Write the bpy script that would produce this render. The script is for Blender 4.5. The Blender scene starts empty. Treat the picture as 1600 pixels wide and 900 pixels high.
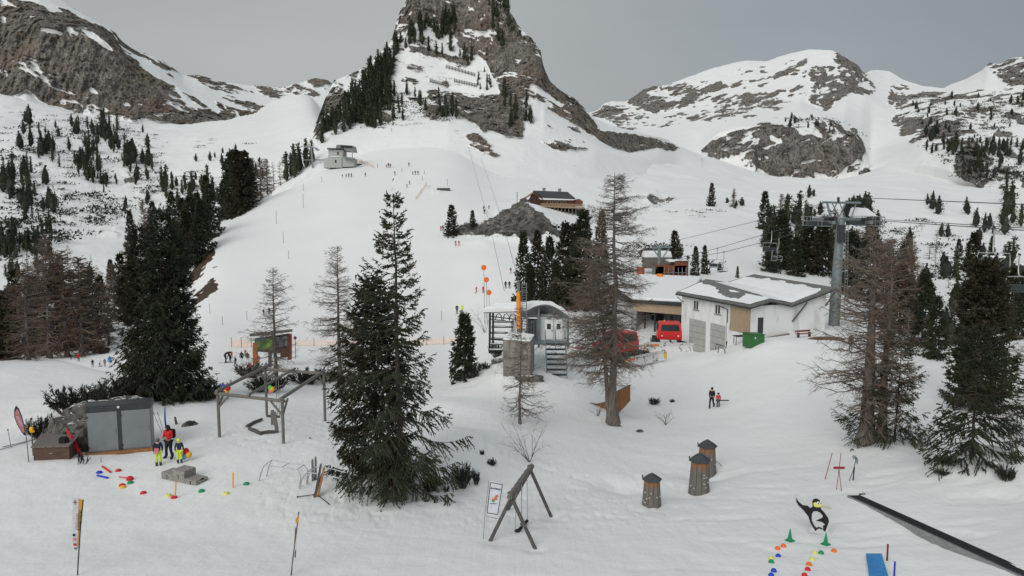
import bpy, bmesh, math, random
import numpy as np
from mathutils import Vector, Matrix
R = math.radians
PI = math.pi
rng = np.random.default_rng(7)
random.seed(7)
scene = bpy.context.scene
col = scene.collection

# ------------------------------------------------------------------ camera
FPX = 1150.0                       # focal length in photo pixels (photo 1600 x 900)
PITCH = math.atan(120 / FPX)
CP, SP = math.cos(PITCH), math.sin(PITCH)
cam_data = bpy.data.cameras.new('camera')
cam = bpy.data.objects.new('camera', cam_data)
col.objects.link(cam)
cam_data.sensor_width = 36.0
cam_data.lens = 36.0 * FPX / 1600
cam_data.clip_start = 0.1
cam_data.clip_end = 9000
cam.location = (0, 0, 0)
cam.rotation_euler = (R(90) - PITCH, 0, 0)
scene.camera = cam

# ------------------------------------------------------------------ sky and sun
SUN_EL, SUN_AZ = R(33), R(205)     # azimuth clockwise from +Y: behind the camera, a little left
world = bpy.data.worlds.new('World')
scene.world = world
world.use_nodes = True
wn, wl = world.node_tree.nodes, world.node_tree.links
wn.clear()
sky = wn.new('ShaderNodeTexSky'); sky.sky_type = 'NISHITA'; sky.sun_disc = False
sky.sun_elevation = SUN_EL; sky.sun_rotation = SUN_AZ
sky.dust_density = 4; sky.air_density = 1.2
tcw = wn.new('ShaderNodeTexCoord')
sepw = wn.new('ShaderNodeSeparateXYZ'); wl.new(tcw.outputs['Generated'], sepw.inputs[0])
ramp = wn.new('ShaderNodeValToRGB')            # overcast: brighter overhead than near the horizon
ramp.color_ramp.elements[0].position = 0.0; ramp.color_ramp.elements[0].color = (4.15, 4.3, 4.28, 1)
ramp.color_ramp.elements[1].position = 1.0; ramp.color_ramp.elements[1].color = (5.4, 5.6, 5.6, 1)
e = ramp.color_ramp.elements.new(0.30); e.color = (4.1, 4.24, 4.22, 1)
e = ramp.color_ramp.elements.new(0.5); e.color = (4.7, 4.86, 4.84, 1)
wl.new(sepw.outputs['Z'], ramp.inputs[0])
azr = wn.new('ShaderNodeMapRange')
azr.inputs['From Min'].default_value = -0.15; azr.inputs['From Max'].default_value = 0.6
azr.inputs['To Min'].default_value = 0.0; azr.inputs['To Max'].default_value = 1.0
wl.new(sepw.outputs['X'], azr.inputs['Value'])
cn = wn.new('ShaderNodeTexNoise'); cn.inputs['Scale'].default_value = 1.8; cn.inputs['Detail'].default_value = 6
cmap = wn.new('ShaderNodeMapping'); cmap.inputs['Scale'].default_value = (1, 1, 3.2)
wl.new(tcw.outputs['Generated'], cmap.inputs[0]); wl.new(cmap.outputs[0], cn.inputs['Vector'])
cr = wn.new('ShaderNodeMapRange'); cr.inputs['From Min'].default_value = 0.3; cr.inputs['From Max'].default_value = 0.7
cr.inputs['To Min'].default_value = 0.93; cr.inputs['To Max'].default_value = 1.07
wl.new(cn.outputs['Fac'], cr.inputs['Value'])
am = wn.new('ShaderNodeMix'); am.data_type = 'RGBA'; am.inputs['A'].default_value = (1, 1, 1, 1); am.inputs['B'].default_value = (0.60, 0.655, 0.73, 1); wl.new(azr.outputs[0], am.inputs['Factor'])
mm = wn.new('ShaderNodeVectorMath'); mm.operation = 'MULTIPLY'; wl.new(ramp.outputs[0], mm.inputs[0]); wl.new(am.outputs['Result'], mm.inputs[1])
vm = wn.new('ShaderNodeVectorMath'); vm.operation = 'SCALE'; wl.new(mm.outputs[0], vm.inputs[0]); wl.new(cr.outputs[0], vm.inputs['Scale'])
mx = wn.new('ShaderNodeMix'); mx.data_type = 'RGBA'; mx.inputs['Factor'].default_value = 0.93
wl.new(sky.outputs[0], mx.inputs['A']); wl.new(vm.outputs[0], mx.inputs['B'])
bg = wn.new('ShaderNodeBackground'); bg.inputs['Strength'].default_value = 0.1
wo = wn.new('ShaderNodeOutputWorld')
wl.new(mx.outputs['Result'], bg.inputs[0]); wl.new(bg.outputs[0], wo.inputs[0])
sd = bpy.data.lights.new('sun', 'SUN'); sd.energy = 1.45; sd.angle = R(40); sd.color = (1.0, 0.985, 0.95)
sun = bpy.data.objects.new('sun', sd); col.objects.link(sun)
sdir = Vector((math.sin(SUN_AZ) * math.cos(SUN_EL), math.cos(SUN_AZ) * math.cos(SUN_EL), math.sin(SUN_EL)))
sun.rotation_euler = sdir.to_track_quat('Z', 'Y').to_euler()
scene.view_settings.view_transform = 'Standard'
scene.view_settings.look = 'None'
scene.view_settings.exposure = 0.06
scene.view_settings.gamma = 1.0
scene.view_settings.use_curve_mapping = False
scene.cycles.max_bounces = 6
scene.cycles.diffuse_bounces = 3
scene.cycles.transparent_max_bounces = 6
scene.cycles.use_denoising = True

# ------------------------------------------------------------------ projection helpers (photo pixels <-> world)
def uv_of(px, py):                 # ray slope: u = x / y, t = z / y
    d = FPX * CP + (450 - py) * SP
    return (px - 800) / d, (-FPX * SP + (450 - py) * CP) / d
def pix_of(u, t):
    fwd = CP - t * SP
    return 800 + FPX * u / fwd, 450 - FPX * (SP + t * CP) / fwd
def W(px, py, Y):                  # world point seen at a pixel at a given distance
    u, t = uv_of(px, py)
    return Vector((u * Y, Y, t * Y))

# ------------------------------------------------------------------ numpy noise
def _hash(ix, iy, iz, seed):
    h = (ix.astype(np.int64) * 374761393 + iy.astype(np.int64) * 668265263 + iz.astype(np.int64) * 1274126177 + seed * 974711) & 0xffffffff
    h = ((h ^ (h >> 13)) * 1103515245) & 0xffffffff
    h = (h ^ (h >> 16)) & 0xffff
    return h / 32767.5 - 1.0
def vnoise(x, y, z, seed=0):
    x0, y0, z0 = np.floor(x), np.floor(y), np.floor(z)
    fx, fy, fz = x - x0, y - y0, z - z0
    fx, fy, fz = [q * q * q * (q * (q * 6 - 15) + 10) for q in (fx, fy, fz)]
    r = 0
    for dx in (0, 1):
        wx = fx if dx else 1 - fx
        for dy in (0, 1):
            wy = fy if dy else 1 - fy
            for dz in (0, 1):
                wz = fz if dz else 1 - fz
                r = r + wx * wy * wz * _hash(x0 + dx, y0 + dy, z0 + dz, seed)
    return r
def fbm(x, y, z, sc, octs=4, seed=0, gain=0.5, ridged=False):
    a, tot, f, r = 1.0, 0.0, 1.0 / sc, 0
    for o in range(octs):
        n = vnoise(x * f + 17.3 * o, y * f + 5.1 * o, z * f - 9.7 * o, seed + o)
        if ridged: n = 1 - 2 * np.abs(n)
        r = r + a * n; tot += a
        a *= gain; f *= 2.03
    return r / tot
def inpoly(px, py, poly):
    P = np.array(poly, float)
    inside = np.zeros(px.shape, bool)
    x1, y1 = P[-1]
    for x2, y2 in P:
        c = (y1 > py) != (y2 > py)
        if y1 != y2:
            inside ^= c & (px < (x2 - x1) * (py - y1) / (y2 - y1) + x1)
        x1, y1 = x2, y2
    return inside
def smoothstep(a, b, x):
    t = np.clip((x - a) / (b - a), 0, 1)
    return t * t * (3 - 2 * t)

# ------------------------------------------------------------------ materials
MATS = {}
def mat(name, color, rough=0.7, metal=0.0, var=0.12, scale=6.0, bump=0.0, spec=0.3, stretch=(1, 1, 1), color2=None, thr=None, emis=None):
    """Principled material with a procedural noise that varies its own base colour (dirt, grain) and bump."""
    if name in MATS: return MATS[name]
    m = bpy.data.materials.new(name); m.use_nodes = True
    n, l = m.node_tree.nodes, m.node_tree.links
    b = n['Principled BSDF']
    b.inputs['Roughness'].default_value = rough; b.inputs['Metallic'].default_value = metal
    b.inputs['Specular IOR Level'].default_value = spec
    tc = n.new('ShaderNodeTexCoord'); mp = n.new('ShaderNodeMapping'); mp.inputs['Scale'].default_value = stretch
    l.new(tc.outputs['Object'], mp.inputs[0])
    nz = n.new('ShaderNodeTexNoise'); nz.inputs['Scale'].default_value = scale; nz.inputs['Detail'].default_value = 5
    l.new(mp.outputs[0], nz.inputs['Vector'])
    mr = n.new('ShaderNodeMapRange')
    lo, hi = thr if thr else (0.3, 0.7)
    mr.inputs['From Min'].default_value = lo; mr.inputs['From Max'].default_value = hi
    l.new(nz.outputs['Fac'], mr.inputs['Value'])
    mxn = n.new('ShaderNodeMix'); mxn.data_type = 'RGBA'
    c2 = color2 if color2 else tuple(c * (1 + var) for c in color)
    c1 = color if color2 else tuple(c * (1 - var) for c in color)
    mxn.inputs['A'].default_value = (*c1, 1); mxn.inputs['B'].default_value = (*c2, 1)
    l.new(mr.outputs[0], mxn.inputs['Factor']); l.new(mxn.outputs['Result'], b.inputs['Base Color'])
    if bump:
        bp = n.new('ShaderNodeBump'); bp.inputs['Strength'].default_value = bump; bp.inputs['Distance'].default_value = 0.05
        l.new(nz.outputs['Fac'], bp.inputs['Height']); l.new(bp.outputs[0], b.inputs['Normal'])
    MATS[name] = m
    return m

# ------------------------------------------------------------------ object helpers
def put(o, label=None, cat=None, group=None, kind=None, parent=None):
    if label: o['label'] = label
    if cat: o['category'] = cat
    if group: o['group'] = group
    if kind: o['kind'] = kind
    if parent is not None: o.parent = parent
    return o
def empty(name, loc, rz=0.0, label=None, cat=None, group=None, rot=None, scale=1.0):
    o = bpy.data.objects.new(name, None); col.objects.link(o)
    o.location = loc; o.rotation_euler = rot if rot else (0, 0, rz); o.scale = (scale,) * 3
    o.empty_display_size = 0.3
    return put(o, label, cat, group)
def copy_tree(o, parent=None):
    c = o.copy(); col.objects.link(c)
    if parent is not None: c.parent = parent
    for ch in [q for q in o.children]:
        copy_tree(ch, c)
    return c
def np_mesh(name, V, F4=None, F3=None, mats=(), mi4=None, mi3=None, smooth=False):
    V = np.asarray(V, np.float32)
    F4 = np.zeros((0, 4), np.int32) if F4 is None else np.asarray(F4, np.int32).reshape(-1, 4)
    F3 = np.zeros((0, 3), np.int32) if F3 is None else np.asarray(F3, np.int32).reshape(-1, 3)
    me = bpy.data.meshes.new(name)
    me.vertices.add(len(V)); me.vertices.foreach_set('co', V.ravel())
    n = len(F4) + len(F3)
    me.loops.add(len(F4) * 4 + len(F3) * 3); me.polygons.add(n)
    me.loops.foreach_set('vertex_index', np.concatenate([F4.ravel(), F3.ravel()]).astype(np.int32))
    st = np.concatenate([np.arange(len(F4)) * 4, len(F4) * 4 + np.arange(len(F3)) * 3]).astype(np.int32)
    me.polygons.foreach_set('loop_start', st)
    mi = np.zeros(n, np.int32)
    if mi4 is not None: mi[:len(F4)] = mi4
    if mi3 is not None: mi[len(F4):] = mi3
    me.polygons.foreach_set('material_index', mi)
    me.polygons.foreach_set('use_smooth', np.full(n, bool(smooth)))
    for m in mats: me.materials.append(m)
    me.update(calc_edges=True)
    return me
def link(name, me, parent=None, loc=None, rot=None):
    o = bpy.data.objects.new(name, me); col.objects.link(o)
    if parent is not None: o.parent = parent
    if loc is not None: o.location = loc
    if rot is not None: o.rotation_euler = rot
    return o

class MB:
    """collects boxes, tubes, prisms; build() links them as one mesh object"""
    def __init__(s): s.V = []; s.F = []; s.M = []; s.mats = []
    def mi(s, m):
        if m not in s.mats: s.mats.append(m)
        return s.mats.index(m)
    def add(s, vs, fs, m):
        k = len(s.V); i = s.mi(m)
        s.V += [tuple(v) for v in vs]
        for f in fs: s.F.append([k + q for q in f]); s.M.append(i)
        return s
    def box(s, c, d, m, rz=0.0, mat3=None, taper=1.0):
        x, y, z = [q / 2 for q in d]
        vs = []
        for sz, tp in ((-1, 1.0), (1, taper)):
            for sx, sy in ((-1, -1), (1, -1), (1, 1), (-1, 1)):
                vs.append(Vector((sx * x * tp, sy * y * tp, sz * z)))
        M = mat3 if mat3 is not None else Matrix.Rotation(rz, 3, 'Z')
        vs = [M @ v + Vector(c) for v in vs]
        return s.add(vs, [(0, 3, 2, 1), (4, 5, 6, 7), (0, 1, 5, 4), (1, 2, 6, 5), (2, 3, 7, 6), (3, 0, 4, 7)], m)
    def prism(s, pts, d, m):
        """polygon pts (3d, planar) extruded by vector d"""
        n = len(pts); d = Vector(d); P = [Vector(p) for p in pts]
        vs = P + [p + d for p in P]
        fs = [tuple(range(n))[::-1], tuple(range(n, 2 * n))] + [(i, (i + 1) % n, n + (i + 1) % n, n + i) for i in range(n)]
        return s.add(vs, fs, m)
    def tube(s, pts, r, m, k=8, cap=True):
        P = [Vector(p) for p in pts]; n = len(P)
        rs = r if hasattr(r, '__len__') else [r] * n
        T = []
        for i in range(n):
            a = P[min(i + 1, n - 1)] - P[max(i - 1, 0)]
            T.append(a.normalized() if a.length > 1e-9 else Vector((0, 0, 1)))
        ref = Vector((0, 0, 1)) if abs(T[0].z) < 0.9 else Vector((1, 0, 0))
        vs = []; N = (ref - T[0] * ref.dot(T[0])).normalized()
        for i in range(n):
            N = (N - T[i] * N.dot(T[i])).normalized(); B = T[i].cross(N)
            for j in range(k):
                a = 2 * PI * j / k
                vs.append(P[i] + (N * math.cos(a) + B * math.sin(a)) * rs[i])
        fs = []
        for i in range(n - 1):
            for j in range(k):
                fs.append((i * k + j, i * k + (j + 1) % k, (i + 1) * k + (j + 1) % k, (i + 1) * k + j))
        if cap: fs += [tuple(range(k))[::-1], tuple(range((n - 1) * k, n * k))]
        return s.add(vs, fs, m)
    def lathe(s, prof, c, m, k=16):
        c = Vector(c); vs = []; n = len(prof)
        for r, z in prof:
            for j in range(k):
                a = 2 * PI * j / k; vs.append(c + Vector((r * math.cos(a), r * math.sin(a), z)))
        fs = [(i * k + j, i * k + (j + 1) % k, (i + 1) * k + (j + 1) % k, (i + 1) * k + j) for i in range(n - 1) for j in range(k)]
        fs += [tuple(range(k))[::-1], tuple(range((n - 1) * k, n * k))]
        return s.add(vs, fs, m)
    def ball(s, c, r, m, k=12, sc=(1, 1, 1)):
        prof = [(max(1e-4, math.sin(PI * i / (k // 2))) * r, -math.cos(PI * i / (k // 2)) * r) for i in range(k // 2 + 1)]
        kk = len(s.V)
        s.lathe(prof, (0, 0, 0), m, k)
        for i in range(kk, len(s.V)):
            v = s.V[i]; s.V[i] = (v[0] * sc[0] + c[0], v[1] * sc[1] + c[1], v[2] * sc[2] + c[2])
        return s
    def mesh(s, name, smooth=False, bevel=0.0):
        me = bpy.data.meshes.new(name)
        me.from_pydata(s.V, [], s.F)
        for m in s.mats: me.materials.append(m)
        me.polygons.foreach_set('material_index', s.M)
        if bevel:
            bm = bmesh.new(); bm.from_mesh(me)
            ed = [e for e in bm.edges if len(e.link_faces) == 2 and e.calc_face_angle(0) > 0.6]
            bmesh.ops.bevel(bm, geom=ed, offset=bevel, segments=2, affect='EDGES', clamp_overlap=True)
            bm.to_mesh(me); bm.free()
        if smooth:
            me.polygons.foreach_set('use_smooth', [True] * len(me.polygons))
            bm = bmesh.new(); bm.from_mesh(me)
            for e in bm.edges:
                if len(e.link_faces) == 2 and e.calc_face_angle(0) > 0.7: e.smooth = False
            bm.to_mesh(me); bm.free()
        me.update()
        return me
    def build(s, name, parent=None, loc=None, rot=None, smooth=False, bevel=0.0):
        return link(name, s.mesh(name, smooth, bevel), parent, loc, rot)
# ================================================================== TERRAIN
# ---- materials: snow with rock and earth where the terrain carries them
def terrain_material(name, tint=(1, 1, 1), bs=1.0, orange=0.0):
    m = bpy.data.materials.new(name); m.use_nodes = True
    n, l = m.node_tree.nodes, m.node_tree.links
    b = n['Principled BSDF']; b.inputs['Roughness'].default_value = 0.75; b.inputs['Specular IOR Level'].default_value = 0.15
    geo = n.new('ShaderNodeNewGeometry')
    def noise(scale, detail=6, rough=0.55, stretch=None):
        t = n.new('ShaderNodeTexNoise'); t.inputs['Scale'].default_value = scale; t.inputs['Detail'].default_value = detail
        t.inputs['Roughness'].default_value = rough
        if stretch:
            mp = n.new('ShaderNodeMapping'); mp.inputs['Scale'].default_value = stretch
            l.new(geo.outputs['Position'], mp.inputs[0]); l.new(mp.outputs[0], t.inputs['Vector'])
        else: l.new(geo.outputs['Position'], t.inputs['Vector'])
        return t.outputs['Fac']
    def mrange(v, a, b_, c=0.0, d=1.0):
        t = n.new('ShaderNodeMapRange'); t.inputs['From Min'].default_value = a; t.inputs['From Max'].default_value = b_
        t.inputs['To Min'].default_value = c; t.inputs['To Max'].default_value = d
        l.new(v, t.inputs['Value']); return t.outputs[0]
    def mix(f, a, b_):
        t = n.new('ShaderNodeMix'); t.data_type = 'RGBA'
        l.new(f, t.inputs['Factor'])
        for s_, q in (('A', a), ('B', b_)):
            if isinstance(q, tuple): t.inputs[s_].default_value = (*q, 1)
            else: l.new(q, t.inputs[s_])
        return t.outputs['Result']
    at = n.new('ShaderNodeAttribute'); at.attribute_name = 'rock'
    ae = n.new('ShaderNodeAttribute'); ae.attribute_name = 'earth'
    def madd(a, b_, k):
        t = n.new('ShaderNodeMath'); t.operation = 'MULTIPLY_ADD'
        l.new(b_, t.inputs[0]); t.inputs[1].default_value = k; l.new(a, t.inputs[2]); return t.outputs[0]
    fine = noise(0.9 * bs, 8, 0.65)
    fine0 = mrange(fine, 0.0, 1.0, -0.5, 0.5)
    # snow lying on ledges: less rock where the surface points up
    sep = n.new('ShaderNodeSeparateXYZ'); l.new(geo.outputs['Normal'], sep.inputs[0])
    up = mrange(sep.outputs['Z'], 0.55, 0.95, 0.0, 1.0)
    rv = madd(at.outputs['Fac'], fine0, 0.9)
    rv = madd(rv, up, -0.42)
    rf = mrange(rv, 0.42, 0.52)
    ev = madd(ae.outputs['Fac'], fine0, 0.9)
    ef = mrange(ev, 0.42, 0.52)
    # rock colours
    st = noise(0.10 * bs, 7, 0.62, (1.6, 1.6, 0.3))
    big = noise(0.018 * bs, 4, 0.5)
    blt = noise(0.5 * bs, 8, 0.7, (1.4, 1.4, 0.4))
    rc = mix(mrange(st, 0.35, 0.65), tuple(c * t for c, t in zip((0.15, 0.143, 0.135), tint)), tuple(c * t for c, t in zip((0.36, 0.35, 0.33), tint)))
    rc = mix(mrange(blt, 0.40, 0.55), tuple(c * t for c, t in zip((0.065, 0.062, 0.058), tint)), rc)  # dark crevice tone painted into the colour, standing in for weak bump shading
    if orange: rc = mix(mrange(big, 0.52, 0.72, 0, orange * .8), rc, (0.25, 0.165, 0.10))
    ec = mix(mrange(noise(1.7, 6), 0.35, 0.65), (0.035, 0.024, 0.015), (0.105, 0.07, 0.042))
    sn = mix(mrange(noise(0.05, 5), 0.3, 0.7), (0.815, 0.825, 0.82), (0.855, 0.865, 0.858))
    sn = mix(mrange(noise(0.6, 8, 0.7), 0.55, 0.8, 0, 0.35), sn, (0.755, 0.77, 0.77))
    c = mix(ef, sn, ec); c = mix(rf, c, rc)
    l.new(c, b.inputs['Base Color'])
    # bump: soft trampled snow, rough rock
    bsn = n.new('ShaderNodeBump'); bsn.inputs['Strength'].default_value = 0.26; bsn.inputs['Distance'].default_value = 0.25
    s1 = noise(1.6, 9, 0.62); l.new(s1, bsn.inputs['Height'])
    btk = n.new('ShaderNodeBump'); btk.inputs['Strength'].default_value = 0.3; btk.inputs['Distance'].default_value = 0.12
    l.new(noise(1.0, 5, 0.6, (2.4, .09, .4)), btk.inputs['Height']); l.new(bsn.outputs[0], btk.inputs['Normal'])
    brk = n.new('ShaderNodeBump'); brk.inputs['Distance'].default_value = 3.6 / bs
    l.new(madd(st, blt, 0.7), brk.inputs['Height']); l.new(rf, brk.inputs['Strength']); l.new(btk.outputs[0], brk.inputs['Normal'])
    l.new(brk.outputs[0], b.inputs['Normal'])
    return m

SHEETS = []
class Sheet: pass
def gauss1(a, sig, axis):
    if sig <= 0: return a
    r = int(3 * sig) + 1; k = np.exp(-0.5 * (np.arange(-r, r + 1) / sig) ** 2); k /= k.sum()
    p = np.pad(a, [(r, r) if i == axis else (0, 0) for i in range(a.ndim)], mode='edge')
    n = a.shape[axis]
    return sum(kk * (p[q:q + n] if axis == 0 else p[:, q:q + n]) for q, kk in enumerate(k))
def finish_sheet(name, U, Y, Z, rock, earth, material, kind_label=None):
    """U per column, Y and Z per vertex (rows x cols, rows from near to far)."""
    nr, nc = Y.shape
    X = U[None, :] * Y if U.ndim == 1 else U * Y
    V = np.stack([X, Y, Z], -1).reshape(-1, 3)
    i = np.arange(nr - 1)[:, None] * nc + np.arange(nc - 1)[None, :]
    F = np.stack([i, i + 1, i + nc + 1, i + nc], -1).reshape(-1, 4)
    me = np_mesh(name, V, F, mats=(material,), smooth=True)
    for nm, a in (('rock', rock), ('earth', earth)):
        at = me.attributes.new(nm, 'FLOAT', 'POINT'); at.data.foreach_set('value', np.asarray(a, np.float32).ravel())
    o = link(name, me); o['kind'] = 'structure'
    s = Sheet(); s.name = name; s.U = U; s.Y = Y; s.Z = Z; s.T = Z / Y
    s.PX, s.PY = pix_of(np.broadcast_to(U, Y.shape), s.T)
    SHEETS.append(s)
    return o
def hit(px, py, only=None):
    """first terrain point seen at a photo pixel"""
    u, t = uv_of(px, py); best = None
    for s in SHEETS:
        if only and s.name not in only: continue
        if u < s.U[0] or u > s.U[-1]: continue
        j = int(np.clip(np.searchsorted(s.U, u), 1, len(s.U) - 1))
        w = (u - s.U[j - 1]) / (s.U[j] - s.U[j - 1])
        T = s.T[:, j - 1] * (1 - w) + s.T[:, j] * w
        Yc = s.Y[:, j - 1] * (1 - w) + s.Y[:, j] * w
        k = np.nonzero((T[1:] >= t) & (T[:-1] < t))[0]
        if len(k):
            k = k[0]; f = (t - T[k]) / (T[k + 1] - T[k] + 1e-12)
            y = Yc[k] + f * (Yc[k + 1] - Yc[k])
            if best is None or y < best: best = y
    if best is None: return None
    return Vector((u * best, best, t * best))
def G(x, y):
    """height of the ground sheet under a world position"""
    s = SHEETS[0]; u = x / y
    j = int(np.clip(np.searchsorted(s.U, u), 1, len(s.U) - 1)); w = (u - s.U[j - 1]) / (s.U[j] - s.U[j - 1])
    yc = s.Y[:, j]; k = int(np.clip(np.searchsorted(yc, y), 1, len(yc) - 1)); f = (y - yc[k - 1]) / (yc[k] - yc[k - 1])
    z = s.Z
    return float((z[k - 1, j - 1] * (1 - w) + z[k - 1, j] * w) * (1 - f) + (z[k, j - 1] * (1 - w) + z[k, j] * w) * f)
def on(px, py, dz=0.0, only=None):
    p = hit(px, py, only)
    if p is None: p = W(px, py, 600)
    p.z += dz
    return p

# ---- the ground: profile of the valley floor and the pistes, column by column: (distance, photo row where it shows)
def zr(Y, z):                      # helper: photo row of height z at distance Y
    return 450 - FPX * (SP + (z / Y) * CP) / (CP - (z / Y) * SP)
N_ = [(22, 900), (26, 838)]
COLS = {
 -2600: [(2, zr(2, -10.4)), (10, zr(10, -10.6)), (40, zr(40, -11)), (90, zr(90, -10)), (300, zr(300, 60)), (1300, zr(1300, 500))],
 -700: [(22, 900), (35, 715), (60, 590), (90, 520), (200, 420), (400, 260), (700, 100), (1300, 0)],
 -200: [(22, 900), (35, 715), (50, 630), (80, 540), (105, 560), (200, 440), (260, 385), (400, 290), (600, 190), (820, 130), (1300, 90)],
 0:    [(22, 900), (26, 838), (35, 716), (50, 622), (75, 549), (85, 556), (105, 585), (140, 555), (200, 460), (260, 400), (400, 300), (600, 200), (800, 148), (1300, 120)],
 90:   [(22, 900), (26, 838), (35, 716), (50, 625), (72, 560), (85, 566), (105, 582), (120, 570), (140, 553), (200, 460), (260, 410), (400, 310), (600, 215), (800, 168), (1300, 140)],
 180:  [(22, 900), (26, 838), (36, 712), (50, 628), (66, 583), (80, 588), (105, 580), (120, 566), (140, 548), (200, 470), (260, 420), (400, 325), (600, 232), (800, 184), (1300, 150)],
 260:  [(22, 900), (26, 838), (36, 710), (45, 660), (57, 606), (80, 596), (100, 570), (130, 530), (150, 505), (180, 480), (260, 430), (400, 335), (600, 240), (800, 196), (1300, 165)],
 330:  [(22, 900), (26, 838), (36, 706), (46, 645), (60, 604), (89, 561), (105, 537), (130, 500), (155, 455), (180, 402), (205, 350), (215, 348), (240, 375), (300, 372), (400, 330), (600, 235), (800, 200), (1300, 165)],
 430:  [(22, 900), (26, 838), (36, 706), (46, 645), (60, 606), (89, 561), (105, 537), (130, 500), (155, 452), (180, 402), (205, 352), (235, 302), (243, 294), (265, 320), (300, 325), (400, 290), (600, 228), (900, 182), (1300, 150)],
 500:  [(22, 900), (26, 838), (36, 706), (46, 650), (60, 610), (89, 561), (105, 537), (130, 500), (155, 450), (180, 400), (205, 350), (235, 300), (262, 263), (275, 262), (300, 290), (400, 262), (600, 210), (900, 165), (1300, 140)],
 560:  [(22, 900), (26, 838), (34, 735), (46, 655), (60, 612), (89, 561), (105, 537), (130, 497), (155, 448), (180, 396), (205, 345), (235, 298), (265, 262), (300, 246), (340, 222), (400, 200), (600, 180), (700, 260), (1300, 420)],
 700:  [(22, 900), (26, 838), (31.5, 762), (34, 725), (40, 685), (52, 636), (66, 598), (89, 555), (110, 525), (135, 490), (160, 430), (185, 383), (200, 354), (230, 308), (265, 266), (300, 236), (340, 208), (400, 190), (600, 170), (800, 330), (1300, 430)],
 760:  [(22, 900), (26, 838), (33, 757), (37, 714), (45, 665), (56, 622), (66, 590), (80, 558), (100, 520), (130, 480), (155, 430), (180, 382), (192, 366), (200, 345), (212, 330), (230, 318), (260, 290), (300, 255), (340, 224), (400, 200), (600, 170), (800, 330), (1300, 430)],
 830:  [(22, 900), (26, 838), (33, 762), (42, 695), (52, 645), (60, 606), (68, 560), (90, 520), (110, 478), (140, 440), (160, 415), (180, 392), (188, 373), (194, 340), (204, 322), (214, 318), (235, 320), (270, 292), (320, 254), (400, 222), (600, 200), (800, 330), (1300, 430)],
 865:  [(22, 900), (26, 838), (33, 764), (42, 698), (52, 650), (60, 609), (68, 568), (90, 524), (110, 479), (135, 445), (157, 418), (180, 396), (192, 368), (203, 343), (214, 331), (227, 331), (240, 318), (270, 297), (320, 260), (400, 229), (600, 206), (800, 330), (1300, 430)],
 900:  [(22, 900), (26, 838), (33, 765), (42, 700), (52, 655), (60, 612), (68, 575), (90, 528), (110, 480), (130, 450), (155, 420), (180, 395), (195, 372), (207, 352), (218, 344), (229, 340), (243, 326), (270, 302), (320, 265), (400, 236), (600, 212), (800, 330), (1300, 430)],
 1000: [(22, 900), (26, 838), (33, 768), (42, 712), (52, 665), (60, 634), (70, 590), (80, 562), (92, 538), (100, 525), (112, 436), (130, 420), (150, 402), (180, 380), (230, 345), (270, 318), (330, 290), (400, 262), (520, 238), (700, 226), (800, 330), (1300, 430)],
 1100: [(22, 900), (26, 838), (33, 768), (42, 706), (52, 664), (60, 634), (70, 585), (80, 560), (90, 540), (103, 518), (114, 440), (130, 425), (150, 400), (180, 372), (230, 340), (300, 308), (400, 274), (520, 256), (650, 240), (800, 330), (1300, 430)],
 1200: [(22, 900), (26, 838), (33, 762), (42, 700), (52, 640), (60, 590), (68, 552), (74, 532), (84, 520), (100, 500), (120, 450), (150, 415), (180, 385), (230, 352), (300, 320), (400, 292), (500, 282), (600, 270), (800, 330), (1300, 430)],
 1300: [(22, 900), (26, 838), (33, 755), (42, 690), (50, 640), (58, 590), (64, 552), (71, 528), (84, 512), (100, 490), (130, 445), (160, 412), (200, 375), (260, 335), (330, 305), (430, 288), (540, 276), (800, 330), (1300, 430)],
 1400: [(22, 900), (26, 830), (33, 742), (39, 695), (48, 640), (57, 595), (66, 560), (80, 528), (100, 495), (130, 455), (170, 412), (220, 370), (280, 330), (360, 300), (460, 282), (600, 255), (800, 330), (1300, 430)],
 1520: [(22, 880), (26, 820), (31, 755), (35, 722), (44, 660), (55, 605), (68, 562), (90, 515), (120, 470), (160, 425), (220, 378), (280, 340), (340, 315), (430, 300), (560, 270), (800, 330), (1300, 430)],
 1650: [(22, 860), (26, 800), (30, 755), (35, 710), (44, 640), (55, 590), (68, 545), (90, 505), (120, 468), (160, 428), (220, 378), (280, 345), (340, 318), (430, 302), (560, 270), (1300, 120)],
 2000: [(22, 860), (35, 690), (60, 560), (90, 490), (160, 400), (280, 300), (430, 230), (700, 120), (1300, 20)],
 4200: [(2, zr(2, -10.4)), (10, zr(10, -10.6)), (40, zr(40, -9)), (90, zr(90, -4)), (300, zr(300, 70)), (1300, zr(1300, 500))],
}
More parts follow.
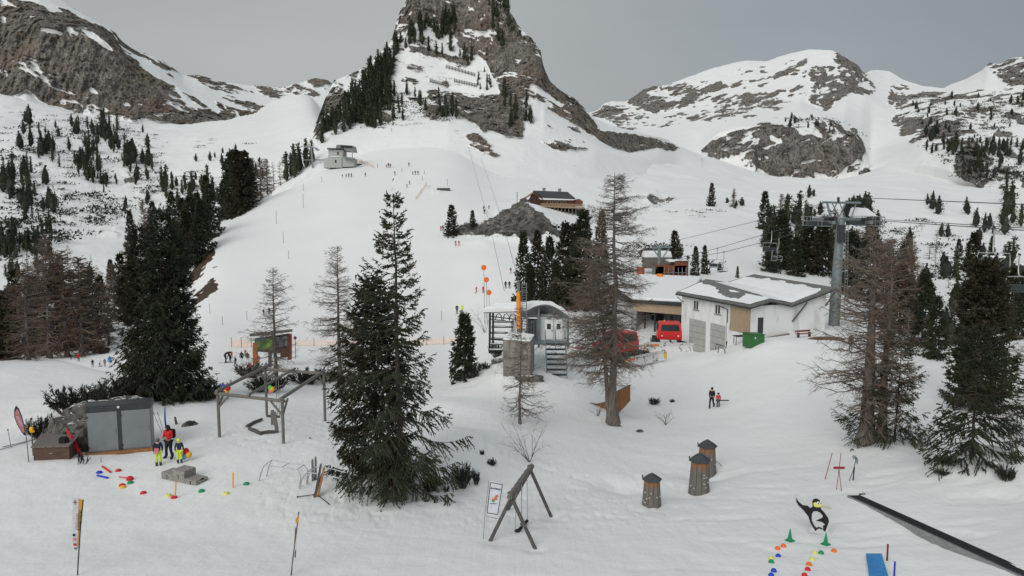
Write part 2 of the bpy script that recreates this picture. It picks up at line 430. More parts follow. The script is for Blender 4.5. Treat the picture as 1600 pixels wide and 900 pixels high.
def build_ground():
    Yr = np.exp(np.linspace(math.log(2.0), math.log(1300), 900))
    pxs = sorted(COLS); Uc = np.zeros((len(Yr), len(pxs))); Zc = np.zeros_like(Uc)
    ly = np.log(Yr)
    for c, px in enumerate(pxs):
        pr = COLS[px]; ys = []; zs = []; us = []
        for Y, py in pr:
            u, t = uv_of(px, py); ys.append(Y); zs.append(t * Y); us.append(u)
        if ys[0] > 20:
            ys = [2, 12] + ys; zs = [-10.3, -10.5] + zs; us = [us[0]] * 2 + us
        Zc[:, c] = np.interp(ly, np.log(ys), zs); Uc[:, c] = np.interp(ly, np.log(ys), us)
    Zc = gauss1(Zc, 5, 0)
    U = np.concatenate([np.linspace(-2.7, -0.95, 60)[:-1], np.linspace(-0.95, 0.95, 1150), np.linspace(0.95, 2.7, 60)[1:]])
    Z = np.zeros((len(Yr), len(U)))
    for i in range(len(Yr)):
        x = Uc[i]; z = Zc[i]
        # monotone-ish cubic across the columns
        d = np.diff(z) / np.diff(x)
        m = np.zeros_like(z); m[1:-1] = np.where(d[1:] * d[:-1] > 0, 2 * d[1:] * d[:-1] / (d[1:] + d[:-1] + 1e-12), 0); m[0] = d[0]; m[-1] = d[-1]
        k = np.clip(np.searchsorted(x, U) - 1, 0, len(x) - 2); h = x[k + 1] - x[k]; s = np.clip((U - x[k]) / h, 0, 1)
        Z[i] = (1 + 2 * s) * (1 - s) ** 2 * z[k] + s * (1 - s) ** 2 * h * m[k] + s * s * (3 - 2 * s) * z[k + 1] + s * s * (s - 1) * h * m[k + 1]
    Z = gauss1(Z, 9, 1)
    Y = np.repeat(Yr[:, None], len(U), 1); X = U[None] * Y
    PX, PY = pix_of(np.broadcast_to(U, Y.shape), Z / Y)
    # rock and earth regions
    rock = np.zeros_like(Z); earth = np.zeros_like(Z)
    j = fbm(X, Y, Z, 9, 4, 3) * 7; j2 = fbm(X, Y, Z, 9, 4, 31) * 6
    for poly in GROUND_ROCK:
        rock[inpoly(PX + j, PY + j2, poly)] = 0.95
    for poly in GROUND_EARTH:
        earth[inpoly(PX + j, PY + j2, poly)] = 1.0
    earth = gauss1(gauss1(earth, 5, 0), 5, 1); earth = smoothstep(.3, .6, earth + fbm(X, Y, Z, 3.0, 4, 71) * .35)
    rock = gauss1(gauss1(rock, 2.5, 0), 2.5, 1); rock = smoothstep(.3, .55, rock + fbm(X, Y, Z, 4.0, 4, 72) * .4) * (rock > .03)
    # small rocks showing through on the far slopes
    sp = fbm(X, Y, Z, 10, 4, 77); reg = fbm(X, Y, Z, 90, 3, 55)
    far = smoothstep(170, 300, Y) * smoothstep(0.62, 0.75, sp + 0.35 * reg + np.where(PX < 330, .24, .14))
    side = ((PX < 330) & (Y > 190)) | ((PX > 1000) & (Y > 140))
    rock = np.maximum(rock, np.where(side, far, 0))
    patch = fbm(X, Y, Z, 11, 4, 91); rock = rock * (1 - smoothstep(.16, .28, patch) * (Y > 150))
    rock = gauss1(gauss1(rock, 0.7, 0), 0.7, 1)
    rb = gauss1(gauss1(rock, 6, 0), 6, 1) * smoothstep(150, 175, Y)
    # relief
    rough = smoothstep(100, 260, Y) * np.where(PX < 330, 1.0, np.where(PX > 950, 0.8, 0.15))
    rough = gauss1(rough, 25, 1)
    Z = Z + fbm(X, Y, 0 * Z, 60, 4, 5) * 3.5 * rough + fbm(X, Y, 0 * Z, 14, 4, 8) * 1.1 * rough
    Z = Z + fbm(X, Y, Z, 9, 5, 9, ridged=True) * 1.6 * rock + rb * (fbm(X, Y, 0 * Z, 16, 3, 92, .5, True) * 4.5 - 1.0)
    near = 1 - smoothstep(60, 110, Y)
    dist = np.sqrt((X - 2.0) ** 2 + (Y - 29) ** 2)
    Z = Z + near * (fbm(X, Y, 0 * Z, 7, 4, 12) * 0.16 + fbm(X, Y, 0 * Z, 1.1, 4, 13) * 0.035)
    # trampled and tracked strips around the play equipment
    tr = near * smoothstep(0.0, 0.35, fbm(X, Y, 0 * Z, 12, 3, 21) + 0.15) * smoothstep(25, 29, Y) * (1 - smoothstep(42, 50, Y))
    Z = Z - tr * 0.07 * smoothstep(.05, .6, fbm(X, Y, 0 * Z, 0.42, 3, 22, .6)) - near * .05 * smoothstep(.2, .45, fbm(X * .25 + Y * .2, Y * 1.1, 0 * Z, .8, 3, 23)) * smoothstep(-.1, .3, fbm(X, Y, 0 * Z, 16, 2, 24))
    for (px, py, r, h) in MOUNDS:
        u, t = uv_of(px, py); k = np.argmin(np.abs(U - u)); cyy = Yr[np.argmin(np.abs(PY[:, k] - py) + (Yr > 120) * 999)]
        cx = u * cyy
        g = np.exp(-(((X - cx) ** 2 + (Y - cyy) ** 2) / r ** 2))
        Z = Z + h * g * (1 + 0.3 * fbm(X, Y, 0 * Z, r * 0.7, 3, 41))
    finish_sheet('ground', U, Y, Z, rock, earth, terrain_material('snowy ground', (1.15, 1.12, 1.06), bs=1.0))

GROUND_ROCK = [
 [(700, 372), (705, 362), (735, 350), (770, 335), (800, 322), (820, 318), (845, 330), (860, 345), (870, 352), (885, 372), (890, 395), (860, 398), (830, 385), (800, 374), (740, 372)],
 [(745, 352), (770, 338), (800, 345), (800, 368), (745, 368)],
 [(640, 292), (660, 290), (700, 296), (690, 299)],
 [(1020, 300), (1060, 310), (1040, 320), (1005, 312)],
 [(990, 395), (1040, 385), (1075, 392), (1060, 410), (1010, 415)],
 [(955, 340), (985, 345), (990, 352), (960, 352)],
]
GROUND_EARTH = [
 [(285, 455), (300, 415), (318, 392), (345, 394), (340, 408), (318, 420), (300, 445)],
 [(295, 480), (310, 450), (330, 432), (345, 436), (342, 448), (325, 462), (300, 485)],
 [(140, 545), (160, 542), (185, 548), (165, 555), (140, 556)],
]
MOUNDS = [(622, 772, .9, -.3), (258, 627, 1.6, -.4), (958, 664, .8, -.25), (1353, 694, 1.1, -.3), (1515, 720, 1.2, -.3), (533, 607, .7, -.25), (432, 600, .7, -.25), (812, 664, .6, -.2), (811, 596, 3.4, 1.15), (782, 848, .5, -.12), (858, 808, .45, -.15), (836, 858, .4, -.12), (1545, 745, 2.3, 0.9), (1575, 735, 2.6, 0.5), (720, 690, 3.0, 0.7), (1080, 735, 2.0, -0.35), (980, 760, 1.4, -0.45), (1110, 735, 1.1, -0.4),
          (1075, 770, 1.2, -0.25), (760, 590, 3.0, 0.9), (700, 640, 3.5, 0.6), (1120, 560, 4.0, 0.9), (1180, 548, 4.0, 0.8),
          (620, 745, 2.6, 0.45), (690, 760, 1.7, -0.3), (960, 655, 2.2, 0.25), (1350, 690, 2.6, 0.3), (200, 632, 5.0, 1.0), (90, 660, 2.5, 0.5)]

# ---- mountains: rows of (px, py, distance) from the foot to the crest and over it
def build_mountain(name, rows, subs, px0, px1, step, rock_polys, snow_polys, material, amp=10.0, seed=0, dirv=(.3, .95), vert=.4, snowy=.26, slope_rock=None, sky_amp=2.0, jit=6.0, speck=None, extra=None):
    u0 = uv_of(px0, 300)[0]; u1 = uv_of(px1, 300)[0]
    U = np.linspace(u0, u1, int((px1 - px0) / step))
    Ts, Ys = [], []
    for r in rows:
        us, ts, ys = [], [], []
        for px, py, Yv in r:
            u, t = uv_of(px, py); us.append(u); ts.append(t); ys.append(math.log(Yv))
        Ts.append(np.interp(U, us, ts)); Ys.append(np.interp(U, us, ys))
    T, LY = [], []
    for k in range(len(rows) - 1):
        for q in range(subs[k]):
            f = q / subs[k]
            T.append(Ts[k] * (1 - f) + Ts[k + 1] * f); LY.append(Ys[k] * (1 - f) + Ys[k + 1] * f)
    T.append(Ts[-1]); LY.append(Ys[-1])
    T = np.array(T); Y = np.exp(np.array(LY))
    Y = gauss1(gauss1(Y, 3.5, 0), 6, 1); T = gauss1(gauss1(T, 2.0, 0), 1.6, 1)
    Z = T * Y; X = U[None] * Y
    PX, PY = pix_of(np.broadcast_to(U, Y.shape), T)
    rock = np.zeros_like(Z)
    sc = float(np.median(Y)) / 1150       # metres per photo pixel
    j = fbm(X, Y * .3, Z, 30 * sc, 5, seed + 1, 0.6) * jit; j2 = fbm(X, Y * .3, Z, 30 * sc, 5, seed + 2, 0.6) * jit
    for poly in rock_polys: rock[inpoly(PX + j, PY + j2, poly)] = 1.0
    # gullies and ledges filled with snow inside the rock
    rock = gauss1(gauss1(rock, 5, 0), 5, 1)
    rag = fbm(X, Y * .3, Z, 9 * sc, 4, seed + 15, 0.65)
    rock = smoothstep(.36, .5, rock + rag * .45) * (rock > .02)
    ac, al = dirv[0] * X + dirv[1] * Z, (dirv[1] * X - dirv[0] * Z) * .28
    st = fbm(ac, Y * .2, al, 22 * sc, 5, seed + 5, 0.62)
    led = 1 - np.abs(fbm(ac, Y * .1, al, 17 * sc, 4, seed + 25, 0.6)) * 4
    rock = rock * (1 - smoothstep(snowy, snowy + .1, st)) * (1 - .95 * smoothstep(0.36 + snowy, 0.59 + snowy, led + .9 * st - .12))
    for poly, dens in (speck or []):
        mk = inpoly(PX + j, PY + j2, poly)
        f = fbm(ac, Y * .2, al, 13 * sc, 5, seed + 9, 0.66)
        rock = np.maximum(rock, np.where(mk, smoothstep(0.0, 0.12, f + dens + .04 - 0.5 + .12 * rag), 0))
    sn_ = np.zeros_like(rock)
    for poly in snow_polys: sn_[inpoly(PX + j * .8, PY + j2 * .8, poly)] = 1.0
    rock = rock * (1 - smoothstep(.35, .6, gauss1(gauss1(sn_, 3, 0), 3, 1) + rag * .3))
    rock = gauss1(gauss1(rock, 0.6, 0), 0.6, 1)
    # relief, kept small at the foot; crest gets its own ragged line
    env = np.ones_like(Z)
    rel = fbm(X, Y, Z * vert, 85 * sc, 5, seed + 3, 0.55, True) * 0.55 + fbm(X, Y, Z * vert, 24 * sc, 5, seed + 4, 0.6, True) * 0.35
    rel = rel + .22 * rock * fbm(X, Y, Z * vert, 8 * sc, 4, seed + 14, .65, True)
    Yd = -rel * amp * sc * (0.25 + 1.6 * rock)
    Y2 = Y + Yd
    crest_k = sum(subs[:-1]) - 2
    w = np.exp(-((np.arange(len(T)) - crest_k) / (subs[-2] * 0.5)) ** 2)[:, None]
    Z2 = Z + fbm(X, Y, Z, 12 * sc, 5, seed + 6, 0.6) * sc * (sky_amp * (0.3 + rock)) + w * fbm(X, 0 * Y, 0 * Z, 22 * sc, 4, seed + 7) * sky_amp * sc * 0.6 + 0.35 * Yd * T
    if extra is not None: Y2, Z2 = extra(PX, PY, X, Y2, Z2, rock, sc)
    return finish_sheet(name, U, Y2, Z2, rock, np.zeros_like(Z), material)

# left massif with its brown-grey wall
L_rows = [
 [(-700, 420, 520), (0, 260, 640), (200, 265, 640), (400, 290, 700), (700, 330, 700)],
 [(-700, 200, 900), (-200, 160, 850), (0, 152, 800), (40, 145, 800), (60, 158, 800), (100, 176, 800), (140, 168, 800), (200, 182, 800), (260, 196, 820), (330, 199, 850), (400, 200, 880), (430, 196, 900), (520, 215, 980), (700, 240, 980)],
 [(-700, 40, 980), (-200, -20, 900), (0, 60, 850), (60, 40, 850), (110, 45, 855), (160, 60, 860), (200, 95, 870), (250, 120, 890), (300, 148, 910), (350, 165, 940), (400, 176, 970), (430, 180, 1000), (520, 185, 1080), (700, 200, 1080)],
 [(-700, -160, 1150), (-200, -110, 1060), (0, -60, 1000), (60, -28, 1000), (97, 0, 1000), (120, 16, 1000), (133, 23, 1000), (160, 38, 1010), (180, 50, 1020), (188, 64, 1030), (213, 80, 1040), (240, 88, 1060), (262, 100, 1080), (277, 110, 1090), (285, 116, 1100), (320, 120, 1130), (340, 127, 1150), (360, 128, 1180), (400, 134, 1230), (440, 136, 1260), (470, 128, 1280), (482, 123, 1290), (510, 122, 1300), (520, 130, 1300), (700, 160, 1300)],
 [(-700, 100, 1700), (700, 300, 1700)],
]
L_rock = [[(-700, 60), (0, 0), (60, 3), (80, 22), (100, 14), (130, 30), (165, 48), (182, 66), (195, 85), (230, 108), (255, 118), (290, 140), (320, 152), (350, 166), (400, 176), (428, 182), (425, 196), (400, 199), (330, 197), (290, 196), (255, 192), (240, 184), (215, 186), (195, 178), (165, 176), (140, 168), (100, 174), (60, 155), (48, 138), (30, 150), (0, 150), (-200, 160), (-700, 250)],
          [(478, 124), (490, 121), (510, 121), (513, 130), (497, 137), (482, 132)], [(400, 166), (412, 170), (418, 185), (412, 192), (398, 194)],
          [(420, 172), (434, 170), (434, 183), (425, 186)], [(418, 192), (430, 186), (433, 200), (423, 206)], [(466, 185), (482, 180), (484, 192), (468, 194)],
          [(418, 138), (433, 138), (436, 146), (422, 146)]]
L_snow = [[(137, 128), (150, 140), (155, 148), (140, 143)], [(160, 133), (168, 136), (166, 143), (160, 140)],
          [(205, 85), (235, 95), (280, 130), (270, 135), (225, 110)], [(300, 132), (330, 150), (345, 180), (335, 178), (305, 150)], [(62, 40), (100, 52), (97, 58), (65, 48)], [(260, 110), (300, 122), (330, 140), (420, 150), (420, 165), (360, 150), (290, 133)],
          [(120, 40), (135, 45), (170, 70), (180, 85), (172, 82), (140, 60)]]
# central peak
P_rows = [
 [(380, 420, 262), (430, 360, 268), (480, 300, 290), (560, 290, 285), (700, 275, 275), (800, 285, 275), (900, 290, 290), (1000, 300, 330), (1100, 310, 400)],
 [(380, 420, 262), (430, 310, 280), (500, 252, 300), (560, 226, 315), (640, 205, 325), (700, 200, 328), (760, 208, 328), (818, 214, 330), (860, 222, 335), (930, 234, 350), (1000, 250, 400), (1060, 262, 470), (1100, 268, 480)],
 [(380, 430, 262), (430, 295, 300), (470, 246, 325), (500, 205, 345), (520, 188, 355), (560, 172, 370), (600, 165, 375), (660, 160, 380), (700, 150, 385), (740, 190, 345), (790, 212, 340), (820, 208, 342), (850, 172, 372), (880, 186, 380), (930, 216, 390), (960, 232, 410), (985, 238, 430), (1030, 230, 470), (1060, 240, 500), (1100, 256, 510)],
 [(380, 440, 262), (430, 290, 305), (470, 240, 345), (495, 200, 380), (508, 165, 395), (540, 148, 400), (600, 130, 410), (640, 120, 415), (700, 138, 410), (740, 148, 395), (780, 148, 385), (815, 150, 380), (840, 135, 390), (870, 152, 395), (895, 160, 400), (915, 182, 405), (935, 200, 415), (965, 210, 430), (1000, 213, 450), (1030, 219, 490), (1060, 232, 520), (1100, 250, 535)],
 [(380, 450, 262), (430, 288, 306), (470, 237, 350), (496, 190, 390), (510, 150, 410), (522, 128, 415), (560, 112, 430), (580, 100, 435), (600, 78, 440), (618, 56, 440), (650, 42, 440), (690, 60, 445), (720, 80, 440), (745, 88, 430), (775, 110, 415), (800, 100, 410), (830, 95, 405), (846, 110, 400), (858, 132, 402), (880, 148, 408), (899, 158, 412), (925, 184, 420), (950, 197, 430), (1000, 209, 455), (1040, 218, 500), (1060, 230, 530), (1100, 246, 550)],
 [(380, 452, 262), (430, 287, 307), (470, 236, 352), (496, 189, 392), (510, 149, 413), (522, 127, 420), (560, 110, 440), (575, 104, 450), (590, 84, 455), (610, 72, 458), (616, 50, 458), (617, 38, 462), (624, 20, 466), (634, 2, 470), (645, -30, 480), (680, -60, 490), (740, -55, 490), (775, -30, 480), (790, 0, 470), (797, 18, 460), (812, 40, 450), (830, 58, 440), (845, 80, 430), (849, 105, 420), (860, 129, 415), (880, 146, 420), (898, 155, 424), (925, 182, 430), (950, 195, 440), (1000, 207, 470), (1040, 216, 515), (1060, 228, 545), (1100, 243, 565)],
 [(380, 500, 300), (500, 330, 560), (800, 300, 640), (1000, 320, 640), (1100, 420, 640)],
]
P_rock = [[(600, 62), (617, 56), (640, 45), (662, 30), (680, 36), (700, 50), (715, 62), (716, 76), (738, 84), (752, 100), (768, 118), (782, 146), (772, 152), (755, 148), (730, 146), (700, 142), (690, 142), (700, 165), (716, 180), (735, 188), (757, 205), (768, 200), (790, 213), (818, 215), (819, 195), (815, 160), (830, 140), (870, 150), (905, 160), (1000, -200), (600, -200)],
          [(815, 122), (862, 128), (882, 146), (898, 152), (925, 185), (935, 203), (920, 213), (905, 198), (880, 186), (850, 170), (828, 150)],
          [(928, 204), (965, 208), (1020, 216), (1056, 226), (1055, 236), (1020, 230), (985, 239), (962, 232), (935, 218)],
          [(628, 118), (640, 116), (654, 126), (650, 134), (632, 130)], [(683, 122), (695, 121), (705, 132), (704, 137), (690, 132)], [(662, 141), (675, 140), (690, 150), (696, 163), (682, 160), (668, 150)],
          [(508, 185), (512, 160), (522, 140), (535, 124), (538, 130), (530, 145), (545, 148), (540, 158), (526, 172), (515, 190)], [(490, 222), (496, 185), (506, 152), (520, 128), (530, 134), (518, 165), (510, 195), (500, 224)], [(545, 118), (560, 112), (560, 120), (550, 122)],
          [(740, 205), (765, 225), (780, 240), (745, 225), (715, 208)]]
P_snow = [[(736, 83), (745, 84), (760, 100), (778, 130), (782, 148), (774, 148), (760, 118)], [(824, 122), (835, 132), (850, 140), (880, 165), (878, 168), (850, 152), (830, 140)],
          [(687, 2), (694, 4), (692, 10)], [(736, 36), (752, 38), (752, 42), (740, 42)], [(765, 57), (773, 58), (770, 62)], [(682, 13), (690, 14), (686, 17)]]
P_speck = [([(540, 165), (620, 150), (700, 160), (700, 180), (640, 190), (560, 210), (520, 200)], 0.42), ([(850, 195), (900, 200), (930, 235), (870, 235), (840, 215)], 0.44),
           ([(745, 215), (790, 240), (770, 245), (730, 225)], 0.5), ([(620, 60), (700, 60), (740, 110), (640, 110), (610, 90)], 0.40)]
# right massif, its buttress and the hill at the right edge
R_rows = [
 [(860, 330, 560), (1000, 300, 560), (1100, 300, 560), (1400, 330, 520), (1700, 380, 430), (2300, 420, 420)],
 [(860, 250, 620), (1000, 242, 620), (1060, 238, 640), (1095, 241, 640), (1118, 232, 620), (1150, 240, 600), (1180, 240, 590), (1184, 262, 585), (1212, 277, 580), (1230, 272, 580), (1250, 285, 575), (1262, 270, 578), (1310, 276, 578), (1332, 264, 582), (1354, 274, 585), (1362, 272, 590), (1400, 262, 560), (1440, 258, 520), (1480, 266, 480), (1495, 276, 460), (1520, 290, 455), (1545, 299, 450), (1600, 303, 450), (1700, 310, 450), (2300, 300, 450)],
 [(860, 235, 660), (930, 212, 700), (1000, 218, 690), (1060, 224, 690), (1090, 236, 650), (1100, 226, 640), (1122, 207, 630), (1150, 199, 630), (1172, 197, 625), (1185, 197, 615), (1215, 196, 610), (1250, 195, 608), (1300, 200, 606), (1335, 214, 607), (1352, 232, 610), (1358, 262, 610), (1400, 240, 600), (1440, 225, 560), (1480, 230, 520), (1497, 235, 490), (1520, 226, 500), (1560, 262, 480), (1600, 278, 470), (1700, 270, 480), (2300, 240, 480)],
 [(860, 215, 800), (930, 195, 850), (1000, 202, 820), (1060, 200, 820), (1100, 206, 740), (1140, 192, 700), (1180, 187, 690), (1230, 183, 690), (1290, 182, 700), (1320, 194, 700), (1345, 215, 690), (1360, 238, 680), (1400, 216, 700), (1440, 208, 660), (1480, 185, 660), (1520, 188, 640), (1560, 190, 620), (1600, 195, 600), (1700, 180, 600), (2300, 140, 600)],
 [(860, 195, 1000), (930, 182, 1000), (950, 178, 1000), (1000, 178, 980), (1040, 178, 980), (1100, 172, 950), (1180, 165, 900), (1250, 158, 880), (1290, 175, 850), (1320, 152, 880), (1350, 150, 900), (1400, 178, 860), (1440, 165, 850), (1480, 160, 820), (1550, 150, 800), (1600, 140, 780), (1700, 120, 780), (2300, 50, 780)],
 [(860, 185, 1200), (920, 176, 1150), (936, 172, 1150), (942, 161, 1150), (956, 157, 1150), (978, 158, 1150), (990, 150, 1150), (1004, 140, 1150), (1022, 133, 1150), (1040, 132, 1160), (1060, 124, 1180), (1090, 113, 1200), (1110, 105, 1200), (1140, 97, 1200), (1165, 92, 1200), (1198, 93, 1200), (1215, 86, 1180), (1240, 79, 1150), (1262, 74, 1130), (1300, 75, 1100), (1312, 82, 1080), (1330, 95, 1070), (1343, 103, 1060), (1350, 115, 1060), (1360, 108, 1150), (1375, 107, 1200), (1392, 110, 1200), (1410, 122, 1150), (1440, 133, 1100), (1475, 137, 1060), (1483, 132, 1050), (1510, 122, 1000), (1535, 108, 960), (1545, 97, 950), (1565, 98, 950), (1578, 90, 940), (1600, 85, 930), (1700, 60, 930), (2300, -60, 930)],
 [(860, 300, 1700), (2300, 300, 1700)],
]
R_rock = [[(938, 172), (945, 162), (972, 172), (985, 188), (993, 202), (975, 204), (955, 192), (942, 182)], [(918, 176), (932, 175), (946, 186), (930, 185)],
          [(979, 156), (1000, 142), (1020, 134), (1040, 140), (1040, 160), (1025, 180), (1005, 172), (990, 165)], [(1042, 134), (1060, 140), (1088, 148), (1090, 156), (1072, 168), (1058, 172), (1048, 160)],
          [(1090, 133), (1105, 138), (1125, 126), (1142, 130), (1125, 142), (1105, 148), (1092, 154)],
          [(1118, 172), (1145, 158), (1185, 153), (1186, 164), (1160, 178), (1135, 184), (1120, 185)], [(1186, 150), (1200, 142), (1230, 140), (1225, 158), (1200, 172), (1190, 170)],
          [(1262, 106), (1282, 102), (1308, 108), (1304, 84), (1318, 86), (1345, 104), (1354, 122), (1368, 136), (1362, 147), (1342, 149), (1334, 136), (1322, 152), (1300, 160), (1293, 176), (1278, 168), (1262, 158), (1270, 130)],
          [(1382, 165), (1392, 138), (1412, 142), (1420, 160), (1410, 168), (1395, 172)], [(1390, 200), (1400, 182), (1416, 172), (1412, 185), (1400, 198)],
          [(1404, 212), (1412, 188), (1440, 182), (1478, 180), (1470, 190), (1440, 204), (1420, 216)], [(1505, 166), (1528, 165), (1550, 180), (1530, 188), (1508, 180)], [(1485, 175), (1505, 172), (1508, 184), (1490, 185)],
          [(1541, 104), (1552, 95), (1567, 101), (1578, 92), (1600, 83), (1700, 60), (1700, 140), (1600, 132), (1572, 134), (1560, 118)],
          [(1094, 238), (1105, 228), (1120, 212), (1150, 205), (1190, 194), (1215, 190), (1245, 186), (1290, 190), (1320, 204), (1345, 220), (1356, 240), (1358, 276), (1345, 268), (1310, 277), (1262, 271), (1250, 286), (1230, 273), (1212, 279), (1184, 264), (1168, 254), (1150, 240), (1115, 242)],
          [(1490, 274), (1500, 232), (1522, 224), (1560, 262), (1620, 276), (1620, 304), (1545, 300), (1520, 288)]]
R_snow = [[(1195, 192), (1262, 186), (1290, 215), (1280, 218), (1255, 205), (1262, 222), (1240, 200)], [(1290, 205), (1310, 208), (1320, 216), (1300, 214)], [(1010, 143), (1030, 146), (1028, 151), (1012, 148)], [(1200, 207), (1228, 222), (1222, 228), (1205, 216)]]
R_speck = [([(1040, 130), (1260, 90), (1260, 150), (1180, 190), (1100, 190), (1060, 180)], 0.45), ([(1420, 165), (1480, 150), (1600, 130), (1700, 120), (1700, 280), (1500, 225), (1440, 230), (1400, 215)], 0.45),
           ([(940, 170), (1100, 150), (1110, 180), (1040, 200), (960, 195)], 0.42), ([(1280, 180), (1360, 210), (1360, 235), (1300, 200)], 0.5), ([(1390, 130), (1500, 150), (1440, 200), (1395, 190)], 0.46)]
def build_terrain():
    build_ground()
    build_mountain('mountain_left', L_rows, [40, 130, 130, 30], -700, 700, 1.5, L_rock, L_snow, terrain_material('brown grey limestone under snow', (1.18, 1.12, 1.03), 0.9, 0.8), amp=13, seed=100, jit=7, dirv=(.5, .86), vert=.14, snowy=.34,
                   speck=[([(60, 0), (200, 60), (420, 130), (520, 125), (500, 150), (400, 175), (250, 110), (100, 40)], 0.46)])
    build_mountain('mountain_peak', P_rows, [60, 60, 80, 80, 80, 30], 382, 1095, 1.1, P_rock, P_snow, terrain_material('grey limestone of the peak', (1.2, 1.15, 1.07), 1.8, 0.45), amp=14, seed=200, jit=6, speck=P_speck)
    build_mountain('mountain_right', R_rows, [20, 90, 50, 60, 90, 25], 865, 2290, 1.5, R_rock, R_snow, terrain_material('pale grey limestone under snow', (1.2, 1.16, 1.12), 1.0, 0.5), amp=13, seed=300, jit=6, dirv=(-.45, .89), vert=.3, speck=R_speck)
build_terrain()
# ================================================================== VEGETATION
def leaf_material(name, dark, light, rnd=0.5, snow=0.0):
    m = bpy.data.materials.new(name); m.use_nodes = True
    n, l = m.node_tree.nodes, m.node_tree.links
    b = n['Principled BSDF']; b.inputs['Roughness'].default_value = 0.65; b.inputs['Specular IOR Level'].default_value = 0.2
    geo = n.new('ShaderNodeNewGeometry'); oi = n.new('ShaderNodeObjectInfo')
    tc = n.new('ShaderNodeTexCoord')
    nz = n.new('ShaderNodeTexNoise'); nz.inputs['Scale'].default_value = 0.9; nz.inputs['Detail'].default_value = 4
    l.new(tc.outputs['Object'], nz.inputs['Vector'])
    a = n.new('ShaderNodeMath'); a.operation = 'MULTIPLY_ADD'; l.new(geo.outputs['Random Per Island'], a.inputs[0]); a.inputs[1].default_value = rnd
    mr = n.new('ShaderNodeMapRange'); mr.inputs['From Min'].default_value = 0.35; mr.inputs['From Max'].default_value = 0.7; mr.inputs['To Max'].default_value = 0.5
    l.new(nz.outputs['Fac'], mr.inputs['Value']); l.new(mr.outputs[0], a.inputs[2])
    a2 = n.new('ShaderNodeMath'); a2.operation = 'MULTIPLY_ADD'; l.new(oi.outputs['Random'], a2.inputs[0]); a2.inputs[1].default_value = 0.25; l.new(a.outputs[0], a2.inputs[2])
    mxn = n.new('ShaderNodeMix'); mxn.data_type = 'RGBA'; mxn.inputs['A'].default_value = (*dark, 1); mxn.inputs['B'].default_value = (*light, 1)
    l.new(a2.outputs[0], mxn.inputs['Factor']); l.new(mxn.outputs['Result'], b.inputs['Base Color'])
    return m
M_NEEDLE = leaf_material('dark spruce needles', (0.014, 0.021, 0.012), (0.055, 0.061, 0.034))
M_NEEDLE2 = leaf_material('olive spruce needles', (0.015, 0.018, 0.010), (0.056, 0.050, 0.027))
M_PINE = leaf_material('stone pine needles', (0.012, 0.016, 0.012), (0.038, 0.042, 0.030))
M_CONE = leaf_material('hanging brown cones', (0.06, 0.028, 0.016), (0.15, 0.075, 0.045))
M_TWIG = leaf_material('brown larch twigs', (0.085, 0.068, 0.052), (0.23, 0.185, 0.142))
M_TWIG_R = leaf_material('rusty larch twigs', (0.080, 0.052, 0.036), (0.205, 0.138, 0.094))
M_BARK = mat('grey brown bark', (0.055, 0.042, 0.034), 0.9, color2=(0.14, 0.115, 0.095), scale=9, stretch=(1, 1, 0.25), bump=0.9)
M_BARK_D = mat('dark spruce bark', (0.028, 0.022, 0.018), 0.9, color2=(0.075, 0.06, 0.05), scale=9, stretch=(1, 1, 0.25), bump=.9)
M_BARK_L = mat('grey larch bark', (0.085, 0.07, 0.062), 0.9, color2=(0.22, 0.19, 0.17), scale=8, stretch=(1, 1, 0.2), bump=1.0)

def segs_mesh(P0, P1, r0, r1, k=3):
    """many tapered prisms at once -> V, F4"""
    P0 = np.asarray(P0, float); P1 = np.asarray(P1, float); n = len(P0)
    d = P1 - P0; L = np.linalg.norm(d, axis=1, keepdims=True) + 1e-9; d = d / L
    ref = np.where(np.abs(d[:, 2:3]) < 0.9, np.array([[0, 0, 1.0]]), np.array([[1.0, 0, 0]]))
    a = np.cross(d, ref); a /= np.linalg.norm(a, axis=1, keepdims=True); b = np.cross(d, a)
    V = np.zeros((n, 2, k, 3))
    for j in range(k):
        th = 2 * PI * j / k; o = a * math.cos(th) + b * math.sin(th)
        V[:, 0, j] = P0 + o * np.asarray(r0).reshape(-1, 1); V[:, 1, j] = P1 + o * np.asarray(r1).reshape(-1, 1)
    base = np.arange(n)[:, None] * 2 * k
    F = np.concatenate([np.stack([base[:, 0] + j, base[:, 0] + (j + 1) % k, base[:, 0] + k + (j + 1) % k, base[:, 0] + k + j], 1) for j in range(k)])
    return V.reshape(-1, 3), F
def cards(P, D, L, Wd, r, roll=None):
    """many slim leaf faces: base P, direction D, length L, width Wd"""
    n = len(P); D = D / (np.linalg.norm(D, axis=1, keepdims=True) + 1e-9)
    q = r.normal(size=(n, 3)); 
    if roll is not None: q = q * roll + np.array([0, 0, 1.0])
    a = np.cross(D, q); a /= np.linalg.norm(a, axis=1, keepdims=True) + 1e-9
    L = np.asarray(L).reshape(-1, 1); Wd = np.asarray(Wd).reshape(-1, 1)
    V = np.stack([P - a * Wd * .3, P + D * L * .55 - a * Wd * .5, P + D * L, P + D * L * .55 + a * Wd * .5], 1).reshape(-1, 3)
    F = np.arange(n * 4).reshape(-1, 4)
    return V, F
class Acc:
    def __init__(s): s.V = []; s.F = []; s.M = []; s.n = 0
    def add(s, V, F, m=0):
        s.V.append(V); s.F.append(F + s.n); s.M.append(np.full(len(F), m)); s.n += len(V)
    def mesh(s, name, mats):
        return np_mesh(name, np.concatenate(s.V), np.concatenate(s.F), mats=mats, mi4=np.concatenate(s.M))
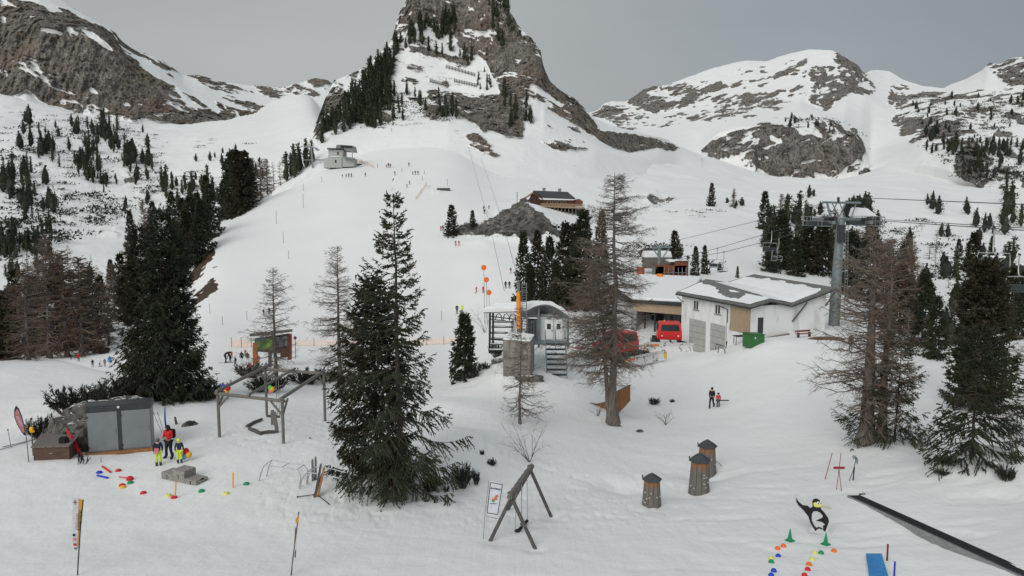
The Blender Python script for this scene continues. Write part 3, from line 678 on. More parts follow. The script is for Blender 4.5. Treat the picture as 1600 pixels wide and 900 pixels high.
def trunk_mesh(H, r0, seed, k=8, wob=0.08, flare=1.5, matl=None, top=0.015, n=14):
    r = np.random.default_rng(seed); mb = MB(); pts = []; rs = []
    ox = oy = 0.0
    for i in range(n):
        f = i / (n - 1); z = H * f
        pts.append((ox, oy, z)); ox += r.normal() * wob * H / 40; oy += r.normal() * wob * H / 40
        rs.append(max(top, r0 * (1 - f) ** 0.85) * (1 + (flare - 1) * math.exp(-f * 22)))
    pts[0] = (0, 0, -0.5)
    mb.tube(pts, rs, matl or M_BARK, k)
    return mb.mesh('trunk', smooth=True), np.array(pts), np.array(rs)
def at_z(pts, z):
    return np.array([np.interp(z, pts[:, 2], pts[:, 0]), np.interp(z, pts[:, 2], pts[:, 1]), z])

def spruce(H, Rr, seed, z0=0.08, whorl=0.34, nb=5, twig=0.26, card=0.15, cw=0.05, dens=1.0, droop=0.28, pw=0.8, gap=0.12, matl=None, cones=0, nc_=8, skirt=.82, lean=None, irregular=0.25, r0=None, core=True, flat=0.0):
    """returns (trunk mesh, crown mesh): whorled branches with side twigs and needle sprays"""
    r = np.random.default_rng(seed); matl = matl or M_NEEDLE
    tm, tp, tr = trunk_mesh(H, r0 or H * 0.012, seed, matl=M_BARK_D)
    A = Acc(); SP0, SP1, SR0, SR1 = [], [], [], []; CP_, CD, CL, CW = [], [], [], []; KP = []; NS0, NS1, NR0, NR1 = [], [], [], []
    z = H * z0; per = [r.random() * 6.28 for _ in range(4)]
    while z < H * 0.985:
        f = z / H; base_L = Rr * (1 - f) ** pw * (skirt + (1 - skirt) * min(1, f / (z0 + (.2 if skirt < .7 else .08))))
        k = nb if f < 0.85 else max(3, nb - 1)
        a0 = r.random() * 6.28
        for b in range(k):
            if r.random() < gap: continue
            az = a0 + 6.283 * b / k + r.normal() * 0.25
            side = 1 + irregular * (0.6 * math.sin(az + per[0] + f * 4) + 0.4 * math.sin(2 * az + per[1] + f * 13))
            L = base_L * side * r.uniform(0.72, 1.18) + 0.12
            up = 0.55 * f ** 1.5 - droop * (1 - f) + r.normal() * 0.07
            n = 7; s = np.linspace(0, 1, n)
            dirh = np.array([math.cos(az), math.sin(az), 0])
            zz = z + r.normal() * whorl * 0.25
            curve = L * (up * s - 0.22 * np.sin(s * PI * 0.9) * (1 - f) * 0.8 + 0.16 * s ** 3)
            P = at_z(tp, zz)[None] + dirh[None] * (L * s)[:, None]; P[:, 2] += curve
            P[:, :2] += r.normal(size=2) * 0.03 * L * s[:, None] ** 2
            br = 0.010 + 0.016 * L / 2
            SP0.append(P[:-1]); SP1.append(P[1:]); SR0.append(br * (1 - s[:-1] * .85)); SR1.append(br * (1 - s[1:] * .85))
            nt = max(4, int(L / twig * 2.6 * dens))
            ss = np.sort(r.uniform(0.12 if core else 0.3, 1.0, nt)) ** 0.8
            base = np.stack([np.interp(ss, s, P[:, c]) for c in range(3)], 1)
            sd = np.where(r.random(nt) < .5, -1, 1)
            ang = r.uniform(0.5, 1.1, nt) * sd
            tl = (0.12 + 0.42 * L * (1 - ss * 0.75) * (0.35 + 0.65 * np.minimum(1, ss * 3))) * r.uniform(.6, 1.1, nt)
            tl = np.minimum(tl, 0.35 * Rr + .1)
            cd, sn = np.cos(ang), np.sin(ang)
            perp = np.array([-math.sin(az), math.cos(az), 0])
            TD = dirh[None] * cd[:, None] + perp[None] * sn[:, None]; TD[:, 2] = -0.62 * (1 - f) - 0.1 + r.normal(size=nt) * 0.18 + up * 0.6
            TD = np.concatenate([TD, [dirh * 0.95 + np.array([0, 0, 0.25 + up])]]); base = np.concatenate([base, P[-1:] - dirh * 0.03]); tl = np.append(tl, 0.22)
            nc = nc_
            mid_ = base + TD * (tl * .55)[:, None]; mid_[:, 2] -= .03 * tl; end_ = base + TD * tl[:, None]; end_[:, 2] -= (.16 * (1 - f)) * tl
            NS0 += [base, mid_]; NS1 += [mid_, end_]; wr = cw * .42
            NR0 += [np.full(len(tl), wr), np.full(len(tl), wr * 1.05)]; NR1 += [np.full(len(tl), wr * 1.05), np.full(len(tl), wr * .3)]
            for q in range(nc):
                g = (q + r.random(len(tl))) / nc
                pos = base + TD * (tl * g)[:, None]; pos[:, 2] -= 0.10 * g * g * tl * (1 - f)
                D = TD + r.normal(size=TD.shape) * 0.42; D[:, 2] -= 0.45 * (1 - f)
                CP_.append(pos); CD.append(D); CL.append(card * r.uniform(.7, 1.35, len(tl))); CW.append(cw * r.uniform(.7, 1.4, len(tl)))
            if cones and f > 0.3 and r.random() < cones: KP.append(P[-2:][None].repeat(3, 0).reshape(-1, 3) + r.normal(size=(6, 3)) * 0.14)
        z += whorl * r.uniform(0.7, 1.3) * (0.55 + 0.6 * (1 - f))
    V, F = segs_mesh(np.concatenate(SP0), np.concatenate(SP1), np.concatenate(SR0), np.concatenate(SR1)); A.add(V, F, 1)
    V, F = cards(np.concatenate(CP_), np.concatenate(CD), np.concatenate(CL), np.concatenate(CW), r, roll=0.7 if flat else None); A.add(V, F, 0)
    V, F = segs_mesh(np.concatenate(NS0), np.concatenate(NS1), np.concatenate(NR0), np.concatenate(NR1)); A.add(V, F, 0)
    # leader
    top = at_z(tp, H); nn = 14
    V, F = cards(np.repeat(top[None], nn, 0) + r.normal(size=(nn, 3)) * [0.02, 0.02, 0.2] - [0, 0, 0.15], r.normal(size=(nn, 3)) * 0.5 + [0, 0, 1], np.full(nn, card * 1.3), np.full(nn, cw), r); A.add(V, F, 0)
    if KP:
        K = np.concatenate(KP); K[:, 2] -= 0.05
        V, F = cards(K, np.tile([0, 0, -1.0], (len(K), 1)) + r.normal(size=K.shape) * .15, np.full(len(K), 0.15), np.full(len(K), 0.06), r); A.add(V, F, 2)
    return tm, A.mesh('crown', (matl, M_BARK, M_CONE))

def pine(H, Rr, seed, n=260, card=0.55, cw=0.30, matl=None, z0=0.06, round_=True, core=True):
    """stone pine or young spruce seen far off: dense clumps of short needle sprays along a few limbs"""
    r = np.random.default_rng(seed); matl = matl or M_PINE
    tm, tp, tr = trunk_mesh(H * .93, H * 0.018, seed, k=5, n=5)
    A = Acc(); lobes = 16
    P, D = [], []
    for q in range(lobes):
        f = z0 + (1 - z0) * (q + r.random()) / lobes
        prof = (math.sin(min(1, (f + 0.12)) * PI) ** 0.55 if round_ else (1 - f) ** 0.8 + 0.05)
        az = r.random() * 6.28; rad = Rr * prof * r.uniform(.25, .72)
        c = at_z(tp, f * H * .96) + np.array([math.cos(az), math.sin(az), 0]) * rad * 0.8
        m = n // lobes
        off = r.normal(size=(m, 3)) * np.array([Rr * .30 * prof + .08, Rr * .30 * prof + .08, H * 0.035])
        P.append(c + off); dd = off * [1, 1, .3]; dd[:, :2] += (c - at_z(tp, f * H))[:2] * 1.2; dd[:, 2] += 0.5 * Rr; D.append(dd + r.normal(size=(m, 3)) * 0.25 * Rr)
    if core:
        k, nr = 7, 7; VV = np.zeros((nr, k, 3))
        for i in range(nr):
            f = z0 + (0.97 - z0) * i / (nr - 1); prof = (math.sin(min(1, (f + 0.12)) * PI) ** 0.55 if round_ else (1 - f) ** 0.8 + 0.03)
            for j in range(k):
                a = 6.283 * j / k; rr = Rr * prof * r.uniform(.38, .8) * (0.3 if i in (0, nr - 1) else 1)
                VV[i, j] = at_z(tp, f * H * .96) + np.array([math.cos(a) * rr, math.sin(a) * rr, r.normal() * H * .02])
        ii = np.arange(nr - 1)[:, None] * k; jj = np.arange(k)[None]
        Fc = np.stack([ii + jj, ii + (jj + 1) % k, ii + k + (jj + 1) % k, ii + k + jj], -1).reshape(-1, 4)
        A.add(VV.reshape(-1, 3), Fc, 0)
    P = np.concatenate(P); D = np.concatenate(D)
    V, F = cards(P, D, card * r.uniform(.6, 1.3, len(P)), cw * r.uniform(.6, 1.3, len(P)), r); A.add(V, F, 0)
    return tm, A.mesh('crown', (matl, M_BARK))

def larch(H, Rr, seed, z0=0.15, whorl=0.3, nb=4, sub=9, subsub=4, tw=0.012, pw=0.75, droop=0.12, matl=None, fork=False, gap=0.15, bow=0.0, r0=None, sag=0.25, lobe=0.3, maxL=None, wob=.08, flare=1.8):
    """bare larch: trunk, drooping limbs, fine twigs hanging off them"""
    r = np.random.default_rng(seed); matl = matl or M_TWIG
    tm, tp, tr = trunk_mesh(H, r0 or H * 0.016, seed, k=9, matl=M_BARK_L, wob=wob, flare=flare)
    S0, S1, R0, R1 = [], [], [], []; B0, B1, BR0, BR1 = [], [], [], []
    z = H * z0; ph = r.random() * 6.28
    while z < H * .99:
        f = z / H
        L0 = Rr * (1 - f) ** pw * (0.6 + .4 * min(1, (f - z0) / .12 + .2))
        for b in range(nb):
            if r.random() < gap: continue
            az = r.random() * 6.28
            L = L0 * r.uniform(.55, 1.15) * (1 + lobe * math.sin(az + ph + 5 * f)) + 0.15
            if maxL: L = min(L, maxL)
            up = 0.5 * f - droop + r.normal() * .08
            n = 8; s = np.linspace(0, 1, n); dirh = np.array([math.cos(az), math.sin(az), 0]); perp = np.array([-math.sin(az), math.cos(az), 0])
            P = at_z(tp, z)[None] + dirh[None] * (L * s)[:, None]
            P[:, 2] += L * (up * s - sag * np.sin(s * PI * .8) * (1 - f) + 0.25 * sag * s ** 2) + bow * np.sin(s * PI)
            wobb = np.cumsum(r.normal(size=(n, 3)), 0) * 0.028 * L; wobb[0] = 0; P += wobb
            br = tw * (0.9 + 1.0 * L)
            B0.append(P[:-1]); B1.append(P[1:]); BR0.append(br * (1 - .85 * s[:-1])); BR1.append(br * (1 - .85 * s[1:]))
            nt = max(3, int(sub * (0.4 + L / 2.2)))
            ss = r.uniform(.15, 1, nt); base = np.stack([np.interp(ss, s, P[:, c]) for c in range(3)], 1)
            tl = (0.12 + 0.38 * L * (1 - ss * .7)) * r.uniform(.5, 1.2, nt)
            ang = r.uniform(.4, 1.2, nt) * np.where(r.random(nt) < .5, -1, 1)
            TD = dirh[None] * np.cos(ang)[:, None] + perp[None] * np.sin(ang)[:, None]; TD[:, 2] = r.normal(size=nt) * .35 - 0.22 * (1 - f)
            mid = base + TD * (tl * .5)[:, None] + r.normal(size=(nt, 3)) * 0.06 * tl[:, None]; end = base + TD * tl[:, None] + r.normal(size=(nt, 3)) * .1 * tl[:, None]
            end[:, 2] -= .12 * tl
            S0 += [base, mid]; S1 += [mid, end]; R0 += [np.full(nt, tw * .8), np.full(nt, tw * .6)]; R1 += [np.full(nt, tw * .6), np.full(nt, tw * .3)]
            for q in range(subsub):
                g = r.uniform(.15, 1, nt); bs = base + (end - base) * g[:, None]
                d = TD + r.normal(size=(nt, 3)) * .75; l2 = tl * r.uniform(.2, .5, nt) * (1.1 - g * .6)
                S0.append(bs); S1.append(bs + d * l2[:, None]); R0.append(np.full(nt, tw * .5)); R1.append(np.full(nt, tw * .25))
        z += whorl * r.uniform(.6, 1.4) * (1.15 - .6 * f)
    A = Acc()
    V, F = segs_mesh(np.concatenate(S0), np.concatenate(S1), np.concatenate(R0), np.concatenate(R1)); A.add(V, F, 0)
    V, F = segs_mesh(np.concatenate(B0), np.concatenate(B1), np.concatenate(BR0), np.concatenate(BR1), 5); A.add(V, F, 1)
    return tm, A.mesh('crown', (matl, M_BARK_L))

def dwarf_pine(Rr, H, seed, shoots=60, per=16, nl=.16, nw=.035):
    """mugo pine: low fan of upturned shoots bristling with needles"""
    r = np.random.default_rng(seed); A = Acc(); S0, S1, R0 = [], [], []; P, D = [], []
    for q in range(shoots):
        az = r.random() * 6.28; rad = Rr * math.sqrt(r.random()); a = np.array([math.cos(az) * rad * .25, math.sin(az) * rad * .25, 0.0])
        b = np.array([math.cos(az) * rad * .8, math.sin(az) * rad * .8, H * r.uniform(.25, .55)])
        c = b + np.array([math.cos(az) * rad * .45 + r.normal() * .12, math.sin(az) * rad * .45 + r.normal() * .12, H * r.uniform(.1, .6)])
        S0 += [a, b]; S1 += [b, c]; R0 += [0.025, 0.016]
        g = r.uniform(.0, 1, per)[:, None]
        P.append(b + (c - b) * g); D.append((c - b)[None] * .8 + r.normal(size=(per, 3)) * .6 * np.linalg.norm(c - b))
    V, F = segs_mesh(S0, S1, R0, np.array(R0) * .6, 4); A.add(V, F, 1)
    P = np.concatenate(P); V, F = cards(P, np.concatenate(D), np.full(len(P), nl) * r.uniform(.7, 1.3, len(P)), np.full(len(P), nw), r); A.add(V, F, 0)
    return A.mesh('foliage', (M_PINE, M_BARK))

def tree_obj(kind, meshes, loc, label, cat, group=None, scale=1.0, rz=0.0, sx=1.0, tilt=None):
    tm, cm = meshes
    o = empty(kind, loc, label=label, cat=cat, group=group)
    o.rotation_euler = tilt or (0, 0, rz); o.scale = (scale * sx, scale * sx, scale)
    link('trunk', tm, o); link('crown', cm, o)
    return o
def single_tree(kind, meshes, loc, label, cat, group=None, scale=1.0, rz=0.0, sx=1.0):
    """far tree: one mesh, trunk and crown joined"""
    o = link(kind, meshes, loc=loc, rot=(0, 0, rz)); o.scale = (scale * sx, scale * sx, scale)
    return put(o, label, cat, group)
def join_meshes(name, tm, cm):
    bm = bmesh.new(); bm.from_mesh(cm); k = len(cm.materials); n0 = len(bm.faces)
    bm.from_mesh(tm); bm.faces.ensure_lookup_table()
    for f in list(bm.faces)[n0:]: f.material_index = k
    me = bpy.data.meshes.new(name); bm.to_mesh(me); bm.free()
    for m in list(cm.materials) + list(tm.materials): me.materials.append(m)
    return me
def px_h(p, npx):                 # metres spanned by npx photo pixels at point p
    return npx * p.y / FPX

# ------------------------------------------------ the big trees
def big_trees():
    def S(px, py, top, width, label, seed, kind='spruce_tree', **kw):
        p = on(px, py); H = px_h(p, py - top); Rr = px_h(p, width) / 2
        kw.setdefault('nb', 7); kw.setdefault('whorl', 0.30)
        return tree_obj(kind, spruce(H, Rr, seed, **kw), p - Vector((0, 0, 0.1)), label, 'spruce tree', rz=seed)
    S(626, 768, 286, 228, 'tallest spruce in the middle foreground, thin ragged top rising above its neighbour', 11, z0=0.02, card=0.13, cw=0.048, nc_=8, cones=0.3, skirt=.52, gap=0.27, irregular=0.5, droop=0.36, pw=1.0, dens=1.25, r0=.15, whorl=.40, nb=6)
    S(588, 740, 418, 150, 'denser shorter spruce growing just left of the tallest middle spruce', 12, z0=0.04, card=0.13, cw=0.05, nb=8, whorl=.32, matl=M_NEEDLE2, dens=1.4, gap=.1, pw=.62, cones=.12)
    S(258, 625, 318, 108, 'broad dark spruce behind the boulder and grey metal lockers', 13, z0=0.03, card=0.2, cw=0.05, matl=M_NEEDLE, dens=1.1, gap=.08, pw=.58, droop=.2, irregular=.3)
    S(230, 618, 350, 82, 'olive spruce pressed against the left side of the broad dark spruce', 14, z0=0.05, card=0.2, cw=0.05, matl=M_NEEDLE2, dens=1.1, gap=.05, pw=.5, droop=.2)
    S(285, 622, 372, 86, 'narrow spruce pressed against the right side of the broad dark spruce', 15, z0=0.05, card=0.2, cw=0.05, matl=M_NEEDLE, dens=1.0, gap=.08, pw=.5)
    S(1518, 716, 505, 150, 'bushy dark spruce at the right beside the round snow mound', 16, z0=0.02, card=0.14, cw=0.05, nb=7, whorl=.4, irregular=.4, dens=1.1, gap=.08, pw=.55)
    S(1525, 640, 402, 84, 'tall stone-dark spruce standing behind the bushy spruce at the right', 17, z0=0.1, card=0.22, cw=0.09, matl=M_NEEDLE2, dens=1.0, gap=.1, pw=.35)
    S(1398, 690, 520, 96, 'scraggly low spruce growing against the twin larch at the right', 18, z0=0.12, card=0.14, cw=0.035, gap=.35, pw=.4, dens=.9, irregular=.5)
    S(1362, 692, 585, 112, 'short half-bare spruce around the foot of the twin larch', 28, z0=0.12, card=0.14, cw=0.035, gap=.5, pw=.4, dens=.8, irregular=.5)
    S(726, 592, 490, 44, 'small cone-shaped spruce on the snow bank left of the grey lift station', 19, z0=0.06, card=0.22, cw=0.09, gap=.05, pw=.75)
    def Lr(px, py, top, width, label, seed, kind='larch_tree', **kw):
        tilt = kw.pop('tilt', None)
        p = on(px, py); H = px_h(p, py - top); Rr = px_h(p, width) / 2
        return tree_obj(kind, larch(H, Rr, seed, **kw), p - Vector((0, 0, 0.1)), label, 'larch tree', rz=seed, tilt=tilt)
    Lr(958, 662, 262, 226, 'tall bare larch with drooping twigs beside the curved wooden wall', 21, z0=0.26, whorl=.25, nb=4, sub=10, subsub=5, tw=.013, pw=.55, droop=.3, sag=.3, maxL=4.8, r0=.30, wob=.1, flare=2.3)
    Lr(954, 661, 400, 122, 'brown leaning larch stem crowding the left side of the tall bare larch', 22, tilt=(0, -.10, 0), z0=0.3, whorl=.2, nb=5, sub=11, subsub=5, tw=.013, pw=.35, droop=.15, matl=M_TWIG, r0=.2)
    Lr(533, 605, 378, 134, 'slender bare larch between the wooden pergola and the tallest spruce', 23, z0=0.16, whorl=.24, nb=4, sub=10, subsub=4, tw=.012, pw=.7, sag=.25)
    Lr(432, 598, 412, 122, 'slender bare larch in front of the wooden information board', 24, z0=0.12, whorl=.26, nb=4, sub=9, subsub=4, tw=.012, pw=.75)
    Lr(812, 662, 470, 96, 'young bare larch in front of the concrete block', 25, z0=0.08, whorl=.22, nb=4, sub=8, subsub=3, tw=.012, pw=.65, r0=.09)
    Lr(1352, 692, 345, 180, 'thick-stemmed twin larch, left stem, at the edge of the practice slope', 26, z0=0.2, whorl=.26, nb=4, sub=8, subsub=4, tw=.015, pw=.4, droop=.1, r0=.4, maxL=4.2, wob=.05)
    Lr(1378, 688, 362, 160, 'thinner second stem of the twin larch, right of the thick stem', 27, z0=0.25, whorl=.27, nb=4, sub=8, subsub=4, tw=.014, pw=.45, matl=M_TWIG_R, r0=.26, maxL=3.2)
    Lr(1610, 690, 520, 150, 'bare larch reaching in from the right edge behind the mound', 29, z0=0.1, whorl=.3, nb=4, sub=7, subsub=4, tw=.013, pw=.4)
    # bare shrub and saplings in the foreground
    def shrub(px, py, h, w, label, seed):
        p = on(px, py); H = px_h(p, h); Rr = px_h(p, w) / 2; r = np.random.default_rng(seed); mb = MB()
        for q in range(11):
            az = r.random() * 6.28; L = H * r.uniform(.55, 1.1); pts = [Vector((0, 0, -.05))]; d = Vector((math.cos(az) * Rr / H, math.sin(az) * Rr / H, 1)).normalized()
            for i in range(5):
                d = (d + Vector(r.normal(size=3)) * .16).normalized(); pts.append(pts[-1] + d * L / 5)
                if i > 1:
                    for _ in range(2):
                        dd = (d + Vector(r.normal(size=3)) * .5).normalized(); mb.tube([pts[-1], pts[-1] + dd * L * .16, pts[-1] + dd * L * .28 + Vector((0, 0, .02))], [.007, .005, .002], M_BARK, 3)
            mb.tube(pts, [.016, .013, .011, .009, .006, .003], M_BARK, 4)
        o = mb.build('bare_shrub', loc=p); put(o, label, 'shrub')
    shrub(828, 722, 62, 80, 'leafless shrub behind the top of the log swing frame', 1)
    shrub(1040, 664, 24, 30, 'tiny bare twigs poking from snow right of the tall larch', 2)
    shrub(934, 650, 16, 20, 'tiny bare twigs beside the root of the tall larch', 3)
    shrub(1430, 700, 40, 28, 'thin sapling between the twin larch and the bushy spruce', 4)
    shrub(757, 520, 42, 30, 'bare twiggy bush beside the orange marker discs', 5)
    shrub(1588, 725, 70, 50, 'bare twiggy bush behind the snow mound at the right edge', 6)
    # dwarf pines poking out of the snow
    protos = [dwarf_pine(1.0, 0.9, 60 + q, 70, 44) for q in range(3)]
    def DP(px, py, w, h, label, q=0, group=None):
        p = on(px, py); s = px_h(p, w) / 2.2; o = empty('dwarf_pine', p - Vector((0, 0, .12)), label=label, cat='dwarf pine', group=group)
        hz = px_h(p, h) / 1.0; o.scale = (s, s, hz); o.rotation_euler = (0, 0, px); link('foliage', protos[q % 3], o)
    DP(118, 650, 75, 52, 'dwarf pine bristling left of the boulder behind the wooden box', 0)
    DP(165, 632, 70, 36, 'dwarf pine behind the crest of the grey boulder', 1)
    DP(64, 684, 44, 38, 'small dwarf pine beside the red feather flag', 2)
    DP(205, 624, 60, 38, 'low dwarf pine at the left foot of the broad dark spruce', 2)
    DP(325, 622, 60, 32, 'low dwarf pine at the right foot of the broad dark spruce', 0)
    DP(392, 590, 44, 24, 'dwarf pine behind the left rear post of the pergola', 1)
    DP(420, 612, 60, 30, 'dwarf pine in the middle behind the pergola', 2)
    DP(478, 600, 58, 26, 'dwarf pine behind the right end of the pergola', 0)
    DP(512, 596, 40, 22, 'dwarf pine left of the slender larch trunk', 1)
    DP(735, 590, 26, 26, 'small dark dwarf pine at the foot of the cone-shaped spruce', 1)
    DP(775, 558, 22, 24, 'dwarf pine in front of the steel steps of the lift station', 2)
    DP(757, 576, 20, 12, 'dark little bush on the snow bank below the steel steps', 0)
    for q, (px, py, w, h, lb) in enumerate([(722, 762, 34, 46, 'largest green branch tip sticking out of snow right of the tallest spruce'), (744, 757, 12, 30, 'narrow branch tip rightmost beside the largest buried tip'), (672, 768, 22, 34, 'buried spruce branch tip below the right side of the tallest spruce'),
            (640, 752, 18, 30, 'buried branch tip under the skirt of the tallest spruce'), (697, 768, 10, 14, 'smallest green tip between two buried branch tips'), (768, 726, 14, 14, 'fallen dark twig bundle above the white banner'), (753, 710, 8, 12, 'tiny dark twig up the bank above the white banner'), (1022, 632, 16, 14, 'dark clump of twigs hanging at the end of the larch branch'), (1050, 628, 8, 7, 'tiny dark tuft right of the larch branch end'), (1474, 740, 24, 12, 'dark branch left of the snow mound'), (1572, 750, 26, 30, 'dark dead branches on the right flank of the snow mound'), (1478, 725, 30, 18, 'low dark pine at the foot of the bushy right spruce')]):
        DP(px, py, w, h, lb, q)

# ------------------------------------------------ forests and far trees
def far_trees():
    mid = [spruce(11, 2.1, 300 + q, z0=.05, whorl=.5, nb=7, card=.36, cw=.17, twig=.42, dens=.8, nc_=5, gap=.04, pw=.75, matl=[M_NEEDLE, M_NEEDLE2][q % 2]) for q in range(4)]
    midl = [larch(12, 2.4, 320 + q, z0=.08, whorl=.34, nb=5, sub=7, subsub=4, tw=.034, pw=.5, matl=M_TWIG_R) for q in range(3)]
    smallS = [join_meshes('spruce_tree', *pine(10, 2.0, 340 + q, n=330, card=.75, cw=.34, matl=M_NEEDLE, round_=False)) for q in range(5)]
    smallF = [join_meshes('slim_spruce', *pine(10, 1.35, 400 + q, n=300, card=.7, cw=.3, matl=M_NEEDLE, round_=False)) for q in range(5)]  # slimmer variant of the small spruce; spruces, not firs
    smallP = [join_meshes('stone_pine', *pine(9, 2.1, 360 + q, n=300, card=.7, cw=.36, matl=M_PINE)) for q in range(5)]
    smallL = [join_meshes('larch_tree', *larch(10, 2.0, 380 + q, z0=.1, whorl=.8, nb=4, sub=4, subsub=2, tw=.05, pw=.7, matl=M_TWIG)) for q in range(2)]
    def T(px, py, h, kind, label=None, group=None, sx=1.0, lod=None):
        p = on(px, py)
        H = px_h(p, h)
        rz = (px * 7.13) % 6.28; q = int(px * 3 + py)
        nm = {'f': 'slim_spruce', 's': 'spruce_tree', 'p': 'stone_pine', 'l': 'larch_tree'}[kind]
        ct = {'f': 'fir tree', 's': 'spruce tree', 'p': 'pine tree', 'l': 'larch tree'}[kind]
        if lod == 'mid':
            ms, H0 = (mid[q % 4], 11) if kind == 's' else (midl[q % 3], 12)
            return tree_obj(nm, ms, p - Vector((0, 0, .2)), label, ct, group, H / H0, rz, sx)
        ms, H0 = {'s': (smallS, 10), 'f': (smallF, 10), 'p': (smallP, 9), 'l': (smallL, 10)}[kind]
        return single_tree(nm, ms[q % len(ms)], p - Vector((0, 0, .2)), label, ct, group, H / H0, rz, sx)
    # individually placed mid-distance trees: (x, base, height, kind, label)
    for px, py, h, k, lb, sx in [
        (705, 368, 48, 's', 'round dark spruce at the left end of the rock below the mountain hut', 1.25), (739, 354, 26, 's', 'small spruce on top of the rock left of the mountain hut', 1.2),
        (818, 470, 108, 's', 'leftmost narrow spruce of the dark group behind the lift station', .8), (840, 465, 105, 's', 'second narrow spruce of the dark group behind the lift station', .8),
        (858, 470, 100, 's', 'third spruce of the dark group behind the lift station', .9), (885, 478, 130, 's', 'dense middle spruce of the dark group behind the lift station', .95),
        (910, 482, 152, 's', 'highest spruce of the dark group behind the lift station', .95), (897, 470, 120, 's', 'spruce hidden behind the highest of the dark group', .95), (939, 440, 110, 's', 'spruce right of the dark group, behind the tall larch', .7),
        (870, 486, 80, 's', 'low bushy spruce at the foot of the dark group', 1.2), (828, 482, 70, 's', 'low spruce above the white arched roof', 1.1),
        (1053, 422, 62, 's', 'spruce behind the orange lift machinery', 1.1), (1086, 430, 46, 's', 'small spruce right of the orange lift machinery', .9), (1101, 428, 46, 's', 'pointed small spruce right of its twin by the lift machinery', .8),
        (1152, 434, 20, 's', 'tiny lone spruce on the snow above the white building', .8), (1111, 322, 36, 's', 'spruce standing alone on the ridge above the lift cables', 1.0), (1146, 324, 30, 'l', 'bare larch on the ridge right of the lone spruce', 1.0),
        (1194, 358, 58, 's', 'pointed spruce left of the chairlift tower, tallest on the bank', 1.1), (1219, 352, 50, 'l', 'bare larch rising behind the pointed spruce near the lift tower', .9), (1218, 420, 92, 's', 'wide spruce behind the white building roof', 1.25),
        (1203, 425, 70, 's', 'spruce tucked left of the wide spruce behind the building', 1.1), (1262, 425, 80, 's', 'spruce between the building and the lift tower', 1.3), (1285, 430, 92, 's', 'spruce directly left of the lift tower', 1.2), (1242, 430, 60, 's', 'low spruce left of the lift tower', 1.3),
        (1330, 460, 100, 's', 'spruce right of the lift tower', 1.2), (1358, 470, 120, 's', 'spruce behind the twin larch, right of the lift tower', 1.1), (1405, 520, 110, 's', 'olive spruce behind the twin larch, right side', 1.2), (1440, 540, 120, 's', 'spruce between the twin larch and the right trees', 1.0),
        (1460, 560, 100, 's', 'low spruce left of the dark right-hand spruce', 1.1), (1383, 500, 130, 'l', 'rusty larch behind the twin larch', 1.2), (1420, 480, 100, 'l', 'rusty larch farther up right of the twin larch', 1.0),
        (1575, 520, 105, 's', 'spruce at the right edge behind the dark spruce', 1.1), (1596, 530, 110, 's', 'spruce cut by the right edge of the frame', 1.0), (1555, 500, 90, 's', 'spruce behind the right-hand trees near the low hut', 1.0),
        (1520, 425, 62, 's', 'dark spruce near the right-hand chair', 1.3), (1497, 405, 32, 's', 'small dark spruce left of the right-hand chair', 1.2), (1548, 410, 42, 's', 'slim spruce right of the right-hand chair', .8)]:
        T(px, py, h, k, lb, None, sx, 'mid')
    # left forest: larches and spruces behind the snow bank
    r = np.random.default_rng(5)
    n = 0
    for px, py, h, k, sx in [(75, 455, 90, 'l', 1.2), (20, 560, 120, 'l', 1.3), (45, 562, 150, 'l', 1.2), (78, 560, 165, 'l', 1.3), (105, 558, 172, 'l', 1.2), (128, 556, 160, 'l', 1.2), (150, 552, 140, 'l', 1.1), (170, 540, 100, 'l', 1.0),
                             (5, 560, 110, 's', 1.2), (60, 552, 120, 's', 1.1), (95, 540, 130, 's', 1.0), (140, 545, 110, 's', 1.0), (30, 545, 100, 's', 1.2), (-15, 560, 130, 's', 1.3), (160, 520, 90, 's', .9), (180, 500, 90, 'l', 1.0), (192, 475, 80, 's', .9), (205, 470, 90, 'l', .9), (175, 465, 60, 's', .8),
                             (195, 500, 70, 's', 1.2), (215, 490, 90, 's', 1.1), (68, 545, 130, 'l', 1.2), (116, 545, 130, 'l', 1.2), (12, 550, 90, 'l', 1.2), (90, 520, 130, 'l', 1.1), (50, 530, 120, 'l', 1.1), (135, 520, 100, 'l', 1.1), (25, 510, 90, 's', 1.0)]:
        T(px, py, h, k, 'bare rusty larch in the brown stand behind the snow bank' if k == 'l' else 'dark spruce within the brown larch stand behind the snow bank', 'brown larch stand at the left', sx, 'mid')
    for px, py, h, k, sx in [(300, 398, 90, 's', 1.2), (318, 402, 88, 's', 1.2), (330, 372, 84, 's', 1.0), (310, 372, 70, 's', 1.0), (285, 380, 70, 's', 1.1), (295, 420, 90, 's', 1.1), (270, 360, 60, 's', 1.0), (322, 345, 70, 's', .8), (240, 380, 64, 's', .9), (228, 400, 90, 'l', .8), (280, 440, 90, 's', 1.1), (206, 398, 68, 's', .8), (310, 410, 70, 's', 1.1)]:
        T(px, py, h, k, 'spruce on the bank between the left gully and the piste edge', 'trees along the left piste edge', sx, 'mid')
    for px, py, h, k, sx in [(352, 342, 60, 's', 1.3), (366, 338, 100, 's', 1.1), (375, 336, 98, 's', 1.2), (384, 330, 92, 's', 1.1), (358, 335, 84, 's', 1.1), (395, 322, 76, 'l', 1.1), (408, 312, 64, 'l', 1.2), (418, 304, 56, 'l', 1.1), (428, 298, 46, 'l', 1.1), (392, 310, 60, 's', 1.0), (438, 290, 40, 'l', 1.0),
                             (460, 278, 52, 's', 1.1), (448, 284, 46, 's', 1.1), (468, 268, 44, 's', 1.0), (478, 262, 42, 's', 1.0), (455, 276, 36, 's', 1.0), (488, 255, 36, 's', 1.0)]:
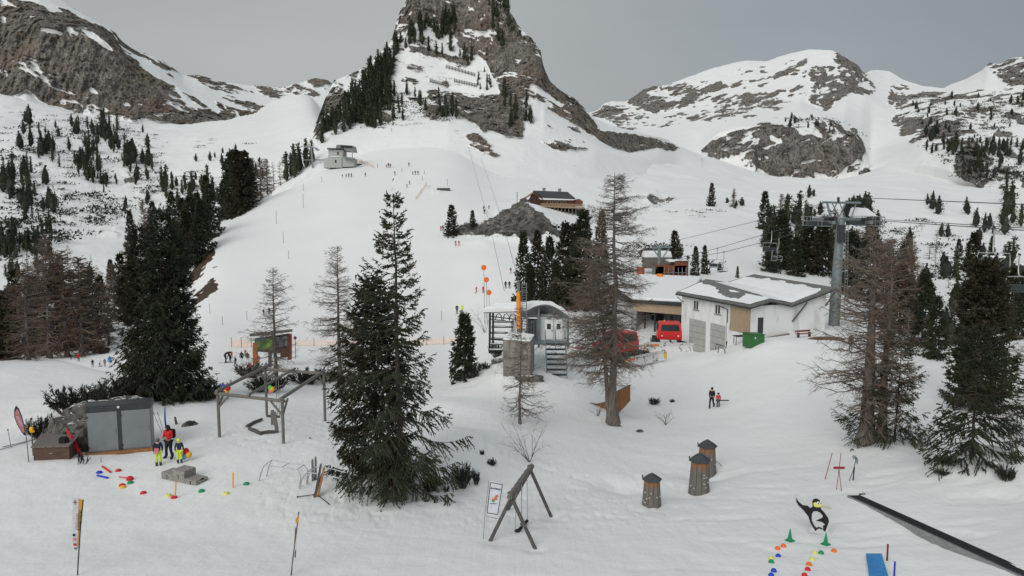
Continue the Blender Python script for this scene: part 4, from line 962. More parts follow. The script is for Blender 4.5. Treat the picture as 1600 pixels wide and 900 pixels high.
        T(px, py, h, k, 'tree in the dark row climbing along the upper piste edge', 'trees along the upper piste edge', sx, 'mid' if h > 55 else None)
    # the slopes: groups of far trees; (polygon, count, height range, kind, label, group)
    def scatter(poly, count, hr, kinds, label, group, seed, only=None, clump=0.0, sx=1.0):
        r = np.random.default_rng(seed); P = np.array(poly, float); lo, hi = P.min(0), P.max(0); k = 0; tries = 0; last = None
        while k < count and tries < count * 60:
            tries += 1
            if last is not None and r.random() < clump: q = last + r.normal(size=2) * [9, 7]
            else: q = r.uniform(lo, hi)
            if not inpoly(np.array([q[0]]), np.array([q[1]]), poly)[0]: continue
            if hit(q[0], q[1], only) is None: continue
            kk = kinds[int(r.integers(len(kinds)))]
            T(q[0], q[1], r.uniform(*hr), kk, label, group, sx * r.uniform(.8, 1.25)); last = q; k += 1
    gL = 'trees scattered over the left mountain slope'
    scatter([(0, 175), (60, 190), (95, 230), (110, 280), (95, 350), (60, 400), (0, 440)], 58, (16, 34), 'p', 'dark tree on the snowy slope at the far left', gL, 1, clump=.6)
    scatter([(60, 190), (130, 200), (230, 190), (245, 240), (235, 300), (215, 345), (150, 300), (100, 260)], 60, (10, 26), 'p', 'dark tree on the rocky ribs of the left slope', gL, 2, clump=.6)
    scatter([(225, 200), (240, 290), (225, 340), (205, 330), (195, 240)], 22, (14, 30), 'p', 'dark tree in the dense rib of the left slope', gL, 3, clump=.5)
    scatter([(245, 230), (420, 240), (410, 290), (340, 300), (300, 330), (250, 300)], 22, (8, 18), 'p', 'small lone tree on open snow left of the piste', gL, 4, clump=.3)
    scatter([(250, 290), (330, 285), (350, 320), (320, 350), (260, 350)], 22, (20, 38), 's', 'spruce above the bank left of the piste', gL, 14, clump=.3)
    scatter([(0, 380), (60, 380), (110, 400), (170, 440), (100, 450), (0, 470)], 16, (20, 34), 'pl', 'tree above the brown larch stand', gL, 15)
    scatter([(0, 175), (45, 185), (90, 240), (100, 300), (90, 350), (60, 400), (0, 440)], 55, (16, 36), 'f', 'slender dark tree on the snowy slope at the far left', gL, 41, clump=.75)
    scatter([(85, 190), (235, 190), (245, 250), (230, 330), (150, 300), (100, 260)], 50, (12, 30), 'f', 'slender dark tree on the rocky ribs of the left slope', gL, 42, clump=.75)
    gB = 'dense band of trees up the shoulder of the peak'
    scatter([(440, 285), (480, 240), (515, 190), (550, 150), (580, 115), (600, 85), (615, 95), (610, 150), (580, 200), (540, 205), (510, 240), (470, 270)], 66, (14, 36), 'f', 'dark tree in the dense band climbing the left shoulder of the peak', gB, 43, clump=.2, sx=1.5)
    gP = 'spruces growing on the central peak'
    scatter([(490, 235), (515, 195), (545, 160), (570, 140), (585, 120), (600, 100), (610, 105), (615, 150), (605, 195), (575, 205), (545, 200), (520, 230), (505, 245)], 62, (18, 34), 's', 'spruce in the dark band up the left shoulder of the peak', gP, 5, clump=.3, sx=1.2)
    scatter([(575, 110), (600, 85), (618, 60), (640, 50), (650, 60), (625, 90), (615, 130), (600, 190), (580, 160)], 40, (16, 30), 's', 'spruce on the snowy left ridge below the summit wall', gP, 6, sx=1.2)
    scatter([(615, 195), (600, 170), (620, 140), (700, 150), (710, 195), (660, 175)], 15, (12, 26), 's', 'spruce on the open snow face below the peak', gP, 7)
    scatter([(655, 35), (690, 25), (712, 30), (718, 70), (740, 95), (755, 112), (740, 118), (700, 90), (660, 80), (640, 70)], 38, (14, 28), 's', 'spruce on the ledges below the summit wall', gP, 8, sx=1.1)
    scatter([(755, 110), (775, 135), (765, 150), (740, 140)], 8, (8, 16), 's', 'spruce at the right edge of the snow face', gP, 9)
    scatter([(765, 20), (795, 0), (800, 70), (795, 100), (775, 80)], 9, (18, 30), 's', 'spruce clinging to the right wall of the peak', gP, 10)
    scatter([(782, 150), (800, 140), (808, 185), (800, 205), (788, 190)], 9, (18, 34), 's', 'spruce in the gully of the right wall', gP, 12)
    scatter([(812, 165), (832, 170), (832, 198), (820, 190)], 6, (14, 30), 's', 'spruce on the rib right of the peak', gP, 13)
    scatter([(693, 175), (712, 165), (714, 196), (700, 198)], 5, (26, 38), 's', 'tall spruce beside the lower rock of the peak', gP, 11, sx=.9)
    scatter([(760, 0), (792, 2), (790, 22), (765, 10)], 8, (10, 16), 's', 'spruce on the summit shoulder', gP, 16)
    scatter([(800, 32), (832, 66), (850, 86), (846, 96), (820, 70), (798, 50)], 12, (5, 10), 'p', 'low bush on the right skyline of the peak', gP, 17)
    gR = 'trees scattered over the right mountain slope'
    scatter([(1185, 190), (1270, 180), (1320, 195), (1330, 210), (1280, 205), (1200, 196)], 18, (6, 12), 'p', 'small pine along the top of the rock buttress', gR, 21, clump=.4)
    scatter([(1500, 235), (1540, 225), (1600, 230), (1600, 285), (1560, 290), (1500, 275)], 40, (9, 20), 'p', 'dark pine on the rocky knoll at the right', gR, 22, clump=.5)
    scatter([(1440, 200), (1490, 195), (1480, 250), (1445, 255)], 16, (10, 22), 'p', 'pine on the snow left of the right-hand knoll', gR, 23, clump=.4)
    scatter([(1420, 150), (1600, 150), (1600, 225), (1500, 225), (1430, 190)], 34, (6, 15), 'p', 'tiny pine high on the right slope', gR, 24, clump=.5)
    scatter([(1420, 320), (1490, 320), (1600, 330), (1600, 400), (1540, 410), (1480, 400), (1430, 390)], 20, (14, 34), 'p', 'dark tree on the snow behind the right-hand cables', gR, 25, clump=.5)
    scatter([(1560, 310), (1600, 310), (1600, 372), (1565, 370)], 9, (34, 48), 's', 'spruce in the tall clump at the right edge', gR, 26)
    scatter([(1225, 300), (1340, 310), (1400, 360), (1350, 400), (1240, 380)], 36, (12, 30), 'p', 'dark pine on the bank behind the lift tower', gR, 27, clump=.3, sx=1.3)
    scatter([(1240, 370), (1300, 370), (1300, 425), (1240, 420)], 12, (26, 44), 's', 'spruce on the bank left of the lift tower', gR, 32, sx=1.4)
    scatter([(1330, 380), (1500, 390), (1500, 470), (1420, 500), (1340, 450)], 26, (22, 40), 'pl', 'bushy tree behind the twin larch', gR, 28, sx=1.3)
    scatter([(1330, 430), (1450, 430), (1470, 560), (1380, 540)], 14, (44, 70), 'pl', 'bushy tree on the near bank behind the twin larch', gR, 31, sx=1.3)
    scatter([(1120, 300), (1170, 315), (1165, 335), (1130, 325)], 5, (8, 14), 'p', 'dark pine bush on the ridge above the cables', gR, 29, sx=1.6)
    scatter([(1185, 360), (1240, 330), (1300, 350), (1340, 380), (1330, 430), (1200, 425)], 30, (26, 48), 'f', 'slender dark tree on the bank around the lift tower', gR, 44, clump=.3, sx=1.5)
    scatter([(1420, 440), (1600, 400), (1600, 470), (1500, 500), (1430, 500)], 26, (26, 46), 'f', 'slender dark tree on the bank behind the right-hand trees', gR, 45, clump=.3, sx=1.4)
    scatter([(1480, 230), (1600, 225), (1600, 295), (1500, 280)], 26, (12, 26), 'f', 'slender dark tree on the right-hand rocky knoll', gR, 46, clump=.6, sx=1.3)
    scatter([(1460, 470), (1600, 440), (1600, 520), (1480, 560)], 18, (34, 60), 'pl', 'tree on the bank at the right edge', gR, 30, sx=1.2)
    # scrub of creeping pine and small rocks poking through the snow: nobody could count it
    r = np.random.default_rng(9); A = Acc()
    V, D, L, Wd = [], [], [], []
    for poly, count, size in [([(0, 170), (240, 180), (250, 300), (180, 340), (0, 430)], 460, 2.2), ([(100, 150), (250, 200), (420, 230), (400, 290), (250, 300)], 100, 1.5), ([(540, 150), (620, 140), (700, 160), (715, 190), (600, 200)], 150, 1.2), ([(620, 95), (780, 110), (775, 140), (640, 130)], 45, .8),
                              ([(1420, 150), (1600, 140), (1600, 290), (1500, 280), (1430, 200)], 340, 1.9), ([(1190, 182), (1300, 182), (1340, 215), (1200, 205)], 50, 1.8), ([(1150, 300), (1400, 330), (1560, 380), (1580, 440), (1330, 450), (1230, 360)], 190, 1.0),
                              ([(960, 300), (1130, 325), (1120, 345), (1000, 330)], 40, .7), ([(1100, 395), (1130, 420), (1090, 425)], 10, .8), ([(640, 60), (760, 110), (700, 105)], 40, 1.2), ([(700, 195), (800, 250), (900, 260), (760, 260)], 16, .5), ([(860, 345), (940, 380), (930, 420), (870, 400)], 70, 1.1), ([(750, 345), (850, 340), (850, 370), (760, 370)], 30, .5), ([(990, 380), (1060, 385), (1060, 410), (1000, 410)], 40, .9), ([(1000, 150), (1350, 210), (1350, 170), (1200, 150)], 40, 1.2)]:
        P0 = np.array(poly, float); lo, hi = P0.min(0), P0.max(0); last = None
        for _ in range(count):
            q = r.uniform(lo, hi) if (last is None or r.random() < .5) else last + r.normal(size=2) * [10, 4]
            if not inpoly(np.array([q[0]]), np.array([q[1]]), poly)[0]: continue
            last = q; p = hit(q[0], q[1])
            if p is None: continue
            m = 26; s = size * r.uniform(.4, 1.5)
            off = r.normal(size=(m, 3)) * [s * 1.5, s * .8, s * .22]; off[:, 2] = np.abs(off[:, 2])
            V.append(np.array(p) + off); D.append(r.normal(size=(m, 3)) * [1, 1, .6] + [0, 0, .5]); L.append(s * r.uniform(.35, .8, m)); Wd.append(s * r.uniform(.2, .4, m))
    Vv, F = cards(np.concatenate(V), np.concatenate(D), np.concatenate(L), np.concatenate(Wd), r); A.add(Vv, F)
    o = link('creeping_pine_scrub', A.mesh('creeping_pine_scrub', (M_PINE,)))
    put(o, 'dark creeping pine scrub dotting the snowy mountain slopes', 'scrub', kind='stuff')
big_trees()
far_trees()
# ================================================================== PEOPLE
M_SKIN = mat('skin', (0.55, 0.33, 0.24), 0.6)
M_BLACK = mat('black cloth', (0.018, 0.018, 0.021), 0.85)
M_DKBLUE = mat('dark navy cloth', (0.022, 0.030, 0.055), 0.85)
M_RED = mat('red ski jacket', (0.55, 0.022, 0.020), 0.75)
M_NEON = mat('neon yellow ski trousers', (0.62, 0.80, 0.02), 0.75)
M_PINK = mat('pink bib', (0.75, 0.22, 0.28), 0.75)
M_GREY = mat('grey cloth', (0.16, 0.16, 0.165), 0.85)
M_BROWN = mat('brown cloth', (0.09, 0.065, 0.05), 0.85)
M_BLUEJ = mat('bright blue jacket', (0.02, 0.20, 0.55), 0.75)
M_WHITEC = mat('white cloth', (0.65, 0.65, 0.66), 0.8)
M_LIME = mat('lime helmet shell', (0.60, 0.78, 0.05), 0.4)
M_BOOT = mat('black ski boot', (0.02, 0.02, 0.022), 0.4)
M_SKI = mat('dark ski', (0.05, 0.05, 0.06), 0.35)
M_EYE = mat('dark eye', (0.02, 0.015, 0.012), 0.3)
M_BEIGE = mat('beige trousers', (0.36, 0.33, 0.29), 0.8)

BASE = {'pel': (0, 0, .96, .115), 'spi': (0, 0, 1.14, .11), 'che': (0, 0.01, 1.34, .135), 'nec': (0, .01, 1.49, .052), 'hed': (0, .03, 1.60, .092), 'top': (0, .01, 1.70, .085), 'nos': (0, .135, 1.595, .012)}
for s_, sx_ in (('L', -1), ('R', 1)):
    BASE.update({'sho' + s_: (sx_ * .175, 0, 1.42, .058), 'elb' + s_: (sx_ * .25, -.03, 1.15, .044), 'wri' + s_: (sx_ * .26, .06, .92, .030), 'pal' + s_: (sx_ * .26, .08, .855, .030),
                 'hip' + s_: (sx_ * .09, 0, .88, .085), 'kne' + s_: (sx_ * .105, .03, .50, .058), 'ank' + s_: (sx_ * .11, -.02, .10, .040), 'toe' + s_: (sx_ * .12, .15, .045, .034)})
EDG = [('pel', 'spi'), ('spi', 'che'), ('che', 'nec'), ('nec', 'hed'), ('hed', 'top'), ('hed', 'nos')]
for s_ in 'LR': EDG += [('che', 'sho' + s_), ('sho' + s_, 'elb' + s_), ('elb' + s_, 'wri' + s_), ('wri' + s_, 'pal' + s_), ('pel', 'hip' + s_), ('hip' + s_, 'kne' + s_), ('kne' + s_, 'ank' + s_), ('ank' + s_, 'toe' + s_)]
def pose(**kw):
    J = dict(BASE)
    for k, v in kw.items(): J[k] = (*v, BASE[k][3])
    return J
POSES = {
 'stand': pose(),
 'walk': pose(kneR=(.10, .22, .52), ankR=(.10, .28, .10), toeR=(.10, .45, .07), kneL=(-.10, -.04, .50), ankL=(-.10, -.34, .14), toeL=(-.10, -.20, .04), elbR=(.25, -.14, 1.17), wriR=(.25, -.12, .95), palR=(.25, -.11, .885), elbL=(-.25, .08, 1.17), wriL=(-.24, .24, 1.0), palL=(-.24, .29, .95)),
 'phone': pose(hed=(0, .07, 1.585), top=(0, .07, 1.69), nos=(0, .165, 1.56), elbR=(.25, .05, 1.16), wriR=(.10, .25, 1.15), palR=(.05, .30, 1.16), elbL=(-.25, .05, 1.16), wriL=(-.08, .25, 1.12), palL=(-.03, .30, 1.14), kneL=(-.13, .05, .5), ankL=(-.16, -.02, .1), toeL=(-.2, .14, .045), ankR=(.18, .0, .1), toeR=(.22, .16, .045), kneR=(.14, .04, .5)),
 'ski': pose(pel=(0, -.08, .84), spi=(0, .0, 1.0), che=(0, .10, 1.18), nec=(0, .15, 1.32), hed=(0, .20, 1.42), top=(0, .19, 1.52), nos=(0, .30, 1.41), shoL=(-.175, .10, 1.26), shoR=(.175, .10, 1.26), elbL=(-.30, .18, 1.04), elbR=(.30, .18, 1.04), wriL=(-.30, .42, 1.0), wriR=(.30, .42, 1.0), palL=(-.30, .48, .99), palR=(.30, .48, .99), hipL=(-.09, -.06, .78), hipR=(.09, -.06, .78), kneL=(-.11, .14, .46), kneR=(.11, .14, .46)),
 'bend': pose(pel=(0, -.12, .9), spi=(0, .05, 1.03), che=(0, .24, 1.08), nec=(0, .37, 1.12), hed=(0, .46, 1.12), top=(0, .54, 1.16), nos=(0, .50, 1.03), shoL=(-.175, .26, 1.1), shoR=(.175, .26, 1.1), elbL=(-.2, .34, .85), elbR=(.2, .34, .85), wriL=(-.14, .42, .62), wriR=(.14, .42, .62), palL=(-.14, .44, .56), palR=(.14, .44, .56), hipL=(-.09, -.1, .85), hipR=(.09, -.1, .85)),
}
def skin_mesh(name, J, keys, grow, mats, level=1, fingers=False, root='pel', cut=None):
    verts, idx = [], {}
    for k in keys:
        idx[k] = len(verts); verts.append(J[k])
    ed = [(idx[a], idx[b]) for a, b in EDG if a in idx and b in idx]
    if fingers:
        for s_ in 'LR':
            p = Vector(J['pal' + s_][:3]); d = (p - Vector(J['wri' + s_][:3])).normalized(); sx = -1 if s_ == 'L' else 1
            side = d.cross(Vector((sx, 0, 0))); side = side.normalized() if side.length > .1 else Vector((0, 1, 0))
            inn = Vector((-sx, 0, 0)) if abs(d.x) < .7 else Vector((0, 0, -1))
            for q, (o, ln) in enumerate([(-.030, .062), (-.010, .075), (.010, .070), (.030, .055)]):
                a = p + side * o + d * .03; b = a + d * ln * .55 + inn * .006; c = b + d * ln * .4 + inn * .022
                i0 = len(verts); verts += [(*a, .0095), (*b, .009), (*c, .0075)]; ed += [(idx['pal' + s_], i0), (i0, i0 + 1), (i0 + 1, i0 + 2)]
            a = p - side * .035; b = a + d * .03 - side * .02 + inn * .01; i0 = len(verts)
            verts += [(*a, .011), (*b, .009)]; ed += [(idx['pal' + s_], i0), (i0, i0 + 1)]
    me = bpy.data.meshes.new(name); me.from_pydata([v[:3] for v in verts], ed, [])
    o = bpy.data.objects.new(name, me); col.objects.link(o)
    m = o.modifiers.new('skin', 'SKIN'); m.use_smooth_shade = True
    if not me.skin_vertices: me.skin_vertices.new(name='skin')
    for i, v in enumerate(verts):
        r = v[3] * grow; me.skin_vertices[0].data[i].radius = (r, r)
        me.skin_vertices[0].data[i].use_root = (i == idx.get(root, 0))
    if level:
        sb = o.modifiers.new('sub', 'SUBSURF'); sb.levels = level; sb.render_levels = level
    dg = bpy.context.evaluated_depsgraph_get()
    out = bpy.data.meshes.new_from_object(o.evaluated_get(dg)); out.name = name
    bpy.data.objects.remove(o); bpy.data.meshes.remove(me)
    out.materials.clear()
    for q in mats: out.materials.append(q)
    return out
UP = ['spi', 'che', 'shoL', 'shoR', 'elbL', 'elbR', 'wriL', 'wriR', 'pel']; LO = ['pel', 'hipL', 'hipR', 'kneL', 'kneR', 'ankL', 'ankR']
FAR = {}
def far_mesh(ps, jm, tm, hm):
    """small figure in the distance: one continuous body coloured jacket / trousers / head"""
    if ps not in FAR:
        m = skin_mesh('person', POSES[ps], list(BASE), 1.28, (M_BLACK,), 1)
        cz = np.array([p.center[:] for p in m.polygons]); J = POSES[ps]
        neck = np.array(J['nec'][:3]); hd = np.array(J['hed'][:3]); pz = J['pel'][2]
        mi = np.ones(len(cz), int)
        dh = np.linalg.norm(cz - hd, axis=1)
        hips = np.array(J['hipL'][:3]); 
        up = np.array(J['che'][:3]) - np.array(J['pel'][:3]); up /= np.linalg.norm(up)
        h = (cz - np.array(J['pel'][:3])) @ up
        mi[h > -0.05] = 0
        ax = (np.array(J['hed'][:3]) - np.array(J['che'][:3])); ax /= np.linalg.norm(ax)
        mi[((cz - np.array(J['nec'][:3])) @ ax > 0.01) & (dh < .25)] = 2
        for s_ in 'LR':
            mi[np.linalg.norm(cz - np.array(J['wri' + s_][:3]), axis=1) < .25] = 0
            mi[cz[:, 2] < .14] = 3
        FAR[ps] = (m, mi)
    m, mi = FAR[ps]; m2 = m.copy(); m2.materials.clear()
    for q in (jm, tm, hm, M_BOOT): m2.materials.append(q)
    m2.polygons.foreach_set('material_index', mi.astype(np.int32)); m2.name = 'person'
    return m2
def ski_mesh():
    mb = MB(); n = 9; pts = []
    top, bot = [], []
    for i in range(n):
        f = i / (n - 1); y = -0.75 + 1.6 * f; w = .045 + .018 * abs(2 * f - 1); z = .01 + (0.16 * max(0, f - .85) / .15 * (f - .85) * 6)
        if i == n - 1: w = .02
        top.append((w, y, z)); bot.append((-w, y, z))
    vs = top + bot + [(x, y, z + .012) for x, y, z in top] + [(x, y, z + .012) for x, y, z in bot]; fs = []
    for i in range(n - 1):
        fs += [(i, i + 1, n + i + 1, n + i), (2 * n + i, 3 * n + i, 3 * n + i + 1, 2 * n + i + 1), (i, 2 * n + i, 2 * n + i + 1, i + 1), (n + i, n + i + 1, 3 * n + i + 1, 3 * n + i)]
    mb.add(vs, fs, M_SKI); mb.box((0, -.02, .05), (.06, .28, .05), M_BOOT)
    return mb.mesh('ski', True)
SKI = ski_mesh()
def far_person(px, py, hpx, ps, jm, tm, hm, face, label, skis=False, group=None):
    p = on(px, py); H = px_h(p, hpx)
    top = {'stand': 1.80, 'walk': 1.80, 'phone': 1.78, 'ski': 1.62, 'bend': 1.3}[ps]
    s = H / top; s = max(.5, min(s, 1.25))
    o = link('person', far_mesh(ps, jm, tm, hm), loc=p - Vector((0, 0, .02)), rot=(0, 0, R(face))); o.scale = (s, s, s)
    put(o, label, 'person', group)
    if skis:
        for sx in (-.11, .11): link('ski', SKI, o, loc=(sx, 0, 0))
    return o
def near_person(p, H, ps, jm, tm, face, label, head='hood', hm=M_BLACK, sole=.0):
    J = POSES[ps]; s = H / 1.80
    o = empty('person', p, R(face), label, 'person'); o.scale = (s, s, s)
    link('body', skin_mesh('body', J, list(BASE), 1.0, (M_SKIN,), 2, True), o)
    hd = Vector(J['hed'][:3])
    link('jacket', skin_mesh('jacket', J, UP, 1.42, (jm,), 2, root='che'), o)
    link('trousers', skin_mesh('trousers', J, LO, 1.36, (tm,), 2), o)
    for s_ in 'LR':
        a, t = Vector(J['ank' + s_][:3]), Vector(J['toe' + s_][:3]); mb = MB()
        mb.tube([a + Vector((0, 0, .20)), a + Vector((0, 0, .05)), a + (t - a) * .5 + Vector((0, 0, -.01)), t + (t - a) * .12], [.072, .075, .066, .045], M_BOOT, 10)
        mb.build('boot', o, smooth=True)
    mb = MB()
    if head == 'hood':
        mb.ball(hd + Vector((0, -.035, .03)), .125, hm, 14, (1, 1, 1.12)); mb.tube([Vector(J['nec'][:3]) + Vector((0, -.02, -.05)), hd + Vector((0, -.06, .0))], [.11, .12], hm, 10)
        mb.build('hood', o, smooth=True)
    elif head == 'helmet':
        mb.ball(hd + Vector((0, -.02, .05)), .142, hm, 16, (1, 1.08, .95)); mb.build('helmet', o, smooth=True)
        g = MB(); g.tube([hd + Vector((.11 * math.sin(a), .11 * math.cos(a), .02)) for a in np.linspace(-1.2, 1.2, 7)], .03, M_BLACK, 6); g.build('goggles', o)
    else:
        mb.ball(hd + Vector((0, -.01, .06)), .118, hm, 14, (1, 1.05, .9)); mb.ball(hd + Vector((0, -.02, .19)), .035, hm, 8); mb.build('hat', o, smooth=True)
    n = Vector(J['nos'][:3])
    for sx in (-1, 1):
        e = MB(); e.ball(hd + Vector((sx * .034, .088, .012)), .011, M_EYE, 8); e.build('eye', o)
        e = MB(); e.ball(hd + Vector((sx * .098, .0, -.005)), .024, M_SKIN, 8, (.5, 1, 1.3)); e.build('ear', o)
    e = MB(); e.tube([hd + Vector((-.025, .092, -.045)), hd + Vector((0, .098, -.05)), hd + Vector((.025, .092, -.045))], .006, mat('lips', (.45, .16, .14), .5), 6); e.build('mouth', o)
    return o
def build_people():
    # ski teacher with two children by the lockers
    t = near_person(on(265, 716), px_h(on(265, 716), 57), 'phone', M_RED, M_BLACK, 165, 'adult in red jacket and black trousers looking down at a phone between two children', 'hood', M_BLACK)
    b = MB(); b.box((0, -.27, 1.22), (.34, .2, .46), M_BLACK); b.build('backpack', t, bevel=.05)
    c = MB(); c.box((.0, .345, 1.17), (.075, .012, .14), M_BLACK, mat3=Matrix.Rotation(R(-50), 3, 'X')); c.build('phone', t)
    k1 = near_person(on(248, 727), px_h(on(248, 727), 46), 'stand', M_DKBLUE, M_NEON, 205, 'child in neon yellow trousers, pink bib and grey helmet, left of the red-jacketed adult', 'helmet', M_GREY)
    b = MB(); b.box((.08, .19, 1.0), (.26, .06, .34), M_PINK); b.build('bib', k1, bevel=.02)
    near_person(on(281, 724), px_h(on(281, 724), 42), 'stand', M_DKBLUE, M_NEON, 20, 'child in lime helmet and neon trousers, right of the red-jacketed adult', 'helmet', M_LIME)
    near_person(on(1112, 637), px_h(on(1112, 637), 34), 'walk', M_BLACK, M_BLACK, 150, 'adult in black jacket walking hand in hand on the open snow at right', 'hat', M_BLACK)
    k = near_person(on(1122, 636), px_h(on(1122, 636), 24), 'stand', M_RED, M_DKBLUE, 170, 'child in red jacket carrying skis beside the adult in black', 'helmet', M_BLACK)
    for q in (0, 1):
        s = link('ski', SKI); s.location = k.location + Vector((.25, -.12 - .05 * q, .58)); s.rotation_euler = (R(4), R(80), R(-85)); s.scale = (.8, .65, .8)
        put(s, 'short ski carried under the arm of the child in the red jacket', 'ski', 'pair of skis carried by the walking child')
    far = [
     (353, 567, 20, 'bend', M_BLACK, M_BLACK, M_BLACK, -80, 'person in black bending down, leftmost of the group by the information board', 1), (360, 566, 13, 'bend', M_BLACK, M_BLACK, M_BLACK, 60, 'small child in black crouching beside the bending person', 1),
     (362, 560, 13, 'stand', M_RED, M_DKBLUE, M_RED, 10, 'child all in red standing up-slope behind the crouching child', 0), (378, 568, 21, 'stand', M_BLACK, M_WHITEC, M_BLACK, 180, 'person with black jacket and pale trousers holding a dark bag', 0),
     (387, 568, 20, 'stand', M_BROWN, M_WHITEC, M_GREY, 180, 'person in brown jacket and pale trousers next to the orange post', 0), (391, 582, 18, 'stand', M_RED, M_BLACK, M_GREY, 0, 'person in red jacket behind the pergola dwarf pine', 0),
     (402, 584, 22, 'stand', M_BROWN, M_BROWN, M_BLACK, 0, 'person in dark brown clothes in front of the information board', 0), (404, 572, 20, 'stand', M_PINK, M_BLACK, M_WHITEC, 180, 'person in pale pink standing under the information board', 0),
     (111, 562, 10, 'stand', M_BLACK, M_BLACK, M_BLACK, 0, 'person in black half hidden behind the snow bank at left', 0), (123, 565, 15, 'stand', M_RED, M_BLACK, M_GREY, 20, 'person in red jacket behind the snow bank at left', 0),
     (156, 573, 14, 'stand', M_WHITEC, M_GREY, M_WHITEC, 0, 'person in white, left of the bright blue jacket behind the bank', 1), (164, 573, 14, 'stand', M_GREY, M_GREY, M_BROWN, 30, 'person in grey between the white and the bright blue skiers', 0), (172, 574, 20, 'stand', M_BLUEJ, M_WHITEC, M_BLUEJ, 190, 'skier in bright blue jacket behind the snow bank', 1),
     (714, 490, 15, 'stand', M_BLACK, M_BLACK, M_NEON, 180, 'skier in black left of the one in the neon jacket on the lower piste', 1), (722, 490, 15, 'stand', M_NEON, M_BLACK, M_NEON, 180, 'skier in neon yellow jacket on the lower piste', 1),
     (744, 457, 10, 'ski', M_RED, M_RED, M_RED, -30, 'small skier in pink-red turning left of the orange marker poles', 1), (755, 458, 12, 'stand', M_RED, M_BLACK, M_RED, 170, 'skier in pink-red right beside the orange marker poles', 0),
     (790, 451, 13, 'stand', M_BLACK, M_BLACK, M_BLACK, 0, 'left of two dark figures at the edge of the spruce group', 0), (796, 451, 13, 'stand', M_BLACK, M_DKBLUE, M_BLACK, 0, 'right of two dark figures at the edge of the spruce group', 0), (798, 427, 10, 'stand', M_BROWN, M_PINK, M_BLACK, 0, 'figure in brown and pink beside the topmost branches of the spruce group', 1),
     (689, 361, 9, 'stand', M_RED, M_BLACK, M_BLACK, 180, 'left of two skiers by the round spruce', 0), (692, 360, 9, 'stand', M_BLACK, M_BLACK, M_BLACK, 180, 'right of two skiers by the round spruce', 0), (712, 384, 9, 'ski', M_GREY, M_RED, M_RED, 180, 'small skier in grey and red below the round spruce', 1), (717, 384, 9, 'stand', M_RED, M_PINK, M_BLACK, 180, 'small skier in red and pink below the round spruce', 1),
     (574, 420, 9, 'ski', M_BLACK, M_BLACK, M_BLACK, 150, 'lone skier in black left of the tallest spruce top', 1), (556, 438, 10, 'stand', M_BLACK, M_BLACK, M_BLACK, 180, 'lone figure in black right of the slender larch', 0), (412, 492, 10, 'stand', M_BLACK, M_BLACK, M_BLACK, 180, 'left of two dark figures behind the slender larch', 0), (421, 492, 13, 'stand', M_BLACK, M_BLACK, M_BLACK, 180, 'right of two dark figures behind the slender larch', 0),
     (756, 329, 8, 'stand', M_BLACK, M_BLACK, M_BLACK, 180, 'figure in black above the rock left of the mountain hut', 0), (764, 327, 7, 'stand', M_BROWN, M_BLACK, M_BLACK, 180, 'figure in brown above the rock left of the mountain hut', 0), (757, 334, 7, 'bend', M_BLACK, M_BLACK, M_BLACK, 180, 'bending figure above the rock left of the mountain hut', 0),
     (535, 278, 6, 'stand', M_BLACK, M_WHITEC, M_BLACK, 180, 'first of the row of figures below the top station', 0), (541, 277, 6, 'stand', M_BLACK, M_BLACK, M_BLACK, 180, 'second of the row of figures below the top station', 0), (545, 277, 7, 'stand', M_BLACK, M_BLACK, M_BLACK, 180, 'third of the row of figures below the top station', 0), (549, 277, 7, 'stand', M_BLACK, M_DKBLUE, M_BLACK, 180, 'fourth of the row of figures below the top station', 0),
     (571, 276, 7, 'stand', M_BLACK, M_BLACK, M_BLACK, 180, 'single figure right of the row below the top station', 0), (604, 262, 6, 'stand', M_RED, M_BLACK, M_BLACK, 180, 'left figure of the trio high on the piste', 0), (607, 262, 8, 'stand', M_BLACK, M_BLACK, M_BLACK, 180, 'middle figure of the trio high on the piste', 0), (610, 262, 7, 'stand', M_BLACK, M_BLACK, M_BLACK, 180, 'right figure of the trio high on the piste', 0),
     (617, 274, 7, 'stand', M_BLACK, M_GREY, M_BLACK, 180, 'single figure between the trio and the quartet on the upper piste', 0), (639, 260, 7, 'stand', M_BLACK, M_BLACK, M_BLACK, 180, 'single figure highest on the piste', 0), (645, 273, 6, 'stand', M_RED, M_BLACK, M_BLACK, 180, 'first of the quartet on the upper piste', 0), (649, 273, 7, 'stand', M_BLACK, M_BLACK, M_BLACK, 180, 'second of the quartet on the upper piste', 0), (653, 273, 7, 'stand', M_BLACK, M_BLACK, M_BLACK, 180, 'last of the quartet on the upper piste', 0),
     (636, 293, 6, 'ski', M_RED, M_BLACK, M_BLACK, 180, 'skier in red just above the top of the tallest spruce', 1), (640, 288, 6, 'ski', M_BLACK, M_BLACK, M_BLACK, 180, 'skier in black just above the top of the tallest spruce', 1),
     (145, 574, 14, 'stand', M_BLACK, M_GREY, M_RED, 40, 'person in black leftmost of the skiers behind the snow bank', 0), (368, 572, 16, 'walk', M_DKBLUE, M_BLACK, M_BLACK, 90, 'child in dark blue walking left of the person with the bag', 0), (383, 557, 12, 'ski', M_RED, M_BLACK, M_BLACK, -20, 'small skier in red farther up behind the information board group', 1), (416, 580, 16, 'stand', M_BLUEJ, M_BLACK, M_BLACK, 0, 'person in bright blue between the larch trunk and the board post', 0),
     (1329, 547, 26, 'stand', M_BLACK, M_BLACK, M_BLACK, 180, 'person in black seen through the twigs of the twin larch', 0),
    ]
    for a in far:
        far_person(*a[:9], skis=bool(a[9]))
build_people()
